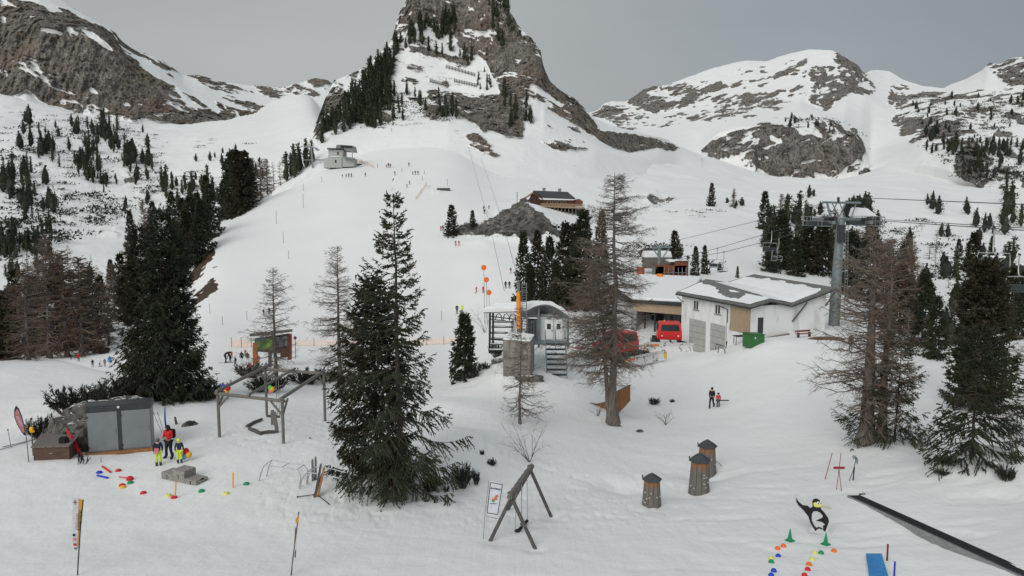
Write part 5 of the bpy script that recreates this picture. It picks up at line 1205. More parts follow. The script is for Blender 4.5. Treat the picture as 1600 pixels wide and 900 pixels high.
# ================================================================== PLAYGROUND, NEAR THINGS
class WB(MB):
    """geometry given in world coordinates; stored relative to the parent (or to a base point)"""
    def out(s, name, parent=None, base=None, smooth=False, bevel=0.0):
        b = Vector(parent['_b']) if parent is not None and '_b' in parent else (Vector(base) if base is not None else Vector(s.V[0]))
        s.V = [tuple(Vector(v) - b) for v in s.V]
        if parent is not None:
            o = s.build(name, parent, smooth=smooth, bevel=bevel)
            lb = Vector(parent['_own']) if '_own' in parent else Vector((0, 0, 0))
            o.location = -lb * 0
            o['_b'] = tuple(b)
            return o
        o = s.build(name, loc=b, smooth=smooth, bevel=bevel); o['_b'] = tuple(b)
        return o
def root(name, loc, label, cat, group=None):
    o = empty(name, loc, label=label, cat=cat, group=group); o['_b'] = tuple(loc); return o
def text_mesh(body, size, m, ext=0.004, align='CENTER', spacing=1.0):
    c = bpy.data.curves.new('lettering', 'FONT'); c.body = body; c.size = size; c.extrude = ext; c.align_x = align; c.align_y = 'CENTER'; c.space_character = spacing; c.resolution_u = 3
    o = bpy.data.objects.new('lettering', c); col.objects.link(o)
    me = bpy.data.meshes.new_from_object(o.evaluated_get(bpy.context.evaluated_depsgraph_get()))
    bpy.data.objects.remove(o); bpy.data.curves.remove(c)
    me.materials.clear(); me.materials.append(m); me.name = 'lettering'
    return me
def place_text(body, size, m, origin, xdir, up, parent, name='lettering', spacing=1.0):
    me = text_mesh(body, size, m, spacing=spacing)
    x = Vector(xdir).normalized(); y = Vector(up); y = (y - x * y.dot(x)).normalized(); z = x.cross(y)
    M3 = Matrix((x, y, z)).transposed()
    o = link(name, me, parent); b = Vector(parent['_b'])
    o.matrix_local = Matrix.Translation(Vector(origin) - b) @ M3.to_4x4()
    return o
Z3 = Vector((0, 0, 1))
M_WOODG = mat('weathered grey wood', (0.10, 0.088, 0.078), 0.85, color2=(0.25, 0.23, 0.21), scale=7, stretch=(4, 4, .6), bump=.5)
M_WOODD = mat('dark grey wood', (0.05, 0.045, 0.042), 0.85, color2=(0.15, 0.14, 0.13), scale=7, stretch=(4, 4, .6), bump=.5)
M_WOODO = mat('orange brown larch wood', (0.20, 0.085, 0.03), 0.7, color2=(0.42, 0.20, 0.08), scale=6, stretch=(3, 3, .5), bump=.3)
M_WOODB = mat('brown stained boards', (0.07, 0.04, 0.028), 0.7, color2=(0.14, 0.085, 0.06), scale=5, stretch=(1, 1, 3))
M_WOODL = mat('pale spruce boards', (0.30, 0.22, 0.14), 0.75, color2=(0.46, 0.36, 0.25), scale=4, stretch=(6, 6, .5))
M_METG = mat('grey sheet metal', (0.215, 0.235, 0.25), 0.5, metal=.15, var=.08, scale=2)
M_METD = mat('dark grey metal', (0.06, 0.068, 0.075), 0.45, metal=.5, var=.15, scale=3)
M_STEEL = mat('galvanised steel', (0.30, 0.33, 0.35), 0.45, metal=.6, var=.12, scale=5)
M_SLATE = mat('slate grey roof felt', (0.06, 0.065, 0.07), 0.8, var=.2, scale=8)
M_SNOW = mat('settled snow', (0.80, 0.82, 0.835), 0.75, color2=(0.85, 0.865, 0.872), scale=1.5, bump=.3)
M_RUB = mat('black rubber', (0.012, 0.012, 0.014), 0.6, var=.3, scale=4)
M_WHITE = mat('white paint', (0.78, 0.79, 0.79), 0.5, var=.04, scale=3)
M_YEL = mat('yellow plastic', (0.80, 0.42, 0.03), 0.5, var=.08)
M_YEL2 = mat('pale yellow plastic', (0.72, 0.68, 0.18), 0.5, var=.08)
M_ORA = mat('orange plastic', (0.80, 0.16, 0.03), 0.5, var=.08)
M_REDP = mat('red plastic', (0.60, 0.02, 0.025), 0.45, var=.1)
M_GRN = mat('green plastic', (0.01, 0.26, 0.11), 0.45, var=.1)
M_BLU = mat('blue plastic', (0.02, 0.06, 0.50), 0.45, var=.1)
M_SKYB = mat('light blue balloon', (0.12, 0.45, 0.80), 0.3, var=.05)
M_CONC = mat('grey board-marked concrete', (0.22, 0.21, 0.20), 0.9, color2=(0.36, 0.35, 0.33), scale=3, stretch=(2, 2, .8), bump=.3)
M_CYAN = mat('blue slide mat', (0.03, 0.20, 0.50), 0.5, color2=(0.05, 0.28, 0.62), scale=3)
M_ROPE = mat('grey rope', (0.25, 0.24, 0.22), 0.9)
M_GLASS = mat('dark window glass', (0.02, 0.025, 0.03), 0.12, spec=.6)
M_ROCK = terrain_material('boulder limestone', (1.0, 0.97, 0.93), 5.0, 0.25)

def boulder(name, c, dims, seed, label, cat='boulder', group=None, sub=5):
    bm = bmesh.new(); bmesh.ops.create_icosphere(bm, subdivisions=sub, radius=1)
    co = np.array([v.co[:] for v in bm.verts])
    n = fbm(co[:, 0], co[:, 1], co[:, 2], 1.1, 4, seed) * .38 + fbm(co[:, 0], co[:, 1], co[:, 2], .3, 4, seed + 1, .6, True) * .10
    co = np.sign(co) * np.abs(co) ** 0.85 * (1 + n)[:, None] * np.array(dims)
    for v, q in zip(bm.verts, co): v.co = q
    me = bpy.data.meshes.new(name); bm.to_mesh(me); bm.free()
    me.materials.append(M_ROCK); me.polygons.foreach_set('use_smooth', [True] * len(me.polygons))
    at = me.attributes.new('rock', 'FLOAT', 'POINT'); at.data.foreach_set('value', np.full(len(me.vertices), .93, np.float32))
    at = me.attributes.new('earth', 'FLOAT', 'POINT')
    o = link(name, me, loc=c); return put(o, label, cat, group)

def lockers():
    A = on(139, 708); A = W(139, 709, 36.0); B = W(238, 702, 36.9); b = A.copy()
    t = root('metal_locker', b, 'wide grey metal equipment locker with two doors built against the boulder', 'locker')
    x = (B - A); x.z = 0; L = x.length; x.normalize(); n = Vector((x.y, -x.x, 0)); H = px_h(A, 77)
    if n.y > 0: n = -n                                   # n faces the camera
    def bx(mb, s0, s1, z0, z1, d0, d1, m):
        q = [A + x * s + n * d for s, d in ((s0, d0), (s1, d0), (s1, d1), (s0, d1))]
        q = [Vector((p.x, p.y, A.z + z0)) for p in q]; mb.prism(q, (0, 0, z1 - z0), m)
    w = WB(); bx(w, 0, L, .02, H, -.9, 0, M_METG); w.out('body', t)
    w = WB(); bx(w, -.04, L + .04, H - .30, H + .03, -.95, .05, M_METD); w.out('roof_cover', t)
    w = WB(); bx(w, L * .475, L * .53, .05, H - .3, 0, .05, M_METD); w.out('centre_post', t)
    for s0, s1, lb in ((.02, L * .47, 'left'), (L * .535, L - .02, 'right')):
        w = WB(); bx(w, s0, s1, .10, H - .32, .0, .04, M_METG); d = w.out('door', t, bevel=.01)
        w = WB(); hx = s1 - .12; bx(w, hx, hx + .03, H * .42, H * .50, .042, .075, M_STEEL); bx(w, hx - .1, hx, H * .455, H * .47, .06, .075, M_STEEL); w.out('handle', d)
        w = WB()
        for hz in (.25, H * .75): bx(w, s0 - .01, s0 + .04, hz, hz + .1, .042, .055, M_METD)
        w.out('hinge', d)
    w = WB(); bx(w, -.15, L + .25, -.28, .04, -.3, .18, M_WOODO); bx(w, -.05, L * .7, -.32, -.1, .18, .26, M_WOODG); w.out('base_board', t)
    w = WB(); w.ball(A + x * L * .5 + n * .05 + Z3 * (H - .12), .07, M_WHITE, 8); w.out('lamp', t, smooth=True)
    boulder('boulder', W(155, 672, 38.3) - Vector((0, 0, .3)), (2.2, 1.5, 1.85), 4, 'big grey boulder with snow on top behind the metal locker')
    boulder('boulder', W(196, 640, 38.6), (1.1, 1.0, .75), 9, 'rounded rock topped with snow right above the locker roof')
    boulder('boulder', W(122, 692, 37.2), (1.1, .9, .95), 14, 'low left shoulder rock of the boulder beside the wooden box')
    boulder('rock', on(297, 665), (.42, .3, .26), 21, 'small dark jagged rock on the snow right of the red-jacketed adult', 'rock', sub=4)
    # wooden box
    b = on(84, 722); t = root('wooden_box', b, 'low brown wooden box with slanted grey lid beside the boulder', 'box')
    p0, p1, p2, p3 = W(53, 721, 34.6), W(109, 719, 34.8), W(123, 706, 36.2), W(66, 704, 36.2); h = px_h(b, 23)
    w = WB(); w.prism([p0, p1, p2, p3], (0, 0, h), M_WOODB); w.out('body', t)
    w = WB(); dd = Vector((0, 0, h + .005)); q = [p0 + dd + Vector((-.06, -.08, 0)), p1 + dd + Vector((.05, -.08, 0)), p2 + dd + Vector((.05, .05, .12)), p3 + dd + Vector((-.03, .05, .12))]
    w.prism(q, (0, 0, .05), M_WOODG); w.out('lid', t)
    w = WB(); w.box((p0 + p1) / 2 + Vector((0, -.02, h * .55)), (.14, .02, .05), M_STEEL); w.out('handle', t)
    w = WB(); c = W(100, 690, 35.2); w.box(c, (.46, .35, .5), M_BLACK, taper=.86); o = w.out('black_bag', base=c, bevel=.07); put(o, 'black bag standing on the lid of the brown wooden box', 'bag')
    w = WB(); w.tube([W(63, 698, 35.5), W(78, 692, 35.6), W(90, 696, 35.5)], .07, M_WHITE, 8); put(w.out('white_cloth', base=W(76, 697, 35.5), smooth=True), 'small white cloth lying on the lid of the wooden box', 'cloth')
    # red and grey skis leaning on the boulder
    for q, (x0, y0, x1, y1, m, lb) in enumerate([(104, 671, 123, 706, M_REDP, 'red ski leaning between the wooden box and the boulder'), (112, 680, 128, 712, M_REDP, 'second red ski leaning in front of the boulder'), (118, 692, 126, 720, M_SKI, 'dark ski leaning at the foot of the boulder')]):
        w = WB(); a, c = W(x0, y0, 35.9), W(x1, y1, 35.3); d = (c - a).normalized(); s = d.cross(Vector((0, 1, 0))).normalized() * .05
        w.prism([a - s * .4 - d * .05, a + s * .4 - d * .05, a + s, c + s, c - s, a - s], (0, -.02, 0), m); put(w.out('ski', base=c), lb, 'ski')
    w = WB(); r = np.random.default_rng(3)
    for q in range(16):
        a = on(122 + r.uniform(0, 16), 722 + r.uniform(-4, 4)); w.tube([a, a + Vector((r.normal() * .15, r.normal() * .1, r.uniform(.1, .6)))], .018, M_BLACK, 5)
    put(w.out('ski_pole_heap', base=on(130, 722)), 'heap of dark poles and bindings in the snow at the locker corner', 'ski poles')
    w = WB(); a = on(158, 722); w.tube([a - Z3 * .1, a + Z3 * px_h(a, 8)], .012, M_BLACK, 6); put(w.out('stake', base=a), 'short dark stake in the snow in front of the left locker door', 'stake')
    # left edge: lying skis, stuck poles, yellow post
    for x0, y0, x1, y1, lb in [(-6, 706, 40, 694, 'dark ski lying on the snow at the left edge'), (5, 700, 60, 688, 'second dark ski lying behind the first at the left edge')]:
        w = WB(); a, c = on(x0, y0) + Z3 * .05, on(x1, y1) + Z3 * .08; s = Vector((0, .06, 0)); w.prism([a - s, c - s, c + s, a + s], (0, 0, .02), M_SKI); put(w.out('ski', base=a), lb, 'ski')
    a = on(18, 700); w = WB(); w.tube([a - Z3 * .1, a + Vector((-.12, 0, px_h(a, 30)))], .013, M_SKI, 6); w.ball(a + Vector((-.12, 0, px_h(a, 30))), .04, M_BLACK, 8); put(w.out('ski_pole', base=a), 'ski pole stuck upright in the snow near the left edge', 'ski pole')
    a = on(52, 712); t = root('yellow_post', a, 'weathered post with a yellow glove on it, left of the wooden box', 'post')
    w = WB(); w.tube([a - Z3 * .2, a + Z3 * px_h(a, 62)], .035, M_WOODG, 8); w.out('post', t)
    w = WB(); w.ball(a + Z3 * px_h(a, 43), .12, M_YEL, 8, (1, .7, 1.5)); w.ball(a + Vector((.1, 0, px_h(a, 40))), .06, M_YEL, 8); w.out('glove', t, smooth=True)
    a = on(66, 700); w = WB(); w.tube([a, a + Vector((.12, 0, px_h(a, 30))), a + Vector((.24, 0, px_h(a, 46)))], [.05, .045, .03], M_SKI, 6); put(w.out('ski', base=a), 'dark ski standing upright in the snow behind the yellow post', 'ski')
    # feather flag
    a = on(45, 722); t = root('feather_flag', a, 'dark-edged faded red feather flag on a bent pole at the left edge', 'flag')
    Y = a.y; P = [W(*q, Y) for q in [(45, 722), (43, 700), (41, 682), (38, 665), (34, 650), (29, 638), (25, 634), (22, 640)]]
    w = WB(); w.tube(P, [.02, .02, .018, .016, .014, .012, .01, .01], M_METD, 6); w.out('pole', t)
    edge = [W(*q, Y) for q in [(41, 681), (38, 665), (34, 650), (29, 638), (25, 634), (22, 641), (22, 652), (26, 663), (32, 673), (37, 680)]]
    w = WB(); w.prism([p + Vector((0, .01, 0)) for p in edge], (0, .01, 0), M_DKBLUE); f = w.out('sail', t)
    c = sum(edge, Vector()) / len(edge); w = WB(); w.prism([c + (p - c) * .80 + Vector((0, -.004, 0)) for p in edge], (0, .01, 0), mat('faded red cloth', (.30, .09, .09), .8, color2=(.42, .2, .2), scale=3)); w.out('red_panel', t)
    w = WB()
    for k in range(5): w.box(c + Vector((.03 * k - .06, -.008, -.1 * k + .2)), (.16, .006, .035), mat('pale print', (.5, .42, .42), .8), mat3=Matrix.Rotation(R(20), 3, 'Y'))
    w.out('print', t)
    # skis and poles stuck in the snow behind the adult
    a = on(260, 672); w = WB(); w.tube([a - Z3 * .2, a + Vector((-.05, 0, px_h(a, 20))), a + Vector((-.03, .02, px_h(a, 37)))], [.055, .05, .03], mat('deep blue ski', (.02, .04, .40), .4), 6); put(w.out('ski', base=a), 'blue ski standing upright behind the adult in red', 'ski')
    for dx, lb in ((-6, 'left'), (0, 'right')):
        a = on(256 + dx * .5, 676); e = a + Vector((-.28 + dx * .02, .0, px_h(a, 30))); w = WB(); w.tube([a, e], .012, M_METD, 6); w.tube([e - Z3 * .02, e + Vector((-.02, 0, .12))], .022, M_BLACK, 6); w.ball(a + (e - a) * .1, .035, M_BLACK, 6, (1, 1, .3))
        put(w.out('ski_pole', base=a), lb + ' one of two crossed ski poles leaning left of the blue ski', 'ski pole')
    a = on(276, 663); w = WB(); w.tube([a, a + Vector((-.08, 0, px_h(a, 12)))], [.08, .06], M_WOODD, 7); put(w.out('wood_stump', base=a, smooth=True), 'short dark stump in the snow between the adult and the small jagged rock', 'stump')

def balloons(c, cols, r, label):
    t = root('balloon_bunch', c, label, 'balloons')
    for (dx, dz, m) in cols:
        w = WB(); p = Vector(c) + Vector((dx * r, -.03 * abs(dx), dz * r)); w.ball(p, r, m, 14, (1, 1, 1.12)); w.lathe([(.001, -r * 1.12 - .03), (.02, -r * 1.12 - .03), (.006, -r * 1.1)], p, m, 6); w.out('balloon', t, smooth=True)
    w = WB(); w.tube([Vector(c) + Vector((0, 0, -r)), Vector(c) + Vector((0.02, 0, -r * 3))], .004, M_WHITE, 4); w.out('string', t)

def podium():
    A = on(252, 751); b = A; t = root('winners_podium', b, 'grey speckled three-step winners podium on the snow', 'podium')
    m = mat('speckled grey fibreboard', (0.14, 0.13, 0.115), .8, color2=(.40, .38, .35), scale=38, thr=(.45, .55))
    p = on(252, 748); q = on(290, 756); x = q - p; x.z = 0; L = x.length / 2.1; x.normalize(); n = Vector((-x.y, x.x, 0)); d = L * .9
    z0 = min(p.z, q.z) - .1
    for i, (h, num) in enumerate(((.42, '2'), (.66, '1'), (.34, '3'))):
        w = WB(); o = p + x * L * i * 1.0 + (n * 0); o = Vector((o.x, o.y, z0)); dd = n * d
        w.prism([o + x * .003, o + x * (L - .003), o + x * (L - .003) + dd, o + x * .003 + dd], (0, 0, h), m); s = w.out('step', t, bevel=.012)
        place_text(num, .27, M_BLACK, o + x * L * .5 - n * .006 + Z3 * (h * .55), x, Z3, t, 'numeral')
    w = WB(); o = p + x * L * 2.75 - n * .008; o.z = z0 + .3; 
    w = WB(); a = p + x * (L * 3 + .004) + n * d * .35; a.z = z0 + .3; w.prism([a, a + n * d * .3, a + n * d * .3 + Z3 * .07, a + Z3 * .07], x * .004, M_BLACK); w.out('grip_hole', t)

def pole(px, py, h, m, label, r=.03, cat='pole', top=None, lean=0.0, group=None, name='slalom_pole'):
    a = on(px, py); e = a + Vector((lean, 0, px_h(a, h))); w = WB(); w.tube([a - Z3 * .15, e], r, m, 8)
    if top: w.ball(e, r * 1.3, top, 8)
    return put(w.out(name, base=a), label, cat, group)
def marker(px, py, m, label, s=.68, group='coloured marker domes on the practice slope'):
    a = on(px, py + 1); w = WB(); w.lathe([(.20 * s, -.03), (.20 * s, .015), (.15 * s, .06), (.07 * s, .085), (.05 * s, .06)], a + Z3 * .02, m, 18)
    return put(w.out('marker_dome', base=a, smooth=True), label, 'marker', group)

def near_objects():
    lockers(); podium()
    balloons(on(292, 720) + Z3 * .32, [(-.15, 1.1, M_REDP), (-.8, -.55, M_SKYB), (.8, -.1, M_YEL)], .15, 'bunch of red, yellow and light blue balloons on the snow behind the podium')
    # markers on the left
    for px, py, m, lb in [(155, 738, M_BLU, 'blue marker dome above the blue pole lying on snow'), (185, 735, M_REDP, 'red marker dome farthest up-slope near the locker'), (191, 758, M_REDP, 'red marker dome stacked half on a yellow one'), (192, 761, M_YEL, 'yellow marker dome under the red one'),
                          (204, 754, M_GRN, 'green marker dome below the red hoop marker'), (224, 770, M_REDP, 'faded red marker dome midway between hoop and podium pole'), (263, 774, M_YEL2, 'pale yellow marker dome left of the yellow pole foot'), (272, 777, M_REDP, 'red marker dome at the foot of the yellow pole by the podium'),
                          (315, 767, M_GRN, 'green marker dome between the podium and the second yellow pole'), (353, 771, M_YEL2, 'pale yellow marker dome left of the second yellow pole'), (385, 756, M_GRN, 'green marker dome right of the second yellow pole')]:
        marker(px, py, m, lb, group='coloured marker domes near the podium')
    for x0, y0, x1, y1, m, lb in [(152, 744, 169, 748, M_BLU, 'blue gate pole lying on the snow'), (160, 730, 173, 739, M_REDP, 'dark red gate pole lying on the snow')]:
        a, c = on(x0, y0) + Z3 * .04, on(x1, y1) + Z3 * .04; w = WB(); w.tube([a, c], .045, m, 8); put(w.out('gate_pole', base=a), lb, 'pole')
    a = on(203, 750) + Z3 * .1; w = WB(); w.lathe([(.15, -.08), (.16, .0), (.10, .06), (.02, .09)], a, M_REDP, 14); w.tube([a, on(186, 747) + Z3 * .06], .025, M_REDP, 6); put(w.out('hoop_marker', base=a, smooth=True), 'red marker with a long red handle lying on the snow', 'marker')
    pole(273, 778, 27, M_YEL, 'yellow pole standing in front of the podium', .035, lean=.08)
    pole(364, 762, 25, M_YEL, 'yellow pole standing alone right of the podium', .035, lean=.03)
    # ski racks: paired tube rails
    m = mat('scuffed white tube', (.42, .44, .46), .4, metal=.5, var=.15)
    for pts, lb in [([(403, 751), (408, 738), (413, 727), (440, 730), (464, 734), (470, 744), (466, 763)], 'left white tube ski rack on the snow'), ([(466, 764), (472, 748), (480, 738), (508, 742), (533, 748), (538, 760), (534, 775)], 'right white tube ski rack with skis leaning on it')]:
        g0, g1 = on(*pts[0]), on(*pts[-1]); t = root('ski_rack', g0, lb, 'ski rack')
        for k, off in enumerate((0, .55)):
            P = []
            for i, q in enumerate(pts):
                f = i / (len(pts) - 1); Yd = g0.y + (g1.y - g0.y) * f
                p = W(*q, Yd); p.y += off; p.x += off * .3; p.z += (G(p.x, p.y) - G(p.x - off * .3, p.y - off)) * 1.0 + (0.0 if off == 0 else .04); P.append(p)
            P[0] = P[0] - Z3 * .2; P[-1] = P[-1] - Z3 * .2
            w = WB(); w.tube(P, .026, m, 8, cap=True); w.out('rail', t, smooth=True)
            if k == 0: P0 = P
            else:
                w = WB()
                for i in (2, 3, 4): w.tube([P0[i], P[i]], .018, m, 6)
                w.out('cross_bar', t)
    # skis on the rack
    for q, (x0, y0, x1, y1, m, lb) in enumerate([(492, 778, 501, 727, M_SKI, 'pale tipped pair of skis leaning on the right rack'), (496, 777, 506, 733, M_WOODO, 'orange tipped ski leaning on the right rack'), (491, 776, 504, 740, M_SKI, 'dark ski crossing in front of the rack bundle'), (489, 752, 488, 720, M_SKI, 'thin dark ski standing behind the right rack'), (493, 750, 493, 716, M_SKI, 'tallest thin dark ski standing behind the right rack')]):
        a = on(x0, y0); Yd = a.y + .4; e = W(x1, y1, Yd); w = WB(); d = (e - a).normalized(); s = d.cross(Vector((0, 1, 0))).normalized() * .055
        w.prism([a - s, a + s, e + s * .8, e + d * .1, e - s * .8], (0, .03, 0), m); put(w.out('ski', base=a), lb, 'ski', 'skis on the ski rack')
    for (x0, y0, x1, y1, lb) in [(465, 778, 494, 774, 'ski pole lying left of the leaning skis'), (496, 775, 515, 790, 'ski pole lying right of the leaning skis')]:
        a, c = on(x0, y0) + Z3 * .05, on(x1, y1) + Z3 * .05; w = WB(); w.tube([a, c], .018, M_BLACK, 6); w.ball(a, .04, M_BLACK, 6); put(w.out('ski_pole', base=a), lb, 'ski pole')
    # pergola of round logs
    FL, FR_, BL, BR = on(343, 683), on(443, 693), on(417, 649), on(508, 658); zt = -9.93
    t = root('log_pergola', FL, 'open pergola frame of grey round logs on four posts', 'pergola')
    for p, lb in ((FL, 'post'), (FR_, 'post'), (BL, 'post'), (BR, 'post')):
        w = WB(); w.tube([p - Z3 * .3, Vector((p.x, p.y, zt - .05))], .085, M_WOODG, 10); w.out('post', t, smooth=True)
    TL, TR, KL, KR = [Vector((p.x, p.y, zt)) for p in (FL, FR_, BL, BR)]
    def beam(a, c, r=.095, ext=.15, dz=0):
        a = Vector(a) + Z3 * dz; c = Vector(c) + Z3 * dz; d = (c - a).normalized(); w = WB(); w.tube([a - d * ext, c + d * ext], r, M_WOODG, 10); w.out('beam', t, smooth=True)
    beam(TL, TR, dz=.05); beam(KL, KR, dz=.05); beam(TL, KL, dz=.2); beam(TR, KR, dz=.2); beam(TL * .5 + TR * .5, KL * .5 + KR * .5, .07, dz=.2)
    for p, other in ((TL, KL), (TL, TR), (TR, KR), (TR, TL), (KL, KR), (KR, TR), (KL, TL)):
        d = (other - p).normalized(); w = WB(); w.tube([p - Z3 * .75, p + d * .75 - Z3 * .02], .06, M_WOODG, 8); w.out('brace', t, smooth=True)
    w = WB(); p = W(437, 655, 45.5); w.tube([p - Z3 * .1, Vector((p.x, p.y, zt + .1))], .02, M_ROPE, 6); w.tube([p + Vector((-.15, 0, -.1)), Vector((p.x - .15, p.y, zt + .1))], .02, M_ROPE, 6); w.out('hanging_rope', t)
    balloons(W(353, 608, 41), [(-.7, .7, M_BLU), (.75, .35, M_REDP), (.1, -.8, M_YEL)], .16, 'bunch of blue, red and yellow balloons tied to the left pergola beam')
    balloons(W(423, 608, 42.5), [(-.2, .6, mat('light green balloon', (.1, .55, .1), .3)), (.7, 0, M_YEL), (0, -.9, M_PINK)], .14, 'bunch of green, yellow and pink balloons under the middle pergola beam')
    # log ring under the pergola
    for q, (x0, y0, x1, y1, r, lb) in enumerate([(386, 668, 409, 657, .09, 'log lying slanted left in the sandpit ring'), (390, 672, 408, 680, .10, 'front left log of the sandpit ring'), (407, 679, 431, 677, .10, 'front log of the sandpit ring'), (417, 652, 437, 653, .08, 'short log bench plank in the sandpit ring')]):
        a, c = on(x0, y0) + Z3 * .08, on(x1, y1) + Z3 * .08; w = WB(); w.tube([a, (a + c) / 2 + Z3 * .03, c], [r, r * 1.1, r * .9], M_WOODD, 9); put(w.out('log', base=a, smooth=True), lb, 'log', 'logs of the sandpit under the pergola')
    for x0, y0, h, ln, lb in [(426, 664, 24, .0, 'upright board standing in the sandpit ring'), (433, 676, 34, -.14, 'leaning upright board at the right end of the sandpit ring')]:
        a = on(x0, y0); w = WB(); e = a + Vector((ln, 0, px_h(a, h))); w.prism([a + Vector((-.1, 0, -.1)), a + Vector((.1, 0, -.1)), e + Vector((.09, 0, 0)), e + Vector((-.09, 0, 0))], (0, .08, 0), M_WOODG); put(w.out('upright_board', base=a), lb, 'board')
    a = on(482, 685); w = WB(); w.tube([a, a + Vector((.14, .03, .03))], .03, M_BLACK, 6); put(w.out('dropped_glove', base=a), 'small black object lying on the snow right of the pergola', 'glove')
    # swing frame of logs
    b = on(800, 850); t = root('log_swing_frame', b, 'grey log swing frame half buried in snow, crossed legs and one thick beam', 'swing frame')
    f1, f2, g1, g2 = on(766, 845), on(836, 857), on(861, 807), on(793, 797); apn = W(799, 777, 25.6); apf = W(829, 735, 28.4)
    apf.z = apn.z
    for f, ap in ((f1, apn), (f2, apn), (g1, apf), (g2, apf)):
        d = (ap - f).normalized(); w = WB(); w.tube([f - d * .3, ap + d * .22], .068, M_WOODD, 10); w.out('leg', t, smooth=True)
    d = (apf - apn).normalized(); w = WB(); w.tube([apn - d * .25 + Z3 * .1, apn.lerp(apf, .5) + Z3 * .12, apf + d * .2 + Z3 * .1], [.10, .11, .10], M_WOODG, 12); w.out('beam', t, smooth=True)
    w = WB(); 
    for k in (.12, .3, .46, .62, .8): c = apn.lerp(apf, k) + Z3 * .11; w.tube([c - d * .02, c + d * .02], .118, M_WOODD, 12)
    w.out('rope_binding', t)
    for k, lb in ((.36, 'near'), (.66, 'far')):
        c = apn.lerp(apf, k); gz = G(c.x, c.y) + .12; s = root('swing', Vector((c.x, c.y, gz)), f'black swing seat hanging {"nearer the crossed front legs" if k < .5 else "farther back under the log beam"}', 'swing')
        w = WB(); w.tube([Vector((c.x - .12, c.y - .16, gz)), Vector((c.x, c.y, gz - .06)), Vector((c.x + .12, c.y + .16, gz))], [.06, .07, .06], M_RUB, 8); w.out('seat', s, smooth=True)
        for sg in (-1, 1):
            w = WB(); w.tube([Vector((c.x + .12 * sg, c.y + .16 * sg, gz)), Vector((c.x + .10 * sg, c.y + .13 * sg, c.z + .1))], .012, M_STEEL, 5); w.out('chain', s)
    # three plank towers with small roofs
    for px, py, top, wd, lb in [(1018, 790, 735, 33, 'shortest wooden plank tower with grey roof, nearest and leftmost of three'), (1092, 769, 703, 36, 'tallest wooden plank tower with grey roof, in the middle of the three'), (1104, 741, 683, 33, 'wooden plank tower with grey roof partly hidden behind the tallest one')]:
        a = on(px, py); H = px_h(a, py - top); r0 = px_h(a, wd) / 2; t = root('plank_tower', a, lb, 'play tower', 'three small wooden play towers')
        k = 12; r = np.random.default_rng(px); w1 = WB()
        for j in range(k):
            a0 = 2 * PI * j / k; a1 = 2 * PI * (j + .94) / k; hb = -.25; ht = H * .80
            def ring(f, rad, z): return a + Vector((math.cos(f) * rad, math.sin(f) * rad, z))
            dz = r.uniform(-.02, .02)
            q = [ring(a0, r0, hb), ring(a1, r0, hb), ring(a1, r0 * .76, ht + dz), ring(a0, r0 * .76, ht + dz)]
            q2 = [ring(a0, r0 * .9, hb), ring(a1, r0 * .9, hb), ring(a1, r0 * .66, ht + dz), ring(a0, r0 * .66, ht + dz)]
            w1.add(q + q2, [(0, 1, 2, 3), (7, 6, 5, 4), (0, 4, 5, 1), (1, 5, 6, 2), (2, 6, 7, 3), (3, 7, 4, 0)], M_TOWER)
        w1.out('plank_wall', t)
        w1 = WB(); w1.lathe([(r0 * .64, -.2), (r0 * .60, H * .8)], a, M_WOODD, 12); w1.out('core', t)
        w1 = WB(); w1.lathe([(r0 * .98, H * .795), (r0 * .99, H * .815), (r0 * .5, H * .92), (.02, H)], a, M_SLATE, 6); w1.out('roof', t)
        w1 = WB(); e = a + Vector((-r0 * .9, 0, H * .84)); w1.tube([e, e + Vector((-.02, 0, .14))], .03, M_METD, 6); w1.out('roof_hook', t)
        for q in range(9):
            f = -PI / 2 + r.uniform(-1.2, 1.2); z = r.uniform(.15, .62) * H; rad = r0 * (1 - .24 * (z + .25) / (ht + .25)) + .01
            w1 = WB(); w1.ball(a + Vector((math.cos(f) * rad, math.sin(f) * rad, z)), .045, mat('pale climbing hold', (.42, .40, .38), .6), 8, (1, 1, .8)); w1.out('climbing_hold', t, smooth=True)
    a = on(1102, 741); p = on(1128, 728); w = WB(); w.tube([a + Vector((.45, 0, .85)), p], .015, M_METD, 6); put(w.out('guy_wire', base=p), 'thin rod running from the rear plank tower to the snow', 'rod')
    # penguin board: a plain penguin, cut out of board, white rim with dark body
    a = on(1280, 836); t = root('penguin_board', a, 'flat cut-out board of a waving black and white penguin standing in the snow', 'sign board')
    Y = a.y
    def PL(pts, off, th, m, name, mm=None):
        w = WB(); P = [W(x, y, Y) for x, y in pts]; P = [Vector((p.x, Y - off + (p.z - a.z) * .10, p.z)) for p in P]; w.prism(P, (0, th, 0), m); return w.out(name, t)
    f = lambda pts: [(1220 + x / 10, 760 + y / 10) for x, y in pts]
    PL(f([(255, 175), (290, 145), (330, 165), (400, 255), (470, 250), (510, 190), (570, 160), (640, 185), (690, 240), (740, 290), (815, 320), (830, 360), (790, 385), (720, 365), (760, 430), (795, 520), (780, 620), (740, 690), (760, 720), (835, 760), (820, 800), (700, 770), (580, 740), (450, 715), (450, 660), (500, 640), (440, 540), (360, 430), (290, 340), (250, 250)]), 0, .035, mat('white varnished board', (.56, .58, .58), .5, var=.05), 'board')
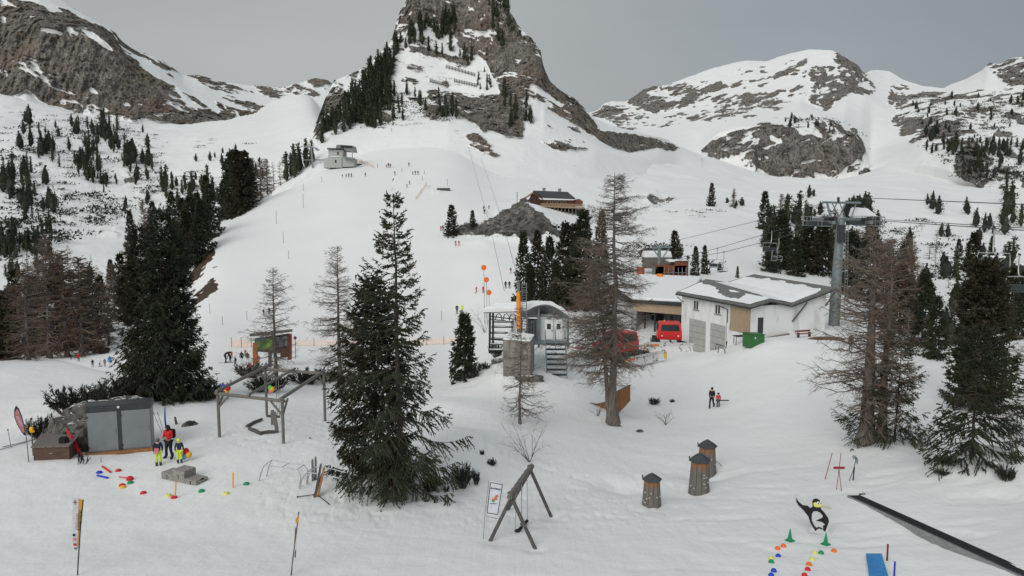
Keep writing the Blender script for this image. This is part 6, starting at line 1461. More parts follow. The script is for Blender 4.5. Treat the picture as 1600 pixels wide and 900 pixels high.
    PL(f([(262, 200), (300, 260), (360, 310), (440, 320), (480, 355), (515, 330), (512, 250), (540, 215), (585, 210), (630, 235), (640, 330), (640, 360), (700, 430), (750, 500), (760, 560), (720, 650), (695, 710), (665, 690), (665, 620), (700, 600), (640, 560), (560, 545), (600, 525), (660, 500), (670, 470), (630, 425), (580, 400), (520, 405), (495, 450), (492, 540), (530, 620), (560, 650), (600, 635), (650, 655), (660, 680), (600, 660), (560, 680), (545, 700), (510, 650), (470, 580), (440, 480), (370, 390), (290, 310), (262, 260)]), .012, .011, M_BLACK, 'dark_plumage')
    PL(f([(522, 280), (560, 262), (610, 290), (660, 270), (672, 310), (640, 335), (580, 342), (535, 330)]), .022, .009, M_YEL2, 'face_patch')
    PL(f([(665, 320), (740, 335), (800, 345), (800, 368), (720, 350), (655, 340)]), .022, .009, mat('pale beak paint', (.55, .50, .35), .6), 'beak')
    for x in (597, 640): PL(f([(x - 20, 285), (x - 14, 258), (x + 4, 250), (x + 18, 262), (x + 18, 292), (x, 305)]), .032, .009, M_WHITE, 'eye'); PL(f([(x - 4, 290), (x - 4, 270), (x + 8, 268), (x + 10, 290)]), .042, .009, M_BLACK, 'pupil')
    # cones
    for px, py, h, lb in [(1234, 845, 22, 'green traffic cone left of the penguin board'), (1290, 851, 22, 'green traffic cone in front of the penguin board')]:
        a = on(px, py); H = px_h(a, h) * .92; t = root('traffic_cone', a, lb, 'cone', 'green traffic cones')
        w = WB(); w.lathe([(H * .2, .02), (H * .12, H * .5), (H * .035, H), (.001, H)], a, M_GRN, 16); w.out('cone_body', t, smooth=True)
        w = WB(); w.box(a + Z3 * .02, (H * .62, H * .62, .035), M_GRN, rz=.6); w.out('base', t, bevel=.015)
    rows = [('left', [(1224, 853, M_ORA, 'orange'), (1215, 857, M_ORA, 'orange'), (1216, 869, M_BLU, 'blue'), (1205, 873, M_YEL2, 'pale yellow'), (1205, 878, M_GRN, 'green'), (1209, 892, M_BLU, 'blue'), (1205, 899, M_BLU, 'blue')]),
            ('right', [(1303, 861, M_ORA, 'orange'), (1283, 864, M_GRN, 'green'), (1273, 864, M_YEL2, 'pale yellow'), (1269, 874, M_YEL2, 'pale yellow'), (1264, 882, M_ORA, 'orange'), (1262, 890, M_REDP, 'red'), (1257, 899, M_REDP, 'red')])]
    lbl = {('left', 0): 'orange marker dome just below the left green cone', ('left', 1): 'orange marker dome second below the left green cone', ('left', 2): 'topmost blue marker dome of the left row', ('left', 3): 'pale yellow marker dome touching a green one in the left row', ('left', 4): 'green marker dome under the pale yellow one in the left row', ('left', 5): 'blue marker dome next to last in the left row', ('left', 6): 'blue marker dome last in the left row at the picture bottom',
           ('right', 0): 'orange marker dome set apart to the right of the cone by the penguin', ('right', 1): 'green marker dome below the cone by the penguin', ('right', 2): 'pale yellow marker dome beside the green one in the right row', ('right', 3): 'lower pale yellow marker dome of the right row', ('right', 4): 'orange marker dome between pale yellow and red in the right row', ('right', 5): 'upper red marker dome of the right row', ('right', 6): 'lower red marker dome of the right row at the picture bottom'}
    for nm, rr in rows:
        for k, (px, py, m, c) in enumerate(rr): marker(px, py, m, lbl[(nm, k)], .46)
    # carpet lift
    P0, P1 = on(1334, 776), on(1640, 916); t = root('carpet_lift', P0, 'long black rubber carpet lift running diagonally down the snow', 'carpet lift')
    n = 26; d = (P1 - P0); d.z = 0; dn = d.normalized(); s = Vector((dn.y, -dn.x, 0)); 
    if s.y > 0: s = -s
    zl = [P0.z + (P1.z - P0.z) * i / n for i in range(n + 1)]; gl = sorted(G(P0.x + d.x * i / n, P0.y + d.y * i / n) - zl[i] for i in range(n + 1)); zs = [z + max(0, gl[-8]) + .02 for z in zl]
    C = [Vector((P0.x + d.x * i / n, P0.y + d.y * i / n, zs[i])) for i in range(n + 1)]
    def strip(name, a0, a1, z0, z1, m):
        w = WB(); vs = []; 
        for c in C: vs += [c + s * a0 + Z3 * z0, c + s * a1 + Z3 * z0, c + s * a1 + Z3 * z1, c + s * a0 + Z3 * z1]
        fs = [(3, 2, 1, 0), (n * 4, n * 4 + 1, n * 4 + 2, n * 4 + 3)]
        for i in range(n):
            for j in range(4): fs.append((i * 4 + j, i * 4 + (j + 1) % 4, (i + 1) * 4 + (j + 1) % 4, (i + 1) * 4 + j))
        w.add(vs, fs, m); return w.out(name, t)
    strip('belt', -.20, .20, -.1, .03, M_RUB)
    strip('side_rail', .202, .26, -.3, .04, M_METD); strip('side_rail', -.26, -.202, -.3, .04, M_METD)
    strip('edge_strip', .263, .285, -.3, .03, M_STEEL); strip('edge_strip', -.285, -.263, -.3, .03, M_STEEL)
    w = WB(); VS = []; mm = mat('grey plastic sheeting', (.26, .27, .27), .6, var=.2)
    for i in range(4, n - 1):
        q0, q1 = C[i] + s * .287, C[i + 1] + s * .287; h0 = .03; h1 = .06 + .10 * abs(math.sin((i + 1) * 1.1))
        VS += [q0 + Z3 * .0, q0 - Z3 * .12 + s * .03, q0 - Z3 * .3 + s * .06]
    w.add(VS, [(3 * i + k, 3 * i + k + 1, 3 * i + k + 4, 3 * i + k + 3) for i in range(len(VS) // 3 - 1) for k in (0, 1)], mm)
    w.out('sheeting', t)
    # blue mat and two poles
    c = [on(*q) for q in [(1353, 869), (1377, 869), (1388, 905), (1358, 905)]]; w = WB(); w.prism([p + Z3 * .03 for p in c], (0, 0, .07), M_CYAN); put(w.out('slide_mat', base=c[0], bevel=.01), 'light blue mat lying on the snow at the bottom edge', 'mat')
    pole(1386, 876, 28, mat('dark red paint', (.22, .015, .015), .5), 'dark red pole behind the blue mat', .03)
    pole(1397, 903, 28, M_BLU, 'blue pole right of the blue mat', .03)
    # poles by the carpet lift head
    mr = mat('dull red paint', (.30, .04, .04), .6)
    pole(1288, 749, 44, mr, 'slim dark red pole leaning right, above the penguin', .018, lean=.32)
    a = on(1310, 768); t = root('red_cross_sign', a, 'red crossbar sign on crossed thin poles above the carpet lift start', 'sign')
    Y = a.y
    for q, (x0, y0, x1, y1) in enumerate([(1307, 765, 1314, 708), (1315, 771, 1311, 734)]):
        w = WB(); w.tube([W(x0, y0, Y), W(x1, y1, Y)], .016, mr, 6); w.out('pole', t)
    w = WB(); c0 = W(1311, 731, Y - .03); w.box(c0, (px_h(a, 18), .03, px_h(a, 4)), mat('red board', (.36, .02, .03), .6)); w.out('crossbar', t, bevel=.005)
    w = WB(); w.box(c0 + Vector((0, -.018, -px_h(a, 1.6))), (px_h(a, 15), .006, px_h(a, 1.2)), M_GREY); w.out('grey_strip', t)  # grey strip along the lower edge of the crossbar
    a = on(1330, 751); t = root('snow_shovel', a, 'snow shovel with grey blade up, stuck beside a thin pole', 'shovel'); Y = a.y
    w = WB(); w.tube([W(1327, 751, Y), W(1333, 736, Y), W(1338, 715, Y)], .018, M_METD, 6); w.tube([W(1333, 750, Y), W(1335, 730, Y)], .03, M_BLACK, 6); w.out('shaft', t)
    w = WB(); w.prism([W(x, y, Y + .02) for x, y in [(1332, 712), (1337, 712), (1341, 717), (1341, 724), (1339, 726), (1337, 718), (1333, 717)]], (0, .03, 0), M_STEEL); w.out('blade', t)
    a = on(1347, 773); w = WB(); w.tube([a + Vector((-.13, 0, .03)), a + Vector((.14, 0, .03))], .03, M_BLACK, 6); w.tube([a + Vector((.14, 0, .03)), a + Vector((0, 0, .15))], .008, M_METD, 5); put(w.out('pull_handle', base=a), 'small black handle lying at the head of the carpet lift', 'handle')
    # banners
    def banner(px, py, top, pts_cloth, pole_pts, label, cloth_parts, name='banner_flag'):
        a = on(px, py) if py < 905 else on(px, 899); t = root(name, a, label, 'banner'); Y = a.y
        w = WB(); P = [W(*q, Y) for q in pole_pts]; w.tube(P, .02, M_METD if name == 'banner_flag' else M_STEEL, 8); w.out('pole', t)
        for nm, pts, off, m in cloth_parts:
            w = WB(); w.prism([W(*q, Y - off) for q in pts], (0, .004, 0), m); w.out(nm, t)
        return t, Y
    mgold = mat('golden yellow cloth', (.52, .27, .03), .8, color2=(.60, .33, .05), scale=4); mthin = mat('thin white cloth', (.56, .57, .58), .85)
    t, Y = banner(121, 905, 780, None, [(120, 925), (122, 880), (126, 820), (130, 781)], 'narrow yellow and white banner on a slim pole, bottom left', [
        ('cloth', [(113, 777), (123, 779), (121, 860), (116, 860), (113, 857)], .01, mthin), ('gold_stripe', [(123, 779), (130.5, 781), (127, 822), (123.5, 857), (120.5, 855), (121, 820)], .0, mgold)])
    w = WB(); 
    for x, y, ww, hh in [(117, 785, 6, .9), (117, 785, .9, 8)]: c = W(x, y, Y - .03); w.box(c, (px_h(c, ww), .004, px_h(c, hh)), mat('dark red print', (.3, .03, .06), .8))
    w.out('cross_mark', t)
    w = WB()
    for x, y, ww, hh, m in [(115.5, 836, 4, 4, M_BLACK), (116, 843, 5, 5, M_PINK), (117, 851, 5, 4, M_REDP), (118, 857, 5, 3, M_GREY)]: c = W(x, y, Y - .03); w.box(c, (px_h(c, ww), .004, px_h(c, hh)), m)
    w.out('printed_marks', t)
    c = W(124.6, 813, Y - .05); dn = (W(122.8, 835, Y) - W(126, 790, Y)); place_text('SKISCHULE', px_h(c, 6.8), M_BLACK, c, dn, Vector((1, 0, 0)), t, spacing=1.05)
    c = W(119.5, 815, Y - .05); place_text('SKISCHULE', px_h(c, 5), mat('rosy print', (.42, .2, .2), .8), c, dn, Vector((1, 0, 0)), t, spacing=1.2)
    t, Y = banner(455, 905, 800, None, [(452, 925), (458, 870), (464, 825), (467, 800)], 'yellow tipped banner seen almost edge-on, bottom left of centre', [
        ('cloth', [(463, 812), (466, 812), (464, 850), (462, 880), (456, 888), (459, 850)], .01, mthin), ('gold_tip', [(461.5, 812), (467, 803), (466.5, 812), (465, 817), (462, 818)], .02, mgold), ('dark_print', [(460.8, 862), (462.2, 858), (461.8, 870), (460.2, 872)], .02, M_BLACK), ('letter_print', [(461, 825), (462.4, 825), (460.5, 852), (459.3, 852)], .02, M_WOODO)])
    # bambini banner
    a = on(756, 842); t = root('white_banner', a, 'white banner with dark border and small figure on a thin leaning pole', 'banner'); Y = a.y
    w = WB(); w.tube([W(755, 845, Y), W(758, 800, Y), W(764, 751, Y)], .012, M_STEEL, 6); w.out('pole', t)
    Q = [(766, 752), (786, 755.5), (778, 806), (760, 803)]
    w = WB(); w.prism([W(*q, Y) for q in Q], (0, .006, 0), mat('white banner cloth', (.64, .68, .73), .7)); w.out('cloth', t)
    w = WB(); P = [W(*q, Y - .012) for q in Q]; cc = sum(P, Vector()) / 4; P = [cc + (p - cc) * .93 for p in P]
    for i in range(4): w.tube([P[i], P[(i + 1) % 4]], .012, M_DKBLUE, 4)
    w.out('border', t)
    xd = W(786, 755.5, Y) - W(766, 752, Y); up = W(766, 752, Y) - W(760, 803, Y)
    place_text('BAMBINI', px_h(a, 4.2), M_DKBLUE, W(774.5, 764, Y - .02), xd, up, t)
    w = WB(); w.ball(W(774, 779, Y - .02), px_h(a, 3), M_ORA, 10, (1, .1, 1)); w.ball(W(770.5, 782, Y - .02), px_h(a, 2.6), mat('olive print', (.2, .25, .1), .8), 8, (1, .1, 1.2)); w.ball(W(776, 775, Y - .03), px_h(a, 2), M_REDP, 8, (1.5, .1, .6))
    c = W(771, 787, Y - .02); w.box(c, (px_h(c, 11), .006, px_h(c, .8)), M_BLACK); w.out('printed_figure', t)
    w = WB()
    for k in range(8):
        c = W(761 + 2.2 * k, 807 + .45 * k, Y); w.box(c, (px_h(c, 1.5), .006, px_h(c, 1.3)), M_DKBLUE)
    w.out('lower_print', t)
    # curved wooden wall by the tall larch
    b = on(958, 645); t = root('wooden_play_wall', b, 'curved orange-brown board wall behind the tall larch trunk', 'play wall')
    top = [(922, 630), (932, 632), (942, 630), (950, 627), (958, 618), (966, 611), (976, 606), (985, 602)]; bot = [(923, 631), (932, 638), (942, 642), (950, 644), (958, 645), (966, 646), (976, 636), (985, 626)]
    Ys = [57, 56.5, 56, 55.5, 55, 55, 55.3, 55.8]
    for i in range(len(top) - 1):
        for q in range(3):
            f0, f1 = q / 3 + .01, (q + 1) / 3 - .01
            L2 = lambda A_, f: (A_[i][0] * (1 - f) + A_[i + 1][0] * f, A_[i][1] * (1 - f) + A_[i + 1][1] * f)
            Y0, Y1 = Ys[i] * (1 - f0) + Ys[i + 1] * f0, Ys[i] * (1 - f1) + Ys[i + 1] * f1
            w = WB(); w.prism([W(*L2(top, f0), Y0), W(*L2(top, f1), Y1), W(*L2(bot, f1), Y1), W(*L2(bot, f0), Y0)], (0, .06, 0), M_WOODO); w.out('board', t)
    w = WB(); w.tube([W(x, y - .6, Y_ - .03) for (x, y), Y_ in zip(top, Ys)], .04, M_WOODG, 6); w.out('cap_rail', t)
    boulder('rock', on(999, 675), (.22, .18, .16), 31, 'fist-like stone on the snow right of the tall larch roots', 'rock', sub=4)
    w = WB(); r = np.random.default_rng(8)
    for q in range(9):
        az = r.uniform(-PI, PI); p = on(957, 664); pts = [p + Z3 * .35]
        for k in range(1, 6): pts.append(p + Vector((math.cos(az) * .28 * k + r.normal() * .04, math.sin(az) * .28 * k + r.normal() * .04, .30 * math.exp(-k * .9) + .02)))
        w.tube(pts, [.16, .13, .09, .07, .05, .02], M_BARK_L, 6)
    put(w.out('tree_roots', base=on(957, 664), smooth=True), 'spreading bare roots at the foot of the tall larch', 'roots')
M_TOWER = None
def tower_material():
    m = bpy.data.materials.new('planks, orange under the roof and grey below'); m.use_nodes = True
    n, l = m.node_tree.nodes, m.node_tree.links; b = n['Principled BSDF']; b.inputs['Roughness'].default_value = .85
    tc = n.new('ShaderNodeTexCoord'); sp = n.new('ShaderNodeSeparateXYZ'); l.new(tc.outputs['Generated'], sp.inputs[0])
    mp = n.new('ShaderNodeMapping'); mp.inputs['Scale'].default_value = (14, 14, 1.5); l.new(tc.outputs['Generated'], mp.inputs[0])
    nz = n.new('ShaderNodeTexNoise'); nz.inputs['Scale'].default_value = 1.5; nz.inputs['Detail'].default_value = 5; l.new(mp.outputs[0], nz.inputs['Vector'])
    ad = n.new('ShaderNodeMath'); ad.operation = 'MULTIPLY_ADD'; l.new(nz.outputs['Fac'], ad.inputs[0]); ad.inputs[1].default_value = .6; l.new(sp.outputs['Z'], ad.inputs[2])
    mr = n.new('ShaderNodeMapRange'); mr.inputs['From Min'].default_value = 1.08; mr.inputs['From Max'].default_value = 1.22; l.new(ad.outputs[0], mr.inputs['Value'])
    g = n.new('ShaderNodeMix'); g.data_type = 'RGBA'; g.inputs['A'].default_value = (.055, .05, .047, 1); g.inputs['B'].default_value = (.24, .22, .20, 1); l.new(nz.outputs['Fac'], g.inputs['Factor'])
    o = n.new('ShaderNodeMix'); o.data_type = 'RGBA'; o.inputs['B'].default_value = (.27, .125, .05, 1); l.new(g.outputs['Result'], o.inputs['A']); l.new(mr.outputs[0], o.inputs['Factor'])
    l.new(o.outputs['Result'], b.inputs['Base Color']); return m
M_TOWER = tower_material()
near_objects()
# ================================================================== BUILDINGS, LIFTS, VEHICLES
M_PLASTER = mat('white rendered wall', (0.60, 0.60, 0.59), 0.85, color2=(0.77, 0.78, 0.78), scale=.8, stretch=(1, 1, .35), thr=(.3, .5))
M_DOORG = mat('pale grey garage door', (0.36, 0.36, 0.34), 0.6, color2=(0.43, 0.43, 0.41), scale=2)
M_ROOFM = mat('weathered dark roof sheet', (0.10, 0.10, 0.095), 0.7, color2=(0.22, 0.22, 0.21), scale=3, stretch=(1, 4, 1))
M_FASC = mat('dark green grey fascia', (0.035, 0.042, 0.044), 0.6)
M_HUTW = mat('reddish brown log wall', (0.10, 0.042, 0.025), 0.7, color2=(0.22, 0.10, 0.055), scale=2, stretch=(1, 1, 12))
M_CATRED = mat('red vehicle paint', (0.62, 0.02, 0.02), 0.35, spec=.5, var=.08)
M_LIFTORA = mat('orange lift paint', (0.80, 0.24, 0.02), 0.5, var=.1)
M_RUST = mat('rust red lift panels', (0.20, 0.062, 0.032), 0.65, var=.25, scale=3)
M_TOWERM = mat('green grey lift steel', (0.17, 0.21, 0.22), 0.5, metal=.3, color2=(0.26, 0.30, 0.31), scale=2)
M_DULLRED = mat('dull red bench paint', (.24, .05, .05), .7, color2=(.34, .16, .16), scale=4)
M_NET = mat('orange netting', (0.80, 0.58, 0.46), 0.8, var=.15)
M_GRNBOX = mat('green painted metal', (0.04, 0.15, 0.045), 0.5, var=.12)
def quad(w, a, b, c, d, th, m):
    n = (Vector(b) - Vector(a)).cross(Vector(d) - Vector(a)).normalized() * th
    w.prism([a, b, c, d], n, m)
def wallbox(w, A, x, n, s0, s1, z0, z1, d0, d1, m):
    """box along wall axis x from A: s along, d out of the wall (n), z absolute heights"""
    q = [A + x * s + n * d for s, d in ((s0, d0), (s1, d0), (s1, d1), (s0, d1))]
    w.prism([Vector((p.x, p.y, z0)) for p in q], (0, 0, z1 - z0), m)
def s_of(A, x, px):               # distance along wall where photo column px falls
    u = uv_of(px, 490)[0]
    return (u * A.y - A.x) / (x.x - u * x.y)

def main_building():
    A = Vector((19.7, 88.0, 0)); xl = Vector((5.1, -12, 0)).normalized(); xf = Vector((.92, .39, 0)).normalized(); back = -xl
    C = A + xl * 13.0                                    # front-left roof corner
    t = root('garage_building', Vector((24, 80, -15.5)), 'white garage building with two gates, timber panel and snow covered zigzag roof', 'building')
    # roof: front and rear profiles lofted
    fs = [(-.0, -9.80), (2.8, -9.25), (5.7, -9.86), (11.8, -8.35), (12.3, -8.5)]; rs = [(0, -9.7), (4.4, -8.25), (7.6, -8.75), (11.8, -7.9), (12.3, -8.05)]
    P = [C + xf * s + Z3 * z for s, z in fs]; Q = [A + xf * s + Z3 * z for s, z in rs]
    w = WB()
    for i in range(4): w.add([P[i], P[i + 1], Q[i + 1], Q[i], P[i] - Z3 * .28, P[i + 1] - Z3 * .28, Q[i + 1] - Z3 * .28, Q[i] - Z3 * .28], [(0, 1, 2, 3), (7, 6, 5, 4), (0, 4, 5, 1), (2, 6, 7, 3), (3, 7, 4, 0), (1, 5, 6, 2)], M_ROOFM)
    rf = w.out('roof', t)
    # snow on the roof: one wavy sheet, thin to nothing near ridge and verge
    nu, nv = 96, 70; V = np.zeros((nv, nu, 3)); us = np.linspace(.15, 12.0, nu)
    zf = np.interp(us, [q[0] for q in fs], [q[1] for q in fs]); zb = np.interp(us, [q[0] for q in rs], [q[1] for q in rs])
    for j in range(nv):
        f = .02 + .95 * j / (nv - 1); base = C * (1 - f) + A * f
        z = zf * (1 - f) + zb * f; X = base.x + xf.x * us; Y = base.y + xf.y * us
        th = .10 + .06 * fbm(X, Y, 0 * X, 1.8, 4, 5)
        bare = smoothstep(.74, 1.0, f + .16 * fbm(X, Y, 0 * X, 2.2, 4, 6) - .05 * np.abs(us - 6)) + smoothstep(9.4, 11.6, us + 1.1 * fbm(X, Y, 0 * X, 1.5, 4, 7)) + smoothstep(.10, .0, f) * smoothstep(5.5, 6.5, us)
        V[j] = np.stack([X, Y, z + th * (1 - 1.5 * np.clip(bare, 0, 1))], -1)
    i = np.arange(nv - 1)[:, None] * nu + np.arange(nu - 1)[None]; F = np.stack([i, i + 1, i + nu + 1, i + nu], -1).reshape(-1, 4)
    b = Vector(t['_b']); link('roof_snow', np_mesh('roof_snow', V.reshape(-1, 3) - np.array(b), F, mats=(M_SNOW,), smooth=True), rf)
    w = WB()
    for i in range(4): d = Z3 * -.30; w.tube([P[i] + d, P[i + 1] + d], .07, M_FASC, 6)
    w.tube([P[0] - Z3 * .25, Q[0] - Z3 * .25], .09, M_FASC, 6); w.out('verge', rf)
    # long left wall
    A2 = A + xf * .55 + xl * .5; L = 12.0; n = -xf       # outward normal
    s_g1a, s_g1b, s_g2a, s_g2b = s_of(A2, xl, 1078), s_of(A2, xl, 1105), s_of(A2, xl, 1111), s_of(A2, xl, 1136)
    w = WB(); wallbox(w, A2, xl, n, 0, L, -17.5, -9.95, -6, 0, M_PLASTER); wl_ = w.out('wall', t)
    for a, b_ in ((s_g1a, s_g1b), (s_g2a, s_g2b)):
        w = WB(); wallbox(w, A2, xl, n, a, b_, -17.0, -12.6, .003, .03, M_DOORG)
        for k in range(1, 6): wallbox(w, A2, xl, n, a, b_, -17 + .73 * k, -17 + .73 * k + .03, .033, .045, M_GREY)
        w.out('garage_door', t)
        w = WB(); wallbox(w, A2, xl, n, b_ + .02, b_ + .55, -17.0, -12.2, .003, .14, M_PLASTER); w.out('pilaster', t)
    for px in (1088, 1122):
        s = s_of(A2, xl, px); w = WB(); wallbox(w, A2, xl, n, s - .42, s + .42, -11.35, -10.45, .003, .05, M_GLASS); f = w.out('window', t)
        w = WB(); wallbox(w, A2, xl, n, s - .5, s - .43, -11.42, -10.4, .003, .08, M_PLASTER); wallbox(w, A2, xl, n, s + .43, s + .5, -11.42, -10.4, .003, .08, M_PLASTER); wallbox(w, A2, xl, n, s - .04, s + .04, -11.35, -10.45, .053, .08, M_PLASTER); w.out('frame', f)
        w = WB(); wallbox(w, A2, xl, n, s - .55, s + .55, -11.52, -11.43, .003, .12, M_METG); w.out('sill', f)
    s0, s1 = s_of(A2, xl, 1142), L
    w = WB(); wallbox(w, A2, xl, n, s0, s1 + .03, -12.9, -10.1, .003, .09, M_WOODL); w.out('timber_cladding', t)
    w = WB(); s = s_of(A2, xl, 1137.5); e = lambda s_, z, d=.1: A2 + xl * s_ + n * d + Z3 * z
    w.tube([e(s - 1.0, -10.35, .5), e(s - .5, -10.6), e(s, -10.7), e(s, -16)], .055, M_METD, 8); w.tube([e(-.2, -10.2, .55), e(.1, -10.7, .1), e(.4, -10.8)], .05, M_METD, 6); w.out('downpipe', t, smooth=True)
    # end wall of the left wing and porch
    B = A2 + xl * L
    w = WB(); wallbox(w, B, xf, xl, .02, 2.3, -17, -9.9, -1.8, -.02, M_WOODD); w.out('porch_wall', t)
    w = WB(); wallbox(w, B, xf, xl, 1.0, 1.7, -14.2, -11.2, .0, .05, M_GLASS); w.out('porch_door', t)
    # right wing: side wall of the passage and bright front wall
    D = C + xf * 5.85 + back * .55
    w = WB(); wallbox(w, D, xf, xl, 0, 5.2, -16, -10.05, -11, 0, M_PLASTER); w.out('wall', t)
    w = WB(); q = [D + xf * s + Z3 * z for s, z in ((0, -10.04), (5.2, -10.04), (5.2, -8.85))]; w.prism(q, back * 10, M_PLASTER); w.out('gable', t)
    w = WB(); wallbox(w, D, xf, xl, -.003 - .03, -.003, -11.6, -10.9, -1.2, -.6, M_GLASS); w.out('window', t)
    w = WB(); c = D - xf * .01 - xl * 1.4 + Z3 * -12.4; w.lathe([(.22, -.004), (.22, .004)], (0, 0, 0), M_GREY, 16)
    w.V = [tuple(c + back * v[0] + Z3 * v[1] - xf * v[2]) for v in w.V]; w.tube([c - Z3 * .3 - xf * .01, c - Z3 * .8 - xf * .01], .06, M_GREY, 6); w.out('round_emblem', t)
    w = WB(); p = D + xf * 2.0 + xl * .02; w.tube([p + Z3 * -9.8 + xl * .5, p - xf * 1.6 + Z3 * -11.9 + xl * .05], .10, M_WOODD, 6); w.tube([p + xf * 3.9 + Z3 * -8.9 + xl * .5, p + xf * 3.1 + Z3 * -10.4 + xl * .05], .10, M_WOODD, 6); w.out('roof_brace', t)
    w = WB(); q = [B + xf * .3 - Z3 * 14.0 + back * .5, D - xf * .1 - Z3 * 14.0 + back * 3.2, D - xf * .1 - Z3 * 13.45 + xl * .9, B + xf * .3 - Z3 * 13.2 + xl * .9]
    q = [Vector((B.x + .5, B.y + 1.5, -13.55)), Vector((D.x - .1, D.y + 3, -13.35)), Vector((D.x - .05, D.y - .5, -13.1)), Vector((B.x + .8, B.y - .6, -13.4))]
    w.prism(q, (0, 0, -.4), mat('bare concrete ramp', (.16, .135, .11), .9, color2=(.28, .25, .22), scale=1.5)); w.out('ramp', t)
    w = WB(); pts = [(1118, 546), (1119, 538), (1128, 540), (1134, 545), (1136, 533)]; w.tube([W(x, y, 74) for x, y in pts], .05, M_METD, 6); w.tube([W(1122, 551, 73.5), W(1123, 541, 73.5), W(1132, 546, 73.3), W(1133, 552, 73.3)], .05, M_METD, 6); put(w.out('steel_railing', base=W(1122, 550, 74)), 'dark bent railing in the snow in front of the second garage gate', 'railing')
    # bench-like red barrier and earth heap by the right wall
    a = on(1256, 527); t2 = root('red_bench', a, 'red and white bench standing at the foot of the right white wall', 'bench')
    w = WB(); c = a + Z3 * .5; w.box(c - Z3 * .12, (1.9, .35, .08), M_DULLRED, rz=.35); w.out('seat', t2); w = WB(); w.box(c + Vector((-.06, .2, .12)), (1.9, .06, .2), M_DULLRED, rz=.35); w.out('backrest', t2)
    for sx in (-.7, .7):
        w = WB(); w.box(c + Vector((sx * .94, sx * .34, -.25)), (.08, .3, .5), M_METD, rz=.35); w.out('leg', t2)
    w = WB(); r = np.random.default_rng(2)
    boulder('earth_heap', on(1290, 530), (1.5, .7, .2), 41, 'low heap of brown earth beside the red bench', 'heap', sub=4)
    bpy.context.view_layer.objects.active = None
    o = [q for q in col.objects if q.name.startswith('earth_heap')][0]; o.data.materials[0] = mat('brown leaf litter', (.07, .04, .025), .95, color2=(.20, .12, .07), scale=6)
    # green box
    a = on(1184, 539); t2 = root('green_container', a, 'green sheet metal bin with sloping lid on the snow below the white building', 'bin')
    w = WB(); M_ = Matrix.Rotation(.35, 3, 'Z'); pts = [(-.8, 0, -.3), (.8, 0, -.3), (.8, 0, .92), (-.8, 0, 1.05)]; pts = [a + M_ @ Vector(p) for p in pts]; w.prism(pts, M_ @ Vector((0, 1.3, 0)), M_GRNBOX); w.out('body', t2, bevel=.03)
    w = WB(); pts = [(-.87, -.06, 1.06), (.87, -.06, .93), (.87, -.06, .98), (-.87, -.06, 1.11)]; pts = [a + M_ @ Vector(p) for p in pts]; w.prism(pts, M_ @ Vector((0, 1.42, 0)), M_GRNBOX); w.out('lid', t2)
    w = WB(); w.box(a + M_ @ Vector((.81, .5, .5)), (.02, .35, .35), M_WHITE, rz=.35); w.box(a + M_ @ Vector((-.3, -.012, .7)), (.14, .02, .14), M_WHITE, rz=.35); w.out('sticker', t2)
    a = on(1158, 535); w = WB(); w.box(a + Z3 * .7, (1.5, 1.0, .07), M_METD, rz=.3); 
    for sx, sy in ((-.65, -.4), (.65, -.4), (.65, .4), (-.65, .4)): w.tube([a + Vector((sx, sy, -.2)), a + Vector((sx, sy, .7))], .04, M_METD, 6)
    put(w.out('metal_table', base=a), 'dark metal table standing left of the green bin', 'table')

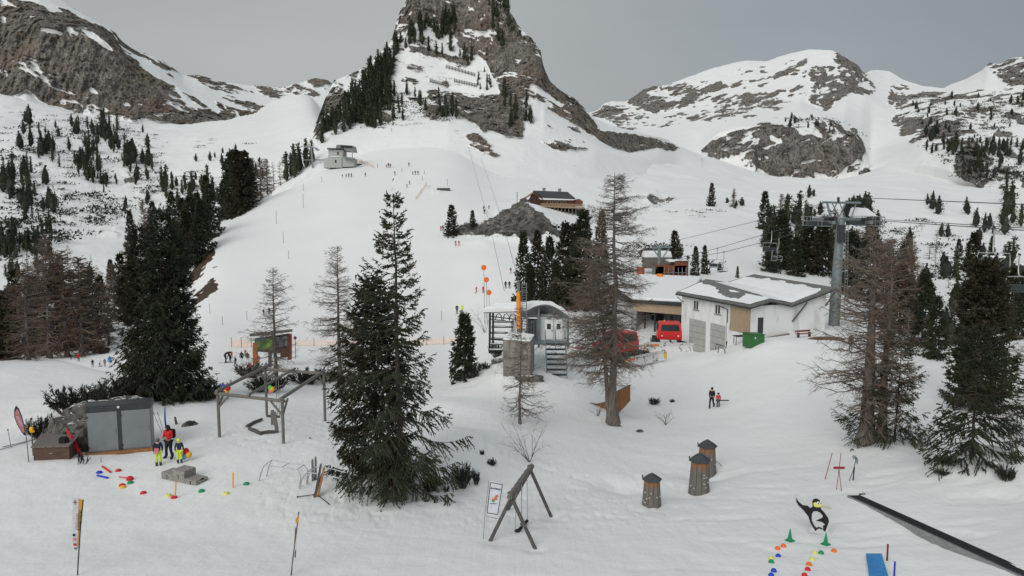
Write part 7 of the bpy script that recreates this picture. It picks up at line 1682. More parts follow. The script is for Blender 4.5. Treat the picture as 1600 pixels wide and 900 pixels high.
def hall():
    # second hall with the lift station on its roof
    t = root('lift_hall', Vector((17, 100, -16)), 'long low hall with deep snow on its roof left of the white garage building', 'building')
    a, b_, c, d = Vector((16.2, 99.0, -12.0)), Vector((22.6, 94.5, -11.8)), Vector((29.0, 112, -10.3)), Vector((13.0, 118, -10.2))
    w = WB(); w.prism([a, b_, c, d], (0, 0, -.35), M_FASC); rf = w.out('roof', t)
    w = WB(); w.prism([a + Z3 * .003 + Vector((.1, .1, 0)), b_ + Z3 * .003 + Vector((-.1, .1, 0)), c + Z3 * .003, d + Z3 * .003], (0, 0, .42), M_SNOW); w.out('roof_snow', rf, bevel=.12)
    x = (b_ - a); x.z = 0; L = x.length; x.normalize(); n = Vector((x.y, -x.x, 0)); o = a - n * .5; o.z = 0
    w = WB(); wallbox(w, o, x, n, 0, L, -13.5, -12.36, -.3, 0, M_WOODL); w.out('fascia', t)
    w = WB(); wallbox(w, o, x, n, 0, .5, -17, -13.5, -.5, 0, M_CONC); wallbox(w, o, x, n, L - .4, L, -17, -13.5, -.5, 0, M_CONC); w.out('pier', t)
    w = WB(); wallbox(w, o, x, n, .5, L - .4, -17, -13.5, -5, -4.8, M_GLASS); w.out('dark_opening', t)
    for k in range(4):
        w = WB(); wallbox(w, o, x, n, .8 + k * 1.5, 1.0 + k * 1.5, -17, -13.5, -2.0, -1.8, M_METD); w.out('column', t)
    w = WB(); wallbox(w, o, x, n, -.3, 0, -17, -12.4, -16, 0, M_CONC); w.out('wall', t)
    w = WB(); wallbox(w, o, x, n, .3, L - .3, -17, -12.4, -16.5, -5.1, M_CONC); w.out('rear_wall', t)
    # drive station with orange machinery
    g = Vector((24.5, 118, G(24.5, 118) if False else -9.9)); t = root('lift_drive_station', g, 'chairlift drive station with rust red machine housing above the snowy hall roof', 'lift station')
    for nm, px, py, dx, dz, m in [('machine_housing', 1046, 421, 5.0, 1.5, M_RUST), ('machine_housing', 1062, 419, 2.2, 2.6, M_RUST), ('platform', 1051, 434, 8.2, .35, M_METD), ('canopy', 1057, 407, 3.0, .3, M_SNOW), ('control_cabin', 1028, 425, 1.4, 2.0, M_METG)]:
        w = WB(); c = W(px, py, 117); w.box(c, (dx, 2.5, dz), m); w.out(nm, t, bevel=.05)
    w = WB()
    for px in (1038, 1045, 1052, 1060, 1066, 1072): w.tube([W(px, 438, 115.6), W(px, 418, 115.6)], .06, M_STEEL, 5)
    w.tube([W(1036, 426, 115.6), W(1073, 426, 115.6)], .06, M_STEEL, 5); w.tube([W(1036, 432, 115.6), W(1073, 432, 115.6)], .06, M_STEEL, 5); w.out('railing', t)
    w = WB(); w.tube([W(1030, 436, 117), W(1030, 388, 117)], .28, M_TOWERM, 10); w.out('mast', t)
    w = WB(); w.tube([W(1018, 387, 117), W(1050, 386, 117)], .14, M_TOWERM, 6); w.tube([W(1019, 387, 117), W(1030, 402, 117)], .09, M_TOWERM, 6); w.tube([W(1046, 387, 117), W(1036, 402, 117)], .09, M_TOWERM, 6); w.out('crossarm', t)
    w = WB(); c = W(1031, 435, 113); w.lathe([(.5, -.6), (.5, .7)], c, M_LIFTORA, 14); put(w.out('orange_padding', base=c - Z3 * .6, smooth=True), 'bright orange round crash padding on the hall roof', 'padding')
    w = WB(); c = W(1001, 425, 116); w.lathe([(.6, -1.1), (.6, .8)], c, mat('dull orange padding', (.42, .11, .04), .7), 14); put(w.out('orange_padding', base=c - Z3 * .8, smooth=True), 'dull orange crash padding half hidden behind larch twigs', 'padding')
    w = WB(); c = W(1026, 397, 122); w.box(c, (4.6, 3, 1.0), M_SNOW, taper=.9); hb = w.out('small_lift_hut', base=c, bevel=.1); put(hb, 'small grey hut under a thick white roof behind the drive mast', 'hut'); hb['_b'] = tuple(c)
    w = WB(); w.box(c - Z3 * 1.4, (4.2, 2.6, 1.8), M_WOODG); w.out('wall', hb)
    # snow groomers
    def groomer(c, rz, label, blade=True):
        t = root('snow_groomer', c, label, 'snow groomer'); M_ = Matrix.Rotation(rz, 3, 'Z'); q = lambda x, y, z: c + M_ @ (Vector((x, y, z)) * 1.2)
        w = WB(); P = [(-1.25, -1.1, .9), (1.25, -1.1, .9), (1.25, 1.2, .9), (-1.25, 1.2, .9)]
        vs = [q(*p) for p in P] + [q(x * .98, y, 1.75) for x, y, z in P] + [q(x * .86, y * .86, 2.55) for x, y, z in P]
        fs_ = [(3, 2, 1, 0), (8, 9, 10, 11)] + [(i + 4 * k, (i + 1) % 4 + 4 * k, (i + 1) % 4 + 4 * k + 4, i + 4 * k + 4) for k in (0, 1) for i in range(4)]
        w.add(vs, fs_, M_CATRED); b = w.out('cab', t, bevel=.08)
        for y, sg in ((-1.1, -1), (1.2, 1)):
            w = WB(); w.add([q(-.95, y * .99 + .012 * sg, 1.78), q(.95, y * .99 + .012 * sg, 1.78), q(.85, y * .88 + .012 * sg, 2.42), q(-.85, y * .88 + .012 * sg, 2.42)], [(0, 1, 2, 3)] if sg < 0 else [(3, 2, 1, 0)], M_GLASS); w.out('windscreen' if sg < 0 else 'rear_window', b)
        for sg in (-1, 1):
            w = WB(); w.add([q(sg * 1.25, -.8, 1.8), q(sg * 1.25, .9, 1.8), q(sg * 1.12, .8, 2.42), q(sg * 1.12, -.75, 2.42)], [(0, 1, 2, 3)], M_GLASS); w.out('side_window', b)
            w = WB(); w.prism([q(sg * 1.0, y, z) for y, z in ((-2.4, .45), (-1.9, .05), (1.9, .05), (2.4, .45), (1.9, .85), (-1.9, .85))], M_ @ Vector((sg * .7, 0, 0)), M_RUB); tr = w.out('track', t)
            w = WB()
            for k in range(5): w.tube([q(sg * 1.71, -1.6 + .8 * k, .42), q(sg * 1.76, -1.6 + .8 * k, .42)], .3, M_METD, 12)
            w.out('wheel', tr)
            w = WB(); w.box(q(sg * .8, -1.13, 1.3), (.2, .05, .12), M_WHITE, rz=rz); w.out('headlight', t)
        w = WB(); w.prism([q(-1.1, 1.25, .9), q(1.1, 1.25, .9), q(1.1, 2.6, .9), q(-1.1, 2.6, .9)], (0, 0, .45), M_CATRED); w.out('deck', t, bevel=.04)
        w = WB(); w.tube([q(-.5, 0, 2.57), q(-.5, 0, 2.75)], .08, M_YEL, 8); w.out('beacon', t)
        if blade:
            w = WB(); n = 8
            for k in range(n - 1):
                for half in (0,): 
                    x0, x1 = -2.3 + 4.6 * k / (n - 1), -2.3 + 4.6 * (k + 1) / (n - 1)
            prof = [(-2.75, .02), (-2.62, .3), (-2.62, .6), (-2.80, .95)]
            vs = [q(x, y - (.3 if abs(x) > 1.9 else 0), z) for x in (-2.5, -1.9, -.6, .6, 1.9, 2.5) for y, z in prof]; k = len(prof)
            w.add(vs, [(i * k + j, (i + 1) * k + j, (i + 1) * k + j + 1, i * k + j + 1) for i in range(5) for j in range(k - 1)], mat('snow dusted white blade', (.62, .62, .62), .5, color2=(.16, .16, .16), scale=2.5, thr=(.55, .62)))
            bl = w.out('blade', t)
            w = WB()
            for sg in (-1, 1): w.box(q(sg * 2.62, -2.95, .5), (.16, .3, .75), M_YEL, rz=rz)
            w.out('blade_end', bl); w = WB(); w.box(q(-1.6, -2.70, .62), (.9, .03, .2), M_ORA, rz=rz); w.out('blade_sticker', bl)
            w = WB(); w.tube([q(-.6, -1.2, .6), q(-.9, -2.6, .5)], .09, M_METD, 6); w.tube([q(.6, -1.2, .6), q(.9, -2.6, .5)], .09, M_METD, 6); w.tube([q(0, -1.2, .9), q(0, -2.6, .8)], .12, M_METD, 8); w.out('lift_arm', t)
    c = on(1045, 543); c.z += .1; groomer(c, -.12, 'red snow groomer with white blade parked before the hall, left of the garage gates')
    c = on(970, 563); groomer(c + Z3 * .1, .7, 'second red snow groomer half hidden behind the tall larch')

def lift_station():
    t = root('valley_lift_shelter', W(860, 556, 66), 'small lift shelter with snow covered arched roof, white container and steel stairs', 'lift station')
    Y0 = 66.0; E = lambda px, py, Y=Y0: W(px, py, Y)
    # container
    c0, c1 = E(841, 532), E(886, 533); x = (c1 - c0); Lc = x.length; x.normalize(); z0, z1 = c0.z, E(860, 492).z
    w = WB(); w.prism([c0, c1, c1 + Vector((0, 5, 0)), c0 + Vector((0, 5, 0))], (0, 0, z1 - z0), mat('light grey container panel', (.52, .54, .54), .6, var=.06)); w.out('container', t, bevel=.04)
    for px in (857.5, 872.5):
        p = E(px, 530, Y0); h = px_h(p, 31); ww = px_h(p, 13.0)
        w = WB(); w.box(p + Vector((0, -.03, h / 2)), (ww, .05, h), M_WHITE); d = w.out('door', t, bevel=.01)
        w = WB(); w.box(p + Vector((.0, -.065, h * .66)), (.34, .02, .5), M_GLASS); w.out('window', d)
        w = WB(); w.box(p + Vector((ww * .38 * (1 if px < 865 else -1), -.075, h * .45)), (.05, .04, .2), M_METD); w.out('handle', d)
        w = WB(); w.box(p + Vector((0, -.06, h + .18)), (.3, .04, .2), M_METG); w.out('vent', t)
    # arched roof, skewed back to the left
    ax = Vector((-4.0, 4.6, -.75)); n = 18; prof = []
    for i in range(n + 1):
        f = i / n; px = 822 + 66 * f; py = 492 - 17 * math.sin(PI * (f * .88 + .08)) + 5 * f; prof.append(E(px, py, Y0 - .8 + .0 * f))
    def vault(th0, th1, m, nm, inset=0.0, par=t):
        w = WB(); F0 = [p + Z3 * th0 - Vector((0, inset, 0)) for p in prof]; F1 = [p + Z3 * (th1 + .05 * math.sin(i * 1.3)) - Vector((0, inset, 0)) for i, p in enumerate(prof)]
        k = len(prof); vs = []; m_ = 7
        for j in range(m_): vs += [p + ax * (j / (m_ - 1)) + Z3 * (.0) for p in F0] + [p + ax * (j / (m_ - 1)) + Z3 * (.06 * math.sin(j * 2.1)) for p in F1]
        fs_ = []
        for j in range(m_ - 1):
            a, b = j * 2 * k, (j + 1) * 2 * k
            for i in range(k - 1): fs_ += [(a + i, b + i, b + i + 1, a + i + 1), (a + k + i, a + k + i + 1, b + k + i + 1, b + k + i)]
            fs_ += [(a, a + k, b + k, b), (a + k - 1, b + k - 1, b + 2 * k - 1, a + 2 * k - 1)]
        for i in range(k - 1): fs_ += [(i, i + 1, k + i + 1, k + i), ((m_ - 1) * 2 * k + i, (m_ - 1) * 2 * k + k + i, (m_ - 1) * 2 * k + k + i + 1, (m_ - 1) * 2 * k + i + 1)]
        w.add(vs, fs_, m); return w.out(nm, par, smooth=True)
    rf = vault(0, .10, M_METG, 'roof'); vault(.103, .42, M_SNOW, 'roof_snow', .03, rf)
    w = WB()
    for px in (824, 842, 888): p = E(px, 494, Y0 - .3); w.tube([Vector((p.x, p.y, z0 - .6)), Vector((p.x, p.y, p.z + (.9 if px == 842 else 0)))], .09, M_TOWERM, 8)
    w.tube([E(824, 492), E(888, 497)], .08, M_TOWERM, 6); w.tube([E(842, 484, Y0 - .2), E(842, 495, Y0 - .2)], .06, M_TOWERM, 6); w.tube([E(865, 481, Y0 - .2), E(865, 495, Y0 - .2)], .06, M_TOWERM, 6)
    w.out('frame', t)
    w = WB(); a, b = E(822, 531), E(889, 533); w.prism([a + Vector((0, -1, 0)), b + Vector((0, -1, 0)), b + Vector((0, 5.5, 0)), a + Vector((0, 5.5, 0))], (0, 0, -.25), M_TOWERM); w.out('deck', t)
    w = WB(); a, b = E(824, 499), E(840, 500); w.prism([a + Vector((0, .6, 0)), b + Vector((0, .6, 0)), E(840, 530) + Vector((0, .6, 0)), E(824, 530) + Vector((0, .6, 0))], (0, .1, 0), M_METD); w.out('lattice_panel', t)
    for k in range(6):
        w = WB(); px = 825.5 + 2.6 * k; w.tube([E(px, 531, Y0 - .1), E(px, 500, Y0 - .1)], .035, M_STEEL, 5); w.out('bar', t)
    # front stairs
    n = 7; a0 = E(852, 533, Y0 - 1.0); wd = px_h(a0, 31)
    gz = G(a0.x + 1, 62.5)
    for i in range(n):
        w = WB(); w.box(Vector((a0.x + wd / 2, a0.y - .1 - .36 * i, a0.z - .05 - (a0.z - gz) * (i + .5) / n)), (wd, .30, .06), M_METD); w.box(Vector((a0.x + wd / 2, a0.y + .04 - .36 * i, a0.z - .12 - (a0.z - gz) * (i + .5) / n)), (wd, .03, .16), M_METD); w.out('step', t)
    for sx in (0, wd):
        w = WB(); p0 = Vector((a0.x + sx, a0.y, a0.z)); p1 = Vector((a0.x + sx, a0.y - .36 * n, gz + .1)); w.prism([p0 + Z3 * .05, p1 + Z3 * .05, p1 - Z3 * .25, p0 - Z3 * .25], (.06, 0, 0), M_TOWERM); w.out('stringer', t)
        w = WB(); w.tube([p0, p0 + Z3 * 1.0, p1 + Z3 * 1.0, p1 - Z3 * .2], .04, M_TOWERM, 6); m_ = (p0 + p1) / 2; w.tube([m_, m_ + Z3 * 1.0], .04, M_TOWERM, 6); w.tube([p0 + Z3 * .5, p1 + Z3 * .5], .03, M_TOWERM, 6); w.out('handrail', t)
    w = WB(); p0 = Vector((a0.x + wd / 2, a0.y, a0.z)); w.tube([p0, p0 + Z3 * 1.0, p0 + Vector((0, -.9, .3)), p0 + Vector((0, -.9, -.5))], .035, M_TOWERM, 6); w.out('handrail', t)
    # left steel stairway with snow on the treads
    t2 = root('steel_stairway', E(764, 560, 68), 'dark steel stair tower with snowy treads at the left of the arched shelter', 'stairs')
    for i, py in enumerate((503, 511, 520, 529, 538, 547)):
        w = WB(); p = E(786 - 1.2 * i, py, 68 - .25 * i); w.box(p, (2.0, .5, .08), M_METD); tr = w.out('tread', t2)
        w = WB(); w.box(p + Z3 * .085 + Vector((-.3, 0, 0)), (1.2, .45, .07), M_SNOW); w.out('tread_snow', tr, bevel=.02)
    for px, top in ((765, 488), (770, 489), (801, 500), (815, 500)):
        w = WB(); w.tube([E(px, 552, 67), E(px + .5, top, 67)], .10 if px < 790 else .06, M_METD, 6); w.out('post', t2)
    w = WB(); w.tube([E(765, 494, 67), E(790, 497, 67), E(815, 500, 67)], .05, M_METD, 6); w.tube([E(765, 499, 67), E(790, 501, 67)], .04, M_METD, 6)
    for x0 in (774, 786, 796): w.tube([E(x0, 500, 67), E(x0 + 2, 492, 67), E(x0 + 6, 490, 67), E(x0 + 9, 493, 67), E(x0 + 10, 501, 67)], .045, M_METD, 6)
    w.out('railing', t2)
    w = WB(); w.tube([E(765, 530, 67), E(815, 534, 67)], .06, M_METD, 6); w.out('cross_bar', t2)
    for k in range(8):
        w = WB(); px = 799 + 2.3 * k; w.tube([E(px, 533, 67), E(px, 502, 67)], .03, M_WOODG if k % 2 else M_METD, 5); w.out('bar', t2)
    # concrete block in front
    b = on(811, 585); t3 = root('concrete_block', b, 'big weathered concrete foundation block in front of the lift shelter', 'foundation')
    q = [W(786, 585, 60.5), W(829, 590, 59.5), W(835, 580, 62.5), W(795, 575, 64)]; q = [Vector((p.x, p.y, q[0].z - 1.8)) for p in q]; w = WB(); h = W(790, 531, 60.5).z - q[0].z; w.prism(q, (0, 0, h), mat('stained old concrete', (.11, .10, .09), .9, color2=(.30, .28, .26), scale=1.6, stretch=(2, 2, .7), bump=.5)); bl = w.out('block', t3, bevel=.06)
    w = WB(); w.prism([p + Z3 * (h + .004) for p in q], (0, 0, .14), M_SNOW); w.out('snow_cap', bl, bevel=.05)
    # orange padded pole and ladder mast
    a = W(812, 515, 64); t4 = root('orange_lift_pole', a - Z3 * 1.5, 'tall orange padded lift pole with ladder beside the arched shelter', 'lift pole')
    w = WB(); w.tube([W(811, 513, 64), W(810.5, 480, 64), W(810, 456, 64)], [.23, .21, .17], mat('orange foam padding', (.85, .30, .03), .55, var=.06), 12); w.out('padding', t4, smooth=True)
    w = WB(); w.tube([W(811, 545, 64.1), W(810, 442, 64.1)], .13, M_METG, 8); w.tube([W(810, 448, 64), W(809, 440, 64), W(813, 439, 64)], .06, M_METG, 6); w.out('pole', t4)
    for px in (815.5, 822.5):
        w = WB(); w.tube([W(px, 525, 64.3), W(px, 442, 64.3)], .04, M_METG, 5); w.out('ladder_rail', t4)
    for k in range(19):
        w = WB(); py = 445 + 4.1 * k; w.tube([W(815.5, py, 64.3), W(822.5, py, 64.3)], .025, M_METG, 4); w.out('ladder_rung', t4)
    w = WB()
    for k in range(3): py = 443 + 6 * k; w.tube([W(814.5, py, 64.3), W(814.5, py, 63.6), W(823.5, py, 63.6), W(823.5, py, 64.3)], .02, M_METG, 4)
    w.out('ladder_cage', t4)
    # orange discs on poles
    for px, py, base, lb in [(756, 418, 505, 'highest orange disc on a thin pole left of the lift shelter'), (760, 437, 508, 'middle orange disc on a thin pole left of the lift shelter'), (764, 457, 500, 'lowest orange disc on a thin pole left of the lift shelter')]:
        p = on(px + 1.5, base); e = W(px, py, p.y); t5 = root('disc_marker', p, lb, 'marker pole', 'orange discs on poles')
        w = WB(); w.tube([p - Z3 * .3, e], .035, M_METG, 6); w.out('pole', t5)
        w = WB(); w.tube([e + Vector((0, -.08, 0)), e + Vector((0, -.04, 0))], px_h(p, 4.2), M_ORA, 20); w.out('disc', t5)
    # red barrier mats by the shelter stairs
    a = on(905, 545); w = WB(); w.box(a + Z3 * .15, (1.6, .5, .12), mat('faded pink board', (.45, .18, .18), .7), rz=.5); put(w.out('lying_board', base=a), 'faded pink board lying on snow right of the shelter stairs', 'board')
    boulder('rock', on(782, 566), (1.0, .6, .4), 55, 'bare rock at the left foot of the concrete block', 'rock', sub=4)
    boulder('rock', on(826, 591), (1.3, .5, .3), 56, 'flat dark stone ledge at the right foot of the concrete block', 'rock', sub=4)

def info_board():
    b = on(424, 574); Y = b.y; t = root('information_board', b, 'roofed wooden information board with green piste map and photos behind the larch', 'information board')
    def PB(pts, th, m, nm, dy=0.0, par=t): w = WB(); w.prism([W(x, y, Y + dy + (x - 395) * .03) for x, y in pts], (0, th, 0), m); return w.out(nm, par)
    PB([(395, 536), (401, 535), (402, 569), (395, 569)], .3, mat('orange stained post', (.42, .13, .03), .7, var=.1), 'post')
    PB([(449, 523), (455, 522), (455, 562), (449, 563)], .3, mat('red brown post', (.22, .06, .035), .7), 'post')
    PB([(419, 545), (424, 545), (424, 577), (419, 577)], .2, M_WOODD, 'post', .3)
    pn = PB([(398, 529), (452, 521), (452, 548), (436, 552), (398, 549)], .12, mat('brown board', (.07, .045, .035), .7), 'panel', .1)
    PB([(399, 532), (426, 528), (426, 547), (399, 548)], .03, mat('green piste map', (.06, .16, .03), .6, color2=(.22, .38, .08), scale=1.6, thr=(.4, .6)), 'map', .03, pn)
    PB([(399, 530), (416, 527.5), (416, 530), (399, 533)], .03, mat('blue map sky', (.10, .17, .38), .6), 'map_sky', .0, pn)
    PB([(427, 528), (451, 524), (451, 540), (427, 543)], .03, mat('grey blue photo print', (.05, .07, .12), .6, color2=(.30, .32, .36), scale=2.2, thr=(.45, .6)), 'photo_print', .03, pn)
    PB([(438, 544), (452, 543), (452, 557), (444, 559), (438, 559)], .08, mat('rust brown plate', (.09, .045, .03), .7), 'plate', .0)
    w = WB(); q = [W(389, 525, Y - 1.0), W(457, 516, Y - .6), W(459, 521, Y + 1.6), W(393, 527, Y + 1.2)]; w.prism([W(390, 526, Y - .9), W(457, 518.5, Y - .5), W(457, 516, Y + 1.6), W(391, 523, Y + 1.3)], (0, 0, .14), M_WOODD); w.out('roof', t)
    a = on(462, 560); w = WB(); w.tube([a, a + Z3 * px_h(a, 30)], .04, M_WOODD, 6); w.ball(a + Z3 * px_h(a, 33), .22, mat('dark red paint', (.22, .015, .015), .5), 8); put(w.out('lamp_post', base=a), 'thin post with dark red head right of the information board', 'post')

def nets():
    def net(px0, py0, px1, py1, h, label, n=4):
        A_, B_ = on(px0, py0), on(px1, py1); t = root('safety_net', A_, label, 'safety net'); H = px_h(A_, h)
        for i in range(n + 1):
            f = i / n; p = on(px0 + (px1 - px0) * f, py0 + (py1 - py0) * f); w = WB(); w.tube([p - Z3 * .1, p + Z3 * H * 1.25], .035, M_METD, 5); w.out('post', t)
        w = WB(); m = n * 4; P = [on(px0 + (px1 - px0) * i / m, py0 + (py1 - py0) * i / m) for i in range(m + 1)]
        w.tube([p + Z3 * H * .12 for p in P], .012, M_NET, 3)
        for k in range(9):
            z0 = H * (.1 + .1 * k); z1 = z0 + H * .034
            vs = []
            for p in P: vs += [p + Z3 * z0, p + Z3 * z1]
            w.add(vs, [(2 * i, 2 * i + 2, 2 * i + 3, 2 * i + 1) for i in range(m)], M_NET)
        for i in range(m * 3):
            f = i / 3; j = int(f); p = P[j].lerp(P[j + 1], f - j); w.add([p + Z3 * H * .1, p + Vector((.06, 0, H * .1)), p + Vector((.06, 0, H * .95)), p + Z3 * H * .95], [(0, 1, 2, 3)], M_NET)
        w.out('net', t)
    net(362, 543, 393, 543, 13, 'short orange safety net left of the information board', 2)
    net(456, 541, 560, 541, 11, 'long orange safety net right of the information board', 3)
    net(640, 541, 720, 537, 11, 'orange safety net showing through the right branches of the tallest spruce', 3)
    net(650, 312, 666, 290, 5, 'tiny orange safety net climbing the piste above the tallest spruce', 2)
    net(556, 252, 583, 262, 5, 'fine orange fence running from the top station', 3)

def tower():
    Y = 86.0; base = W(1303, 507, Y); base.z -= .8
    t = root('chairlift_tower', base, 'grey steel chairlift tower with wide crossarm and work platforms behind the white building', 'lift tower')
    w = WB(); top = W(1314, 342, Y); w.tube([base, W(1307, 440, Y), top], [.64, .57, .44], M_TOWERM, 18); w.out('shaft', t, smooth=True)
    w = WB(); w.box(W(1316, 344, Y), (6.9, .55, .55), M_TOWERM); w.out('crossarm', t, bevel=.05)
    # sheave trains with wheels
    for cx, lb in ((1288, 0), (1345, 1)):
        w = WB(); w.box(W(cx, 347, Y), (.35, 5.2, .35), M_TOWERM); sh = w.out('sheave_beam', t)
        for k in range(8):
            w = WB(); c = W(cx, 343, Y); c.y += -2.3 + .65 * k; w.tube([c + Vector((-.07, 0, 0)), c + Vector((.07, 0, 0))], .23, M_RUB, 12); w.out('sheave', sh)
        w = WB(); c = W(cx, 350, Y); s = -1 if lb == 0 else 1
        for z, m in ((-.25, M_METG),): w.box(c + Vector((s * .9, 0, -.2)), (1.1, 5.6, .07), M_METG)
        for k in range(6): yy = -2.7 + 1.08 * k; w.tube([c + Vector((s * 1.4, yy, -.2)), c + Vector((s * 1.4, yy, .85))], .035, M_STEEL, 4)
        for z in (.35, .85): w.tube([c + Vector((s * 1.4, -2.7, z)), c + Vector((s * 1.4, 2.7, z))], .035, M_STEEL, 4); w.tube([c + Vector((s * .4, -2.7, z)), c + Vector((s * 1.4, -2.7, z))], .035, M_STEEL, 4)
        w.out('work_platform', t)
    for c_, d_ in (((1280, 349), (2.6, .8, .5)), ((1298, 343), (1.3, .6, .7)), ((1340, 348), (2.4, .7, .5))): w = WB(); w.box(W(*c_, Y - 1.0), d_, M_METD); w.out('gear_case', t, bevel=.03)
    # upper lifting frame
    fr = [((1285, 316), (1345, 317)), ((1292, 316), (1299, 343)), ((1338, 317), (1329, 343)), ((1308, 317), (1296, 340)), ((1312, 317), (1322, 343)), ((1322, 317), (1309, 343)), ((1300, 317), (1311, 338))]
    for a, b in fr:
        w = WB(); w.tube([W(*a, Y), W(*b, Y)], .13 if a[1] == 316 and b[1] > 340 or b[0] - a[0] > 40 else .07, M_TOWERM, 6); w.out('upper_frame', t)
    w = WB(); w.tube([W(1310, 317, Y), W(1310, 308, Y)], .16, M_METD, 6); w.out('camera_box', t)
    w = WB(); c = W(1360, 336, Y + .5); w.prism([c + Vector((-1.9, 0, -.2)), c + Vector((1.0, 0, -.2)), c + Vector((-.3, 0, .75)), c + Vector((-1.6, 0, .9))], (0, 1.6, 0), M_SNOW); put(w.out('snow_pile', base=c, bevel=.1), 'white snow cap lying on the tower platform', 'snow', kind='stuff')
    w = WB(); w.box(W(1314, 365, Y - .7), (.7, .5, 2.0), M_METD); w.out('switch_cabinet', t)
    for px in (1319.5, 1323.5): w = WB(); w.tube([W(px, 498, Y - .8), W(px + 2, 350, Y - .6)], .035, M_METG, 4); w.out('ladder_rail', t)
    for k in range(30):
        w = WB(); f = k / 29; py = 496 - 144 * f; w.tube([W(1319.5 + 2 * f, py, Y - .8 + .2 * f), W(1323.5 + 2 * f, py, Y - .8 + .2 * f)], .025, M_METG, 4); w.out('ladder_rung', t)
    # cables: (points), label
    def cable(pts, r, label, name='cable'):
        P = [W(*p) for p in pts]; n = 24; out = []
        for i in range(n + 1):
            f = i / n; k = f * (len(P) - 1); j = min(int(k), len(P) - 2); p = P[j].lerp(P[j + 1], k - j); out.append(p)
        w = WB(); w.tube(out, r, M_METD, 5); put(w.out(name, base=P[0]), label, 'cable')
    cable([(1345, 309, 86), (1450, 313.5, 60), (1640, 321, 45)], .035, 'upper lift cable running right from the tower head')
    cable([(1345, 343, 86), (1450, 350, 60), (1554, 357, 50), (1700, 366, 42)], .035, 'lower lift cable running right, carrying the near chair')
    cable([(1345, 341, 86), (1450, 347, 62), (1554, 354, 52), (1700, 361, 44)], .03, 'second lower lift cable just above the first, right of the tower')
    cable([(1288, 343, 86), (1215, 360, 96), (1121, 388, 108), (1050, 406, 117)], .035, 'lift cable from the tower down-left to the drive station')
    cable([(1288, 345, 86), (1218, 372, 96), (1131, 394, 108), (1050, 408, 117)], .035, 'lower parallel lift cable left of the tower')
    cable([(1286, 318, 86), (1200, 341, 96), (1065, 374, 117), (1035, 388, 117)], .03, 'highest lift cable crossing the snow left of the tower')
    cable([(728, 215, 330), (748, 290, 240), (765, 350, 190), (788, 455, 120)], .035, 'left one of two thin drag lift cables over the piste', 'drag_cable')
    cable([(744, 225, 330), (770, 300, 240), (786, 350, 190), (812, 445, 66)], .03, 'right one of two thin drag lift cables over the piste', 'drag_cable')
    # chairs
    m_ch = mat('pale lift chair tube', (.42, .44, .43), .45, metal=.4)
    def chair(px, py, Y, rz, label, s=1.0):
        c = W(px, py, Y); t = root('lift_chair', c, label, 'lift chair', 'chairs of the chairlift'); M_ = Matrix.Rotation(rz, 3, 'Z'); q = lambda x, y, z: c + M_ @ (Vector((x, y, z)) * s)
        w = WB(); w.tube([q(0, 0, 0), q(.05, 0, -.6), q(.0, 0, -1.3), q(-.15, 0, -1.55), q(-.5, 0, -1.62)], .05, m_ch, 8); w.tube([q(-.12, 0, .03), q(.12, 0, .03)], .08, M_METD, 6); w.out('hanger', t, smooth=True)
        for sg in (-1, 1):
            w = WB(); w.tube([q(-.5, 0, -1.62), q(-.5, sg * .9, -1.65), q(-.45, sg * .95, -2.1), q(-.55, sg * .95, -2.9), q(.15, sg * .95, -2.92), q(.25, sg * .95, -2.6)], .035, m_ch, 6); w.out('side_tube', t, smooth=True)
        w = WB(); w.prism([q(-.5, -.9, -2.78), q(.15, -.9, -2.82), q(.15, .9, -2.82), q(-.5, .9, -2.78)], (0, 0, -.06), M_METD); st = w.out('seat', t)
        w = WB(); w.prism([q(-.48, -.9, -2.70), q(-.48, .9, -2.70), q(-.56, .9, -2.2), q(-.56, -.9, -2.2)], (-.04, 0, 0), M_METD); w.out('backrest', t)
        w = WB(); w.tube([q(-.3, -.85, -2.3), q(.25, -.85, -2.45), q(.25, .85, -2.45), q(-.3, .85, -2.3)], .03, m_ch, 6); w.out('safety_bar', t)
        return t
    chair(1554, 357, 50, 1.1, 'near empty lift chair hanging at the right edge with its curved hanger')
    chair(1593, 398, 56, 1.3, 'lift chair whose seat frame shows at the far right above the low dark box', 1.0)
    chair(1206, 360, 97, .9, 'left chair of the pair hanging before the pointed spruce'); chair(1217, 372, 96, -.7, 'right chair of the pair hanging before the wide spruce')
    chair(1121, 388, 108, .9, 'upper left chair of the pair near the drive station'); chair(1131, 394, 107, -.7, 'lower right chair of the pair near the drive station')
    for px, py, ww, hh, lb, m in [(1583, 424, 2.9, 1.0, 'low dark hut under snow at the right edge below the chair', M_METD), (1552, 411, 1.6, .9, 'small grey shed left of the low dark hut', M_METG)]:
        c = on(px, py); w = WB(); w.box(c + Z3 * hh * .5, (ww * 2.2, 3, hh * 1.8), m); hb = w.out('shed', base=c); put(hb, lb, 'shed'); w = WB(); w.box(c + Z3 * (hh * 1.4 + .28), (ww * 2.4, 3.4, .5), M_SNOW); w.out('roof_snow', hb, bevel=.15)

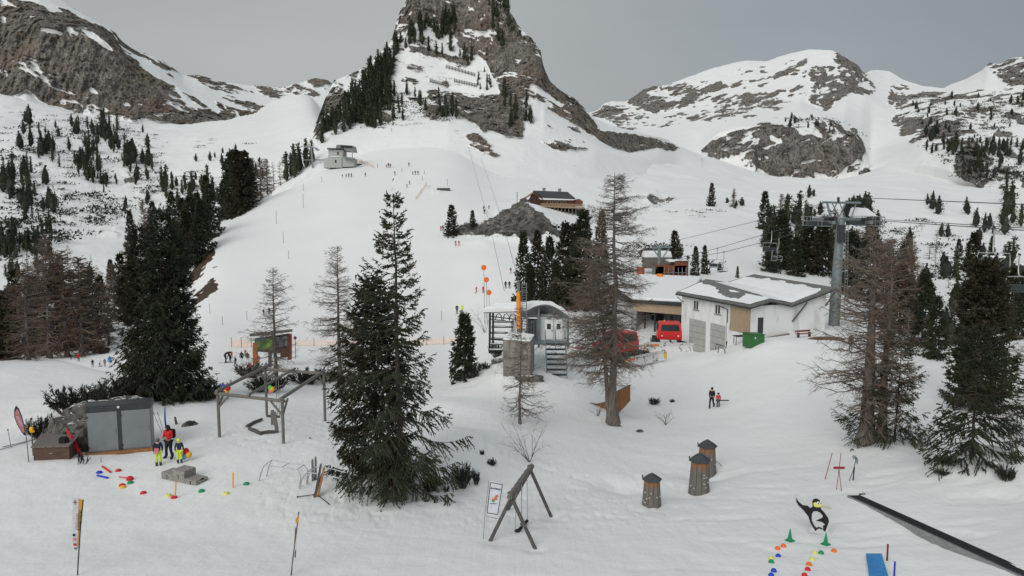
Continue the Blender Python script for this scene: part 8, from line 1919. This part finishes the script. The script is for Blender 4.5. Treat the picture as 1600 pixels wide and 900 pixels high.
def mountain_hut():
    # on the outcrop: gabled log hut with terrace
    Y = 232.0; sc = Y / FPX; E = lambda px, py, d=0.0: W(px, py, Y + d)
    t = root('mountain_hut', E(860, 333), 'brown timber mountain hut with dark roof and long terrace on top of the rock', 'hut')
    w = WB(); P = [E(838, 312), E(899, 313), E(899, 330), E(838, 330)]; w.prism(P, (0, 9, 0), M_HUTW); w.out('wall', t)
    w = WB(); w.prism([E(822, 316, -1), E(834, 303, -1), E(845, 312, -1), E(845, 330, -1), E(822, 322, -1)], (0, 9, 0), mat('dark timber gable', (.06, .03, .022), .8, var=.2)); w.out('gable', t)
    w = WB(); rp = [E(833, 299.5, 3), E(887, 301.5, 3), E(899, 311.5, -1.6), E(850, 309.5, -1.6)]; w.prism(rp, (0, 0, .35), M_SLATE); rf = w.out('roof', t)
    w = WB(); w.prism([E(834, 299.2, 3.1), E(887, 301.2, 3.1), E(893, 309, 9), E(828, 309, 9)], (0, 0, .3), M_SLATE); w.out('roof_back', rf)
    w = WB(); w.prism([E(833, 299.8, -1.2), E(812, 313.5, -1.2), E(812, 315.5, -1.2), E(833, 302.5, -1.2)], (0, 9, 0), M_WOODO); w.prism([E(833, 299.8, -1.4), E(849, 310.5, -1.9), E(849, 312.5, -1.9), E(833, 302.5, -1.4)], (0, 1, 0), M_WOODB); w.out('verge_board', rf)
    w = WB(); w.prism([E(899, 312, -1), E(905, 310.5, -1), E(911, 314.5, -1), E(910, 322, -1), E(899, 322, -1)], (0, 6, 0), M_HUTW); w.out('side_porch', t)
    for px, py in ((850, 299), (874.5, 300)):
        w = WB(); c = E(px, py, 3.5); w.box(c + Z3 * .1, (.9, .9, 1.5), M_CONC); ch = w.out('chimney', rf); w = WB(); w.box(c + Z3 * .95, (1.1, 1.1, .18), M_METD); w.out('cap', ch) if False else w.out('chimney_cap', rf)
    w = WB(); w.prism([E(845, 321.5, -4), E(913, 324, -4), E(912, 325, 0), E(845, 322.5, 0)], (0, 0, -.35), M_WOODL); tc = w.out('terrace', t)
    w = WB(); a, b = E(845, 318, -4.1), E(913, 320, -4.1); w.tube([a, b], .09, M_WOODL, 4)
    for k in range(22): p = a.lerp(b, k / 21); w.tube([p, p - Z3 * 1.0], .05, M_WOODL, 4)
    for dz in (-.3, -.6): w.tube([a + Z3 * dz, b + Z3 * dz], .07, M_WOODL, 4)
    w.out('railing', tc)
    for k in range(11):
        px = 855 + 5.6 * k; w = WB(); w.tube([E(px, 323.5, -3.6), E(px, 336, -3.6)], .16, M_WOODG, 5); w.out('stilt', t)
    w = WB(); w.prism([E(857, 325), E(911, 327), E(911, 334), E(866, 332)], (0, 4, 0), M_METD); w.out('undercroft', t)
    for px in (858, 866, 874, 882):
        w = WB(); c = E(px, 316.3, -.03); w.box(c, (1.1, .05, .9), M_WOODL); f = w.out('window', t); w = WB(); w.box(c + Vector((0, -.035, 0)), (.75, .02, .6), M_GLASS); w.out('pane', f)
    a = on(808, 322); w = WB(); w.tube([a, a + Z3 * px_h(a, 22)], .10, M_WOODD, 5); put(w.out('flag_pole', base=a), 'bare flag pole on the rock left of the mountain hut', 'pole')

def top_station():
    Y = 268.0; E = lambda px, py, d=0.0: W(px, py, Y + d); mw = mat('pale station cladding', (.42, .43, .41), .8, var=.08, scale=.3)
    t = root('top_station', E(535, 262), 'pale two-level top lift station with glazed roof cabin and terrace high on the piste', 'lift station')
    w = WB(); w.prism([E(513, 233.5), E(535, 234), E(535, 262), E(506, 262), (E(506, 248)), E(513, 246)], (0, 7, 0), mw); w.out('wall', t)
    w = WB(); w.prism([E(534, 247), E(553, 247.5), E(553, 260), E(534, 261)], (0, 6, 0), mw); w.out('terrace_base', t)
    w = WB(); w.prism([E(511, 232.5, -1), E(537, 233, -1), E(537, 234, 7), E(512, 233.5, 7)], (0, 0, .3), M_FASC); w.out('roof', t)
    w = WB(); w.prism([E(525, 228.5, 1), (E(527, 225.8, 1)), E(551, 227.5, 1), E(553, 237, 1), E(525, 235, 1)], (0, 6, 0), M_METG); cb = w.out('roof_cabin', t)
    w = WB(); w.prism([E(532, 226.8, .9), E(550.5, 228, .9), E(551, 232, .9), E(532, 230.8, .9)], (0, .1, 0), M_GLASS); w.out('window', cb)
    w = WB(); w.prism([E(536, 244, -2), E(553, 246.5, -2), E(553, 249, -2), E(536, 246.5, -2)], (0, 2, 0), M_METG); w.out('balcony', t)
    for px in (550.5, 536): w = WB(); w.tube([E(px, 246, -1.5), E(px, 235, -1.5)], .16, M_WOODL, 5); w.out('column', t)
    for px, py in ((528, 239.5), (524.5, 252)): w = WB(); c = E(px, py, -.03); w.box(c, (.55, .08, 1.0), M_GLASS); w.out('window', t)
    w = WB(); w.prism([E(516, 243.5, -.3), E(530, 244.3, -.3), E(530, 245.3, -.3), E(516, 244.5, -.3)], (0, .3, 0), M_SNOW); w.out('ledge_snow', t)
    boulder('earth_heap', on(522, 262), (4.0, 1.0, .7), 43, 'dark reddish earth bank under the top station', 'heap', sub=3)
    boulder('earth_heap', on(558, 258), (2.0, .8, .4), 44, 'small reddish earth patch right of the top station', 'heap', sub=3)
    me = mat('dark reddish earth', (.08, .035, .025), .95, color2=(.17, .08, .06), scale=1.5)
    for o in col.objects:
        if o.name.startswith('earth_heap') and o.location.y > 200: o.data.materials[0] = me
    # two drag lift pylons to the left of it
    for b, tp, arm, lb in [((459, 273), (452, 245), [(443, 245), (462, 241)], 'leaning grey lift pylon, left of two below the top station'), ((489, 262), (486, 230), [(478, 228), (496, 232)], 'upright grey lift pylon beside the top station')]:
        p = on(*b); t = root('lift_pylon', p, lb, 'lift pylon'); e = W(*tp, p.y); w = WB(); w.tube([p - Z3 * .5, e], [.45, .32], M_STEEL, 8); w.out('shaft', t)
        w = WB(); w.tube([W(*arm[0], p.y), W(*arm[1], p.y)], .28, M_STEEL, 6); w.out('crossarm', t)
        for a in arm: w = WB(); c = W(a[0], a[1] + 2, p.y); w.box(c, (1.0, 2.5, .5), M_METG); w.out('wheel_train', t)
    p = on(482, 262); t = root('steel_footbridge', p, 'pale green catwalk between pylon and top station', 'catwalk'); w = WB(); w.tube([W(475, 250, p.y), W(512, 250, p.y)], .22, M_TOWERM, 5); w.out('deck', t)
    for px in (478, 484, 492, 500): w = WB(); w.tube([W(px, 250, p.y), W(px, 260, p.y)], .08, M_TOWERM, 4); w.out('leg', t)
    # avalanche fences on the peak
    for x0, y0, x1, y1, lb in [(697, 106, 742, 119, 'upper row of avalanche barriers on the snow face of the peak'), (710, 128, 745, 136, 'lower row of avalanche barriers on the snow face of the peak'), (672, 128, 700, 136, 'short left row of avalanche barriers on the snow face of the peak')]:
        A_ = on(x0, y0); t = root('avalanche_barrier', A_, lb, 'avalanche barrier'); n = 9
        w = WB(); P = [on(x0 + (x1 - x0) * i / n, y0 + (y1 - y0) * i / n) for i in range(n + 1)]
        for k in (0.3, .9, 1.5): w.tube([p + Z3 * k for p in P], .12, M_WOODD, 4)
        for p in P: w.tube([p - Z3 * .5, p + Z3 * 1.9], .14, M_WOODD, 4); w.tube([p + Z3 * 1.5, p + Vector((0, -1.5, -.6))], .1, M_WOODD, 4)
        w.out('rails', t)
    # thin snow poles along the piste
    for q, (px, py, h) in enumerate([(348, 508, 14), (386, 500, 14), (328, 490, 16), (432, 350, 20), (443, 380, 18), (451, 405, 14), (474, 325, 22), (503, 285, 9), (474, 298, 11), (590, 262, 6), (628, 268, 6), (660, 282, 7), (663, 272, 6), (699, 290, 10), (690, 500, 15), (612, 205, 5)]):
        p = on(px, py); w = WB(); w.tube([p, p + Z3 * px_h(p, h)], .035 * max(1, p.y / 150), M_METD, 4); put(w.out('snow_pole', base=p), 'thin dark snow pole standing on the open piste', 'pole', 'snow poles along the piste')
    p = on(693, 297); w = WB(); w.box(p + Z3 * .3, (4.2, 1.5, .7), M_WOODD, rz=.1); put(w.out('snow_fence_plank', base=p), 'dark low platform on the piste above the tallest spruce top', 'platform')

main_building(); hall(); lift_station(); info_board(); nets(); tower(); mountain_hut(); top_station()
for o in col.objects:
    for k in ('_b', '_own'):
        if k in o: del o[k]
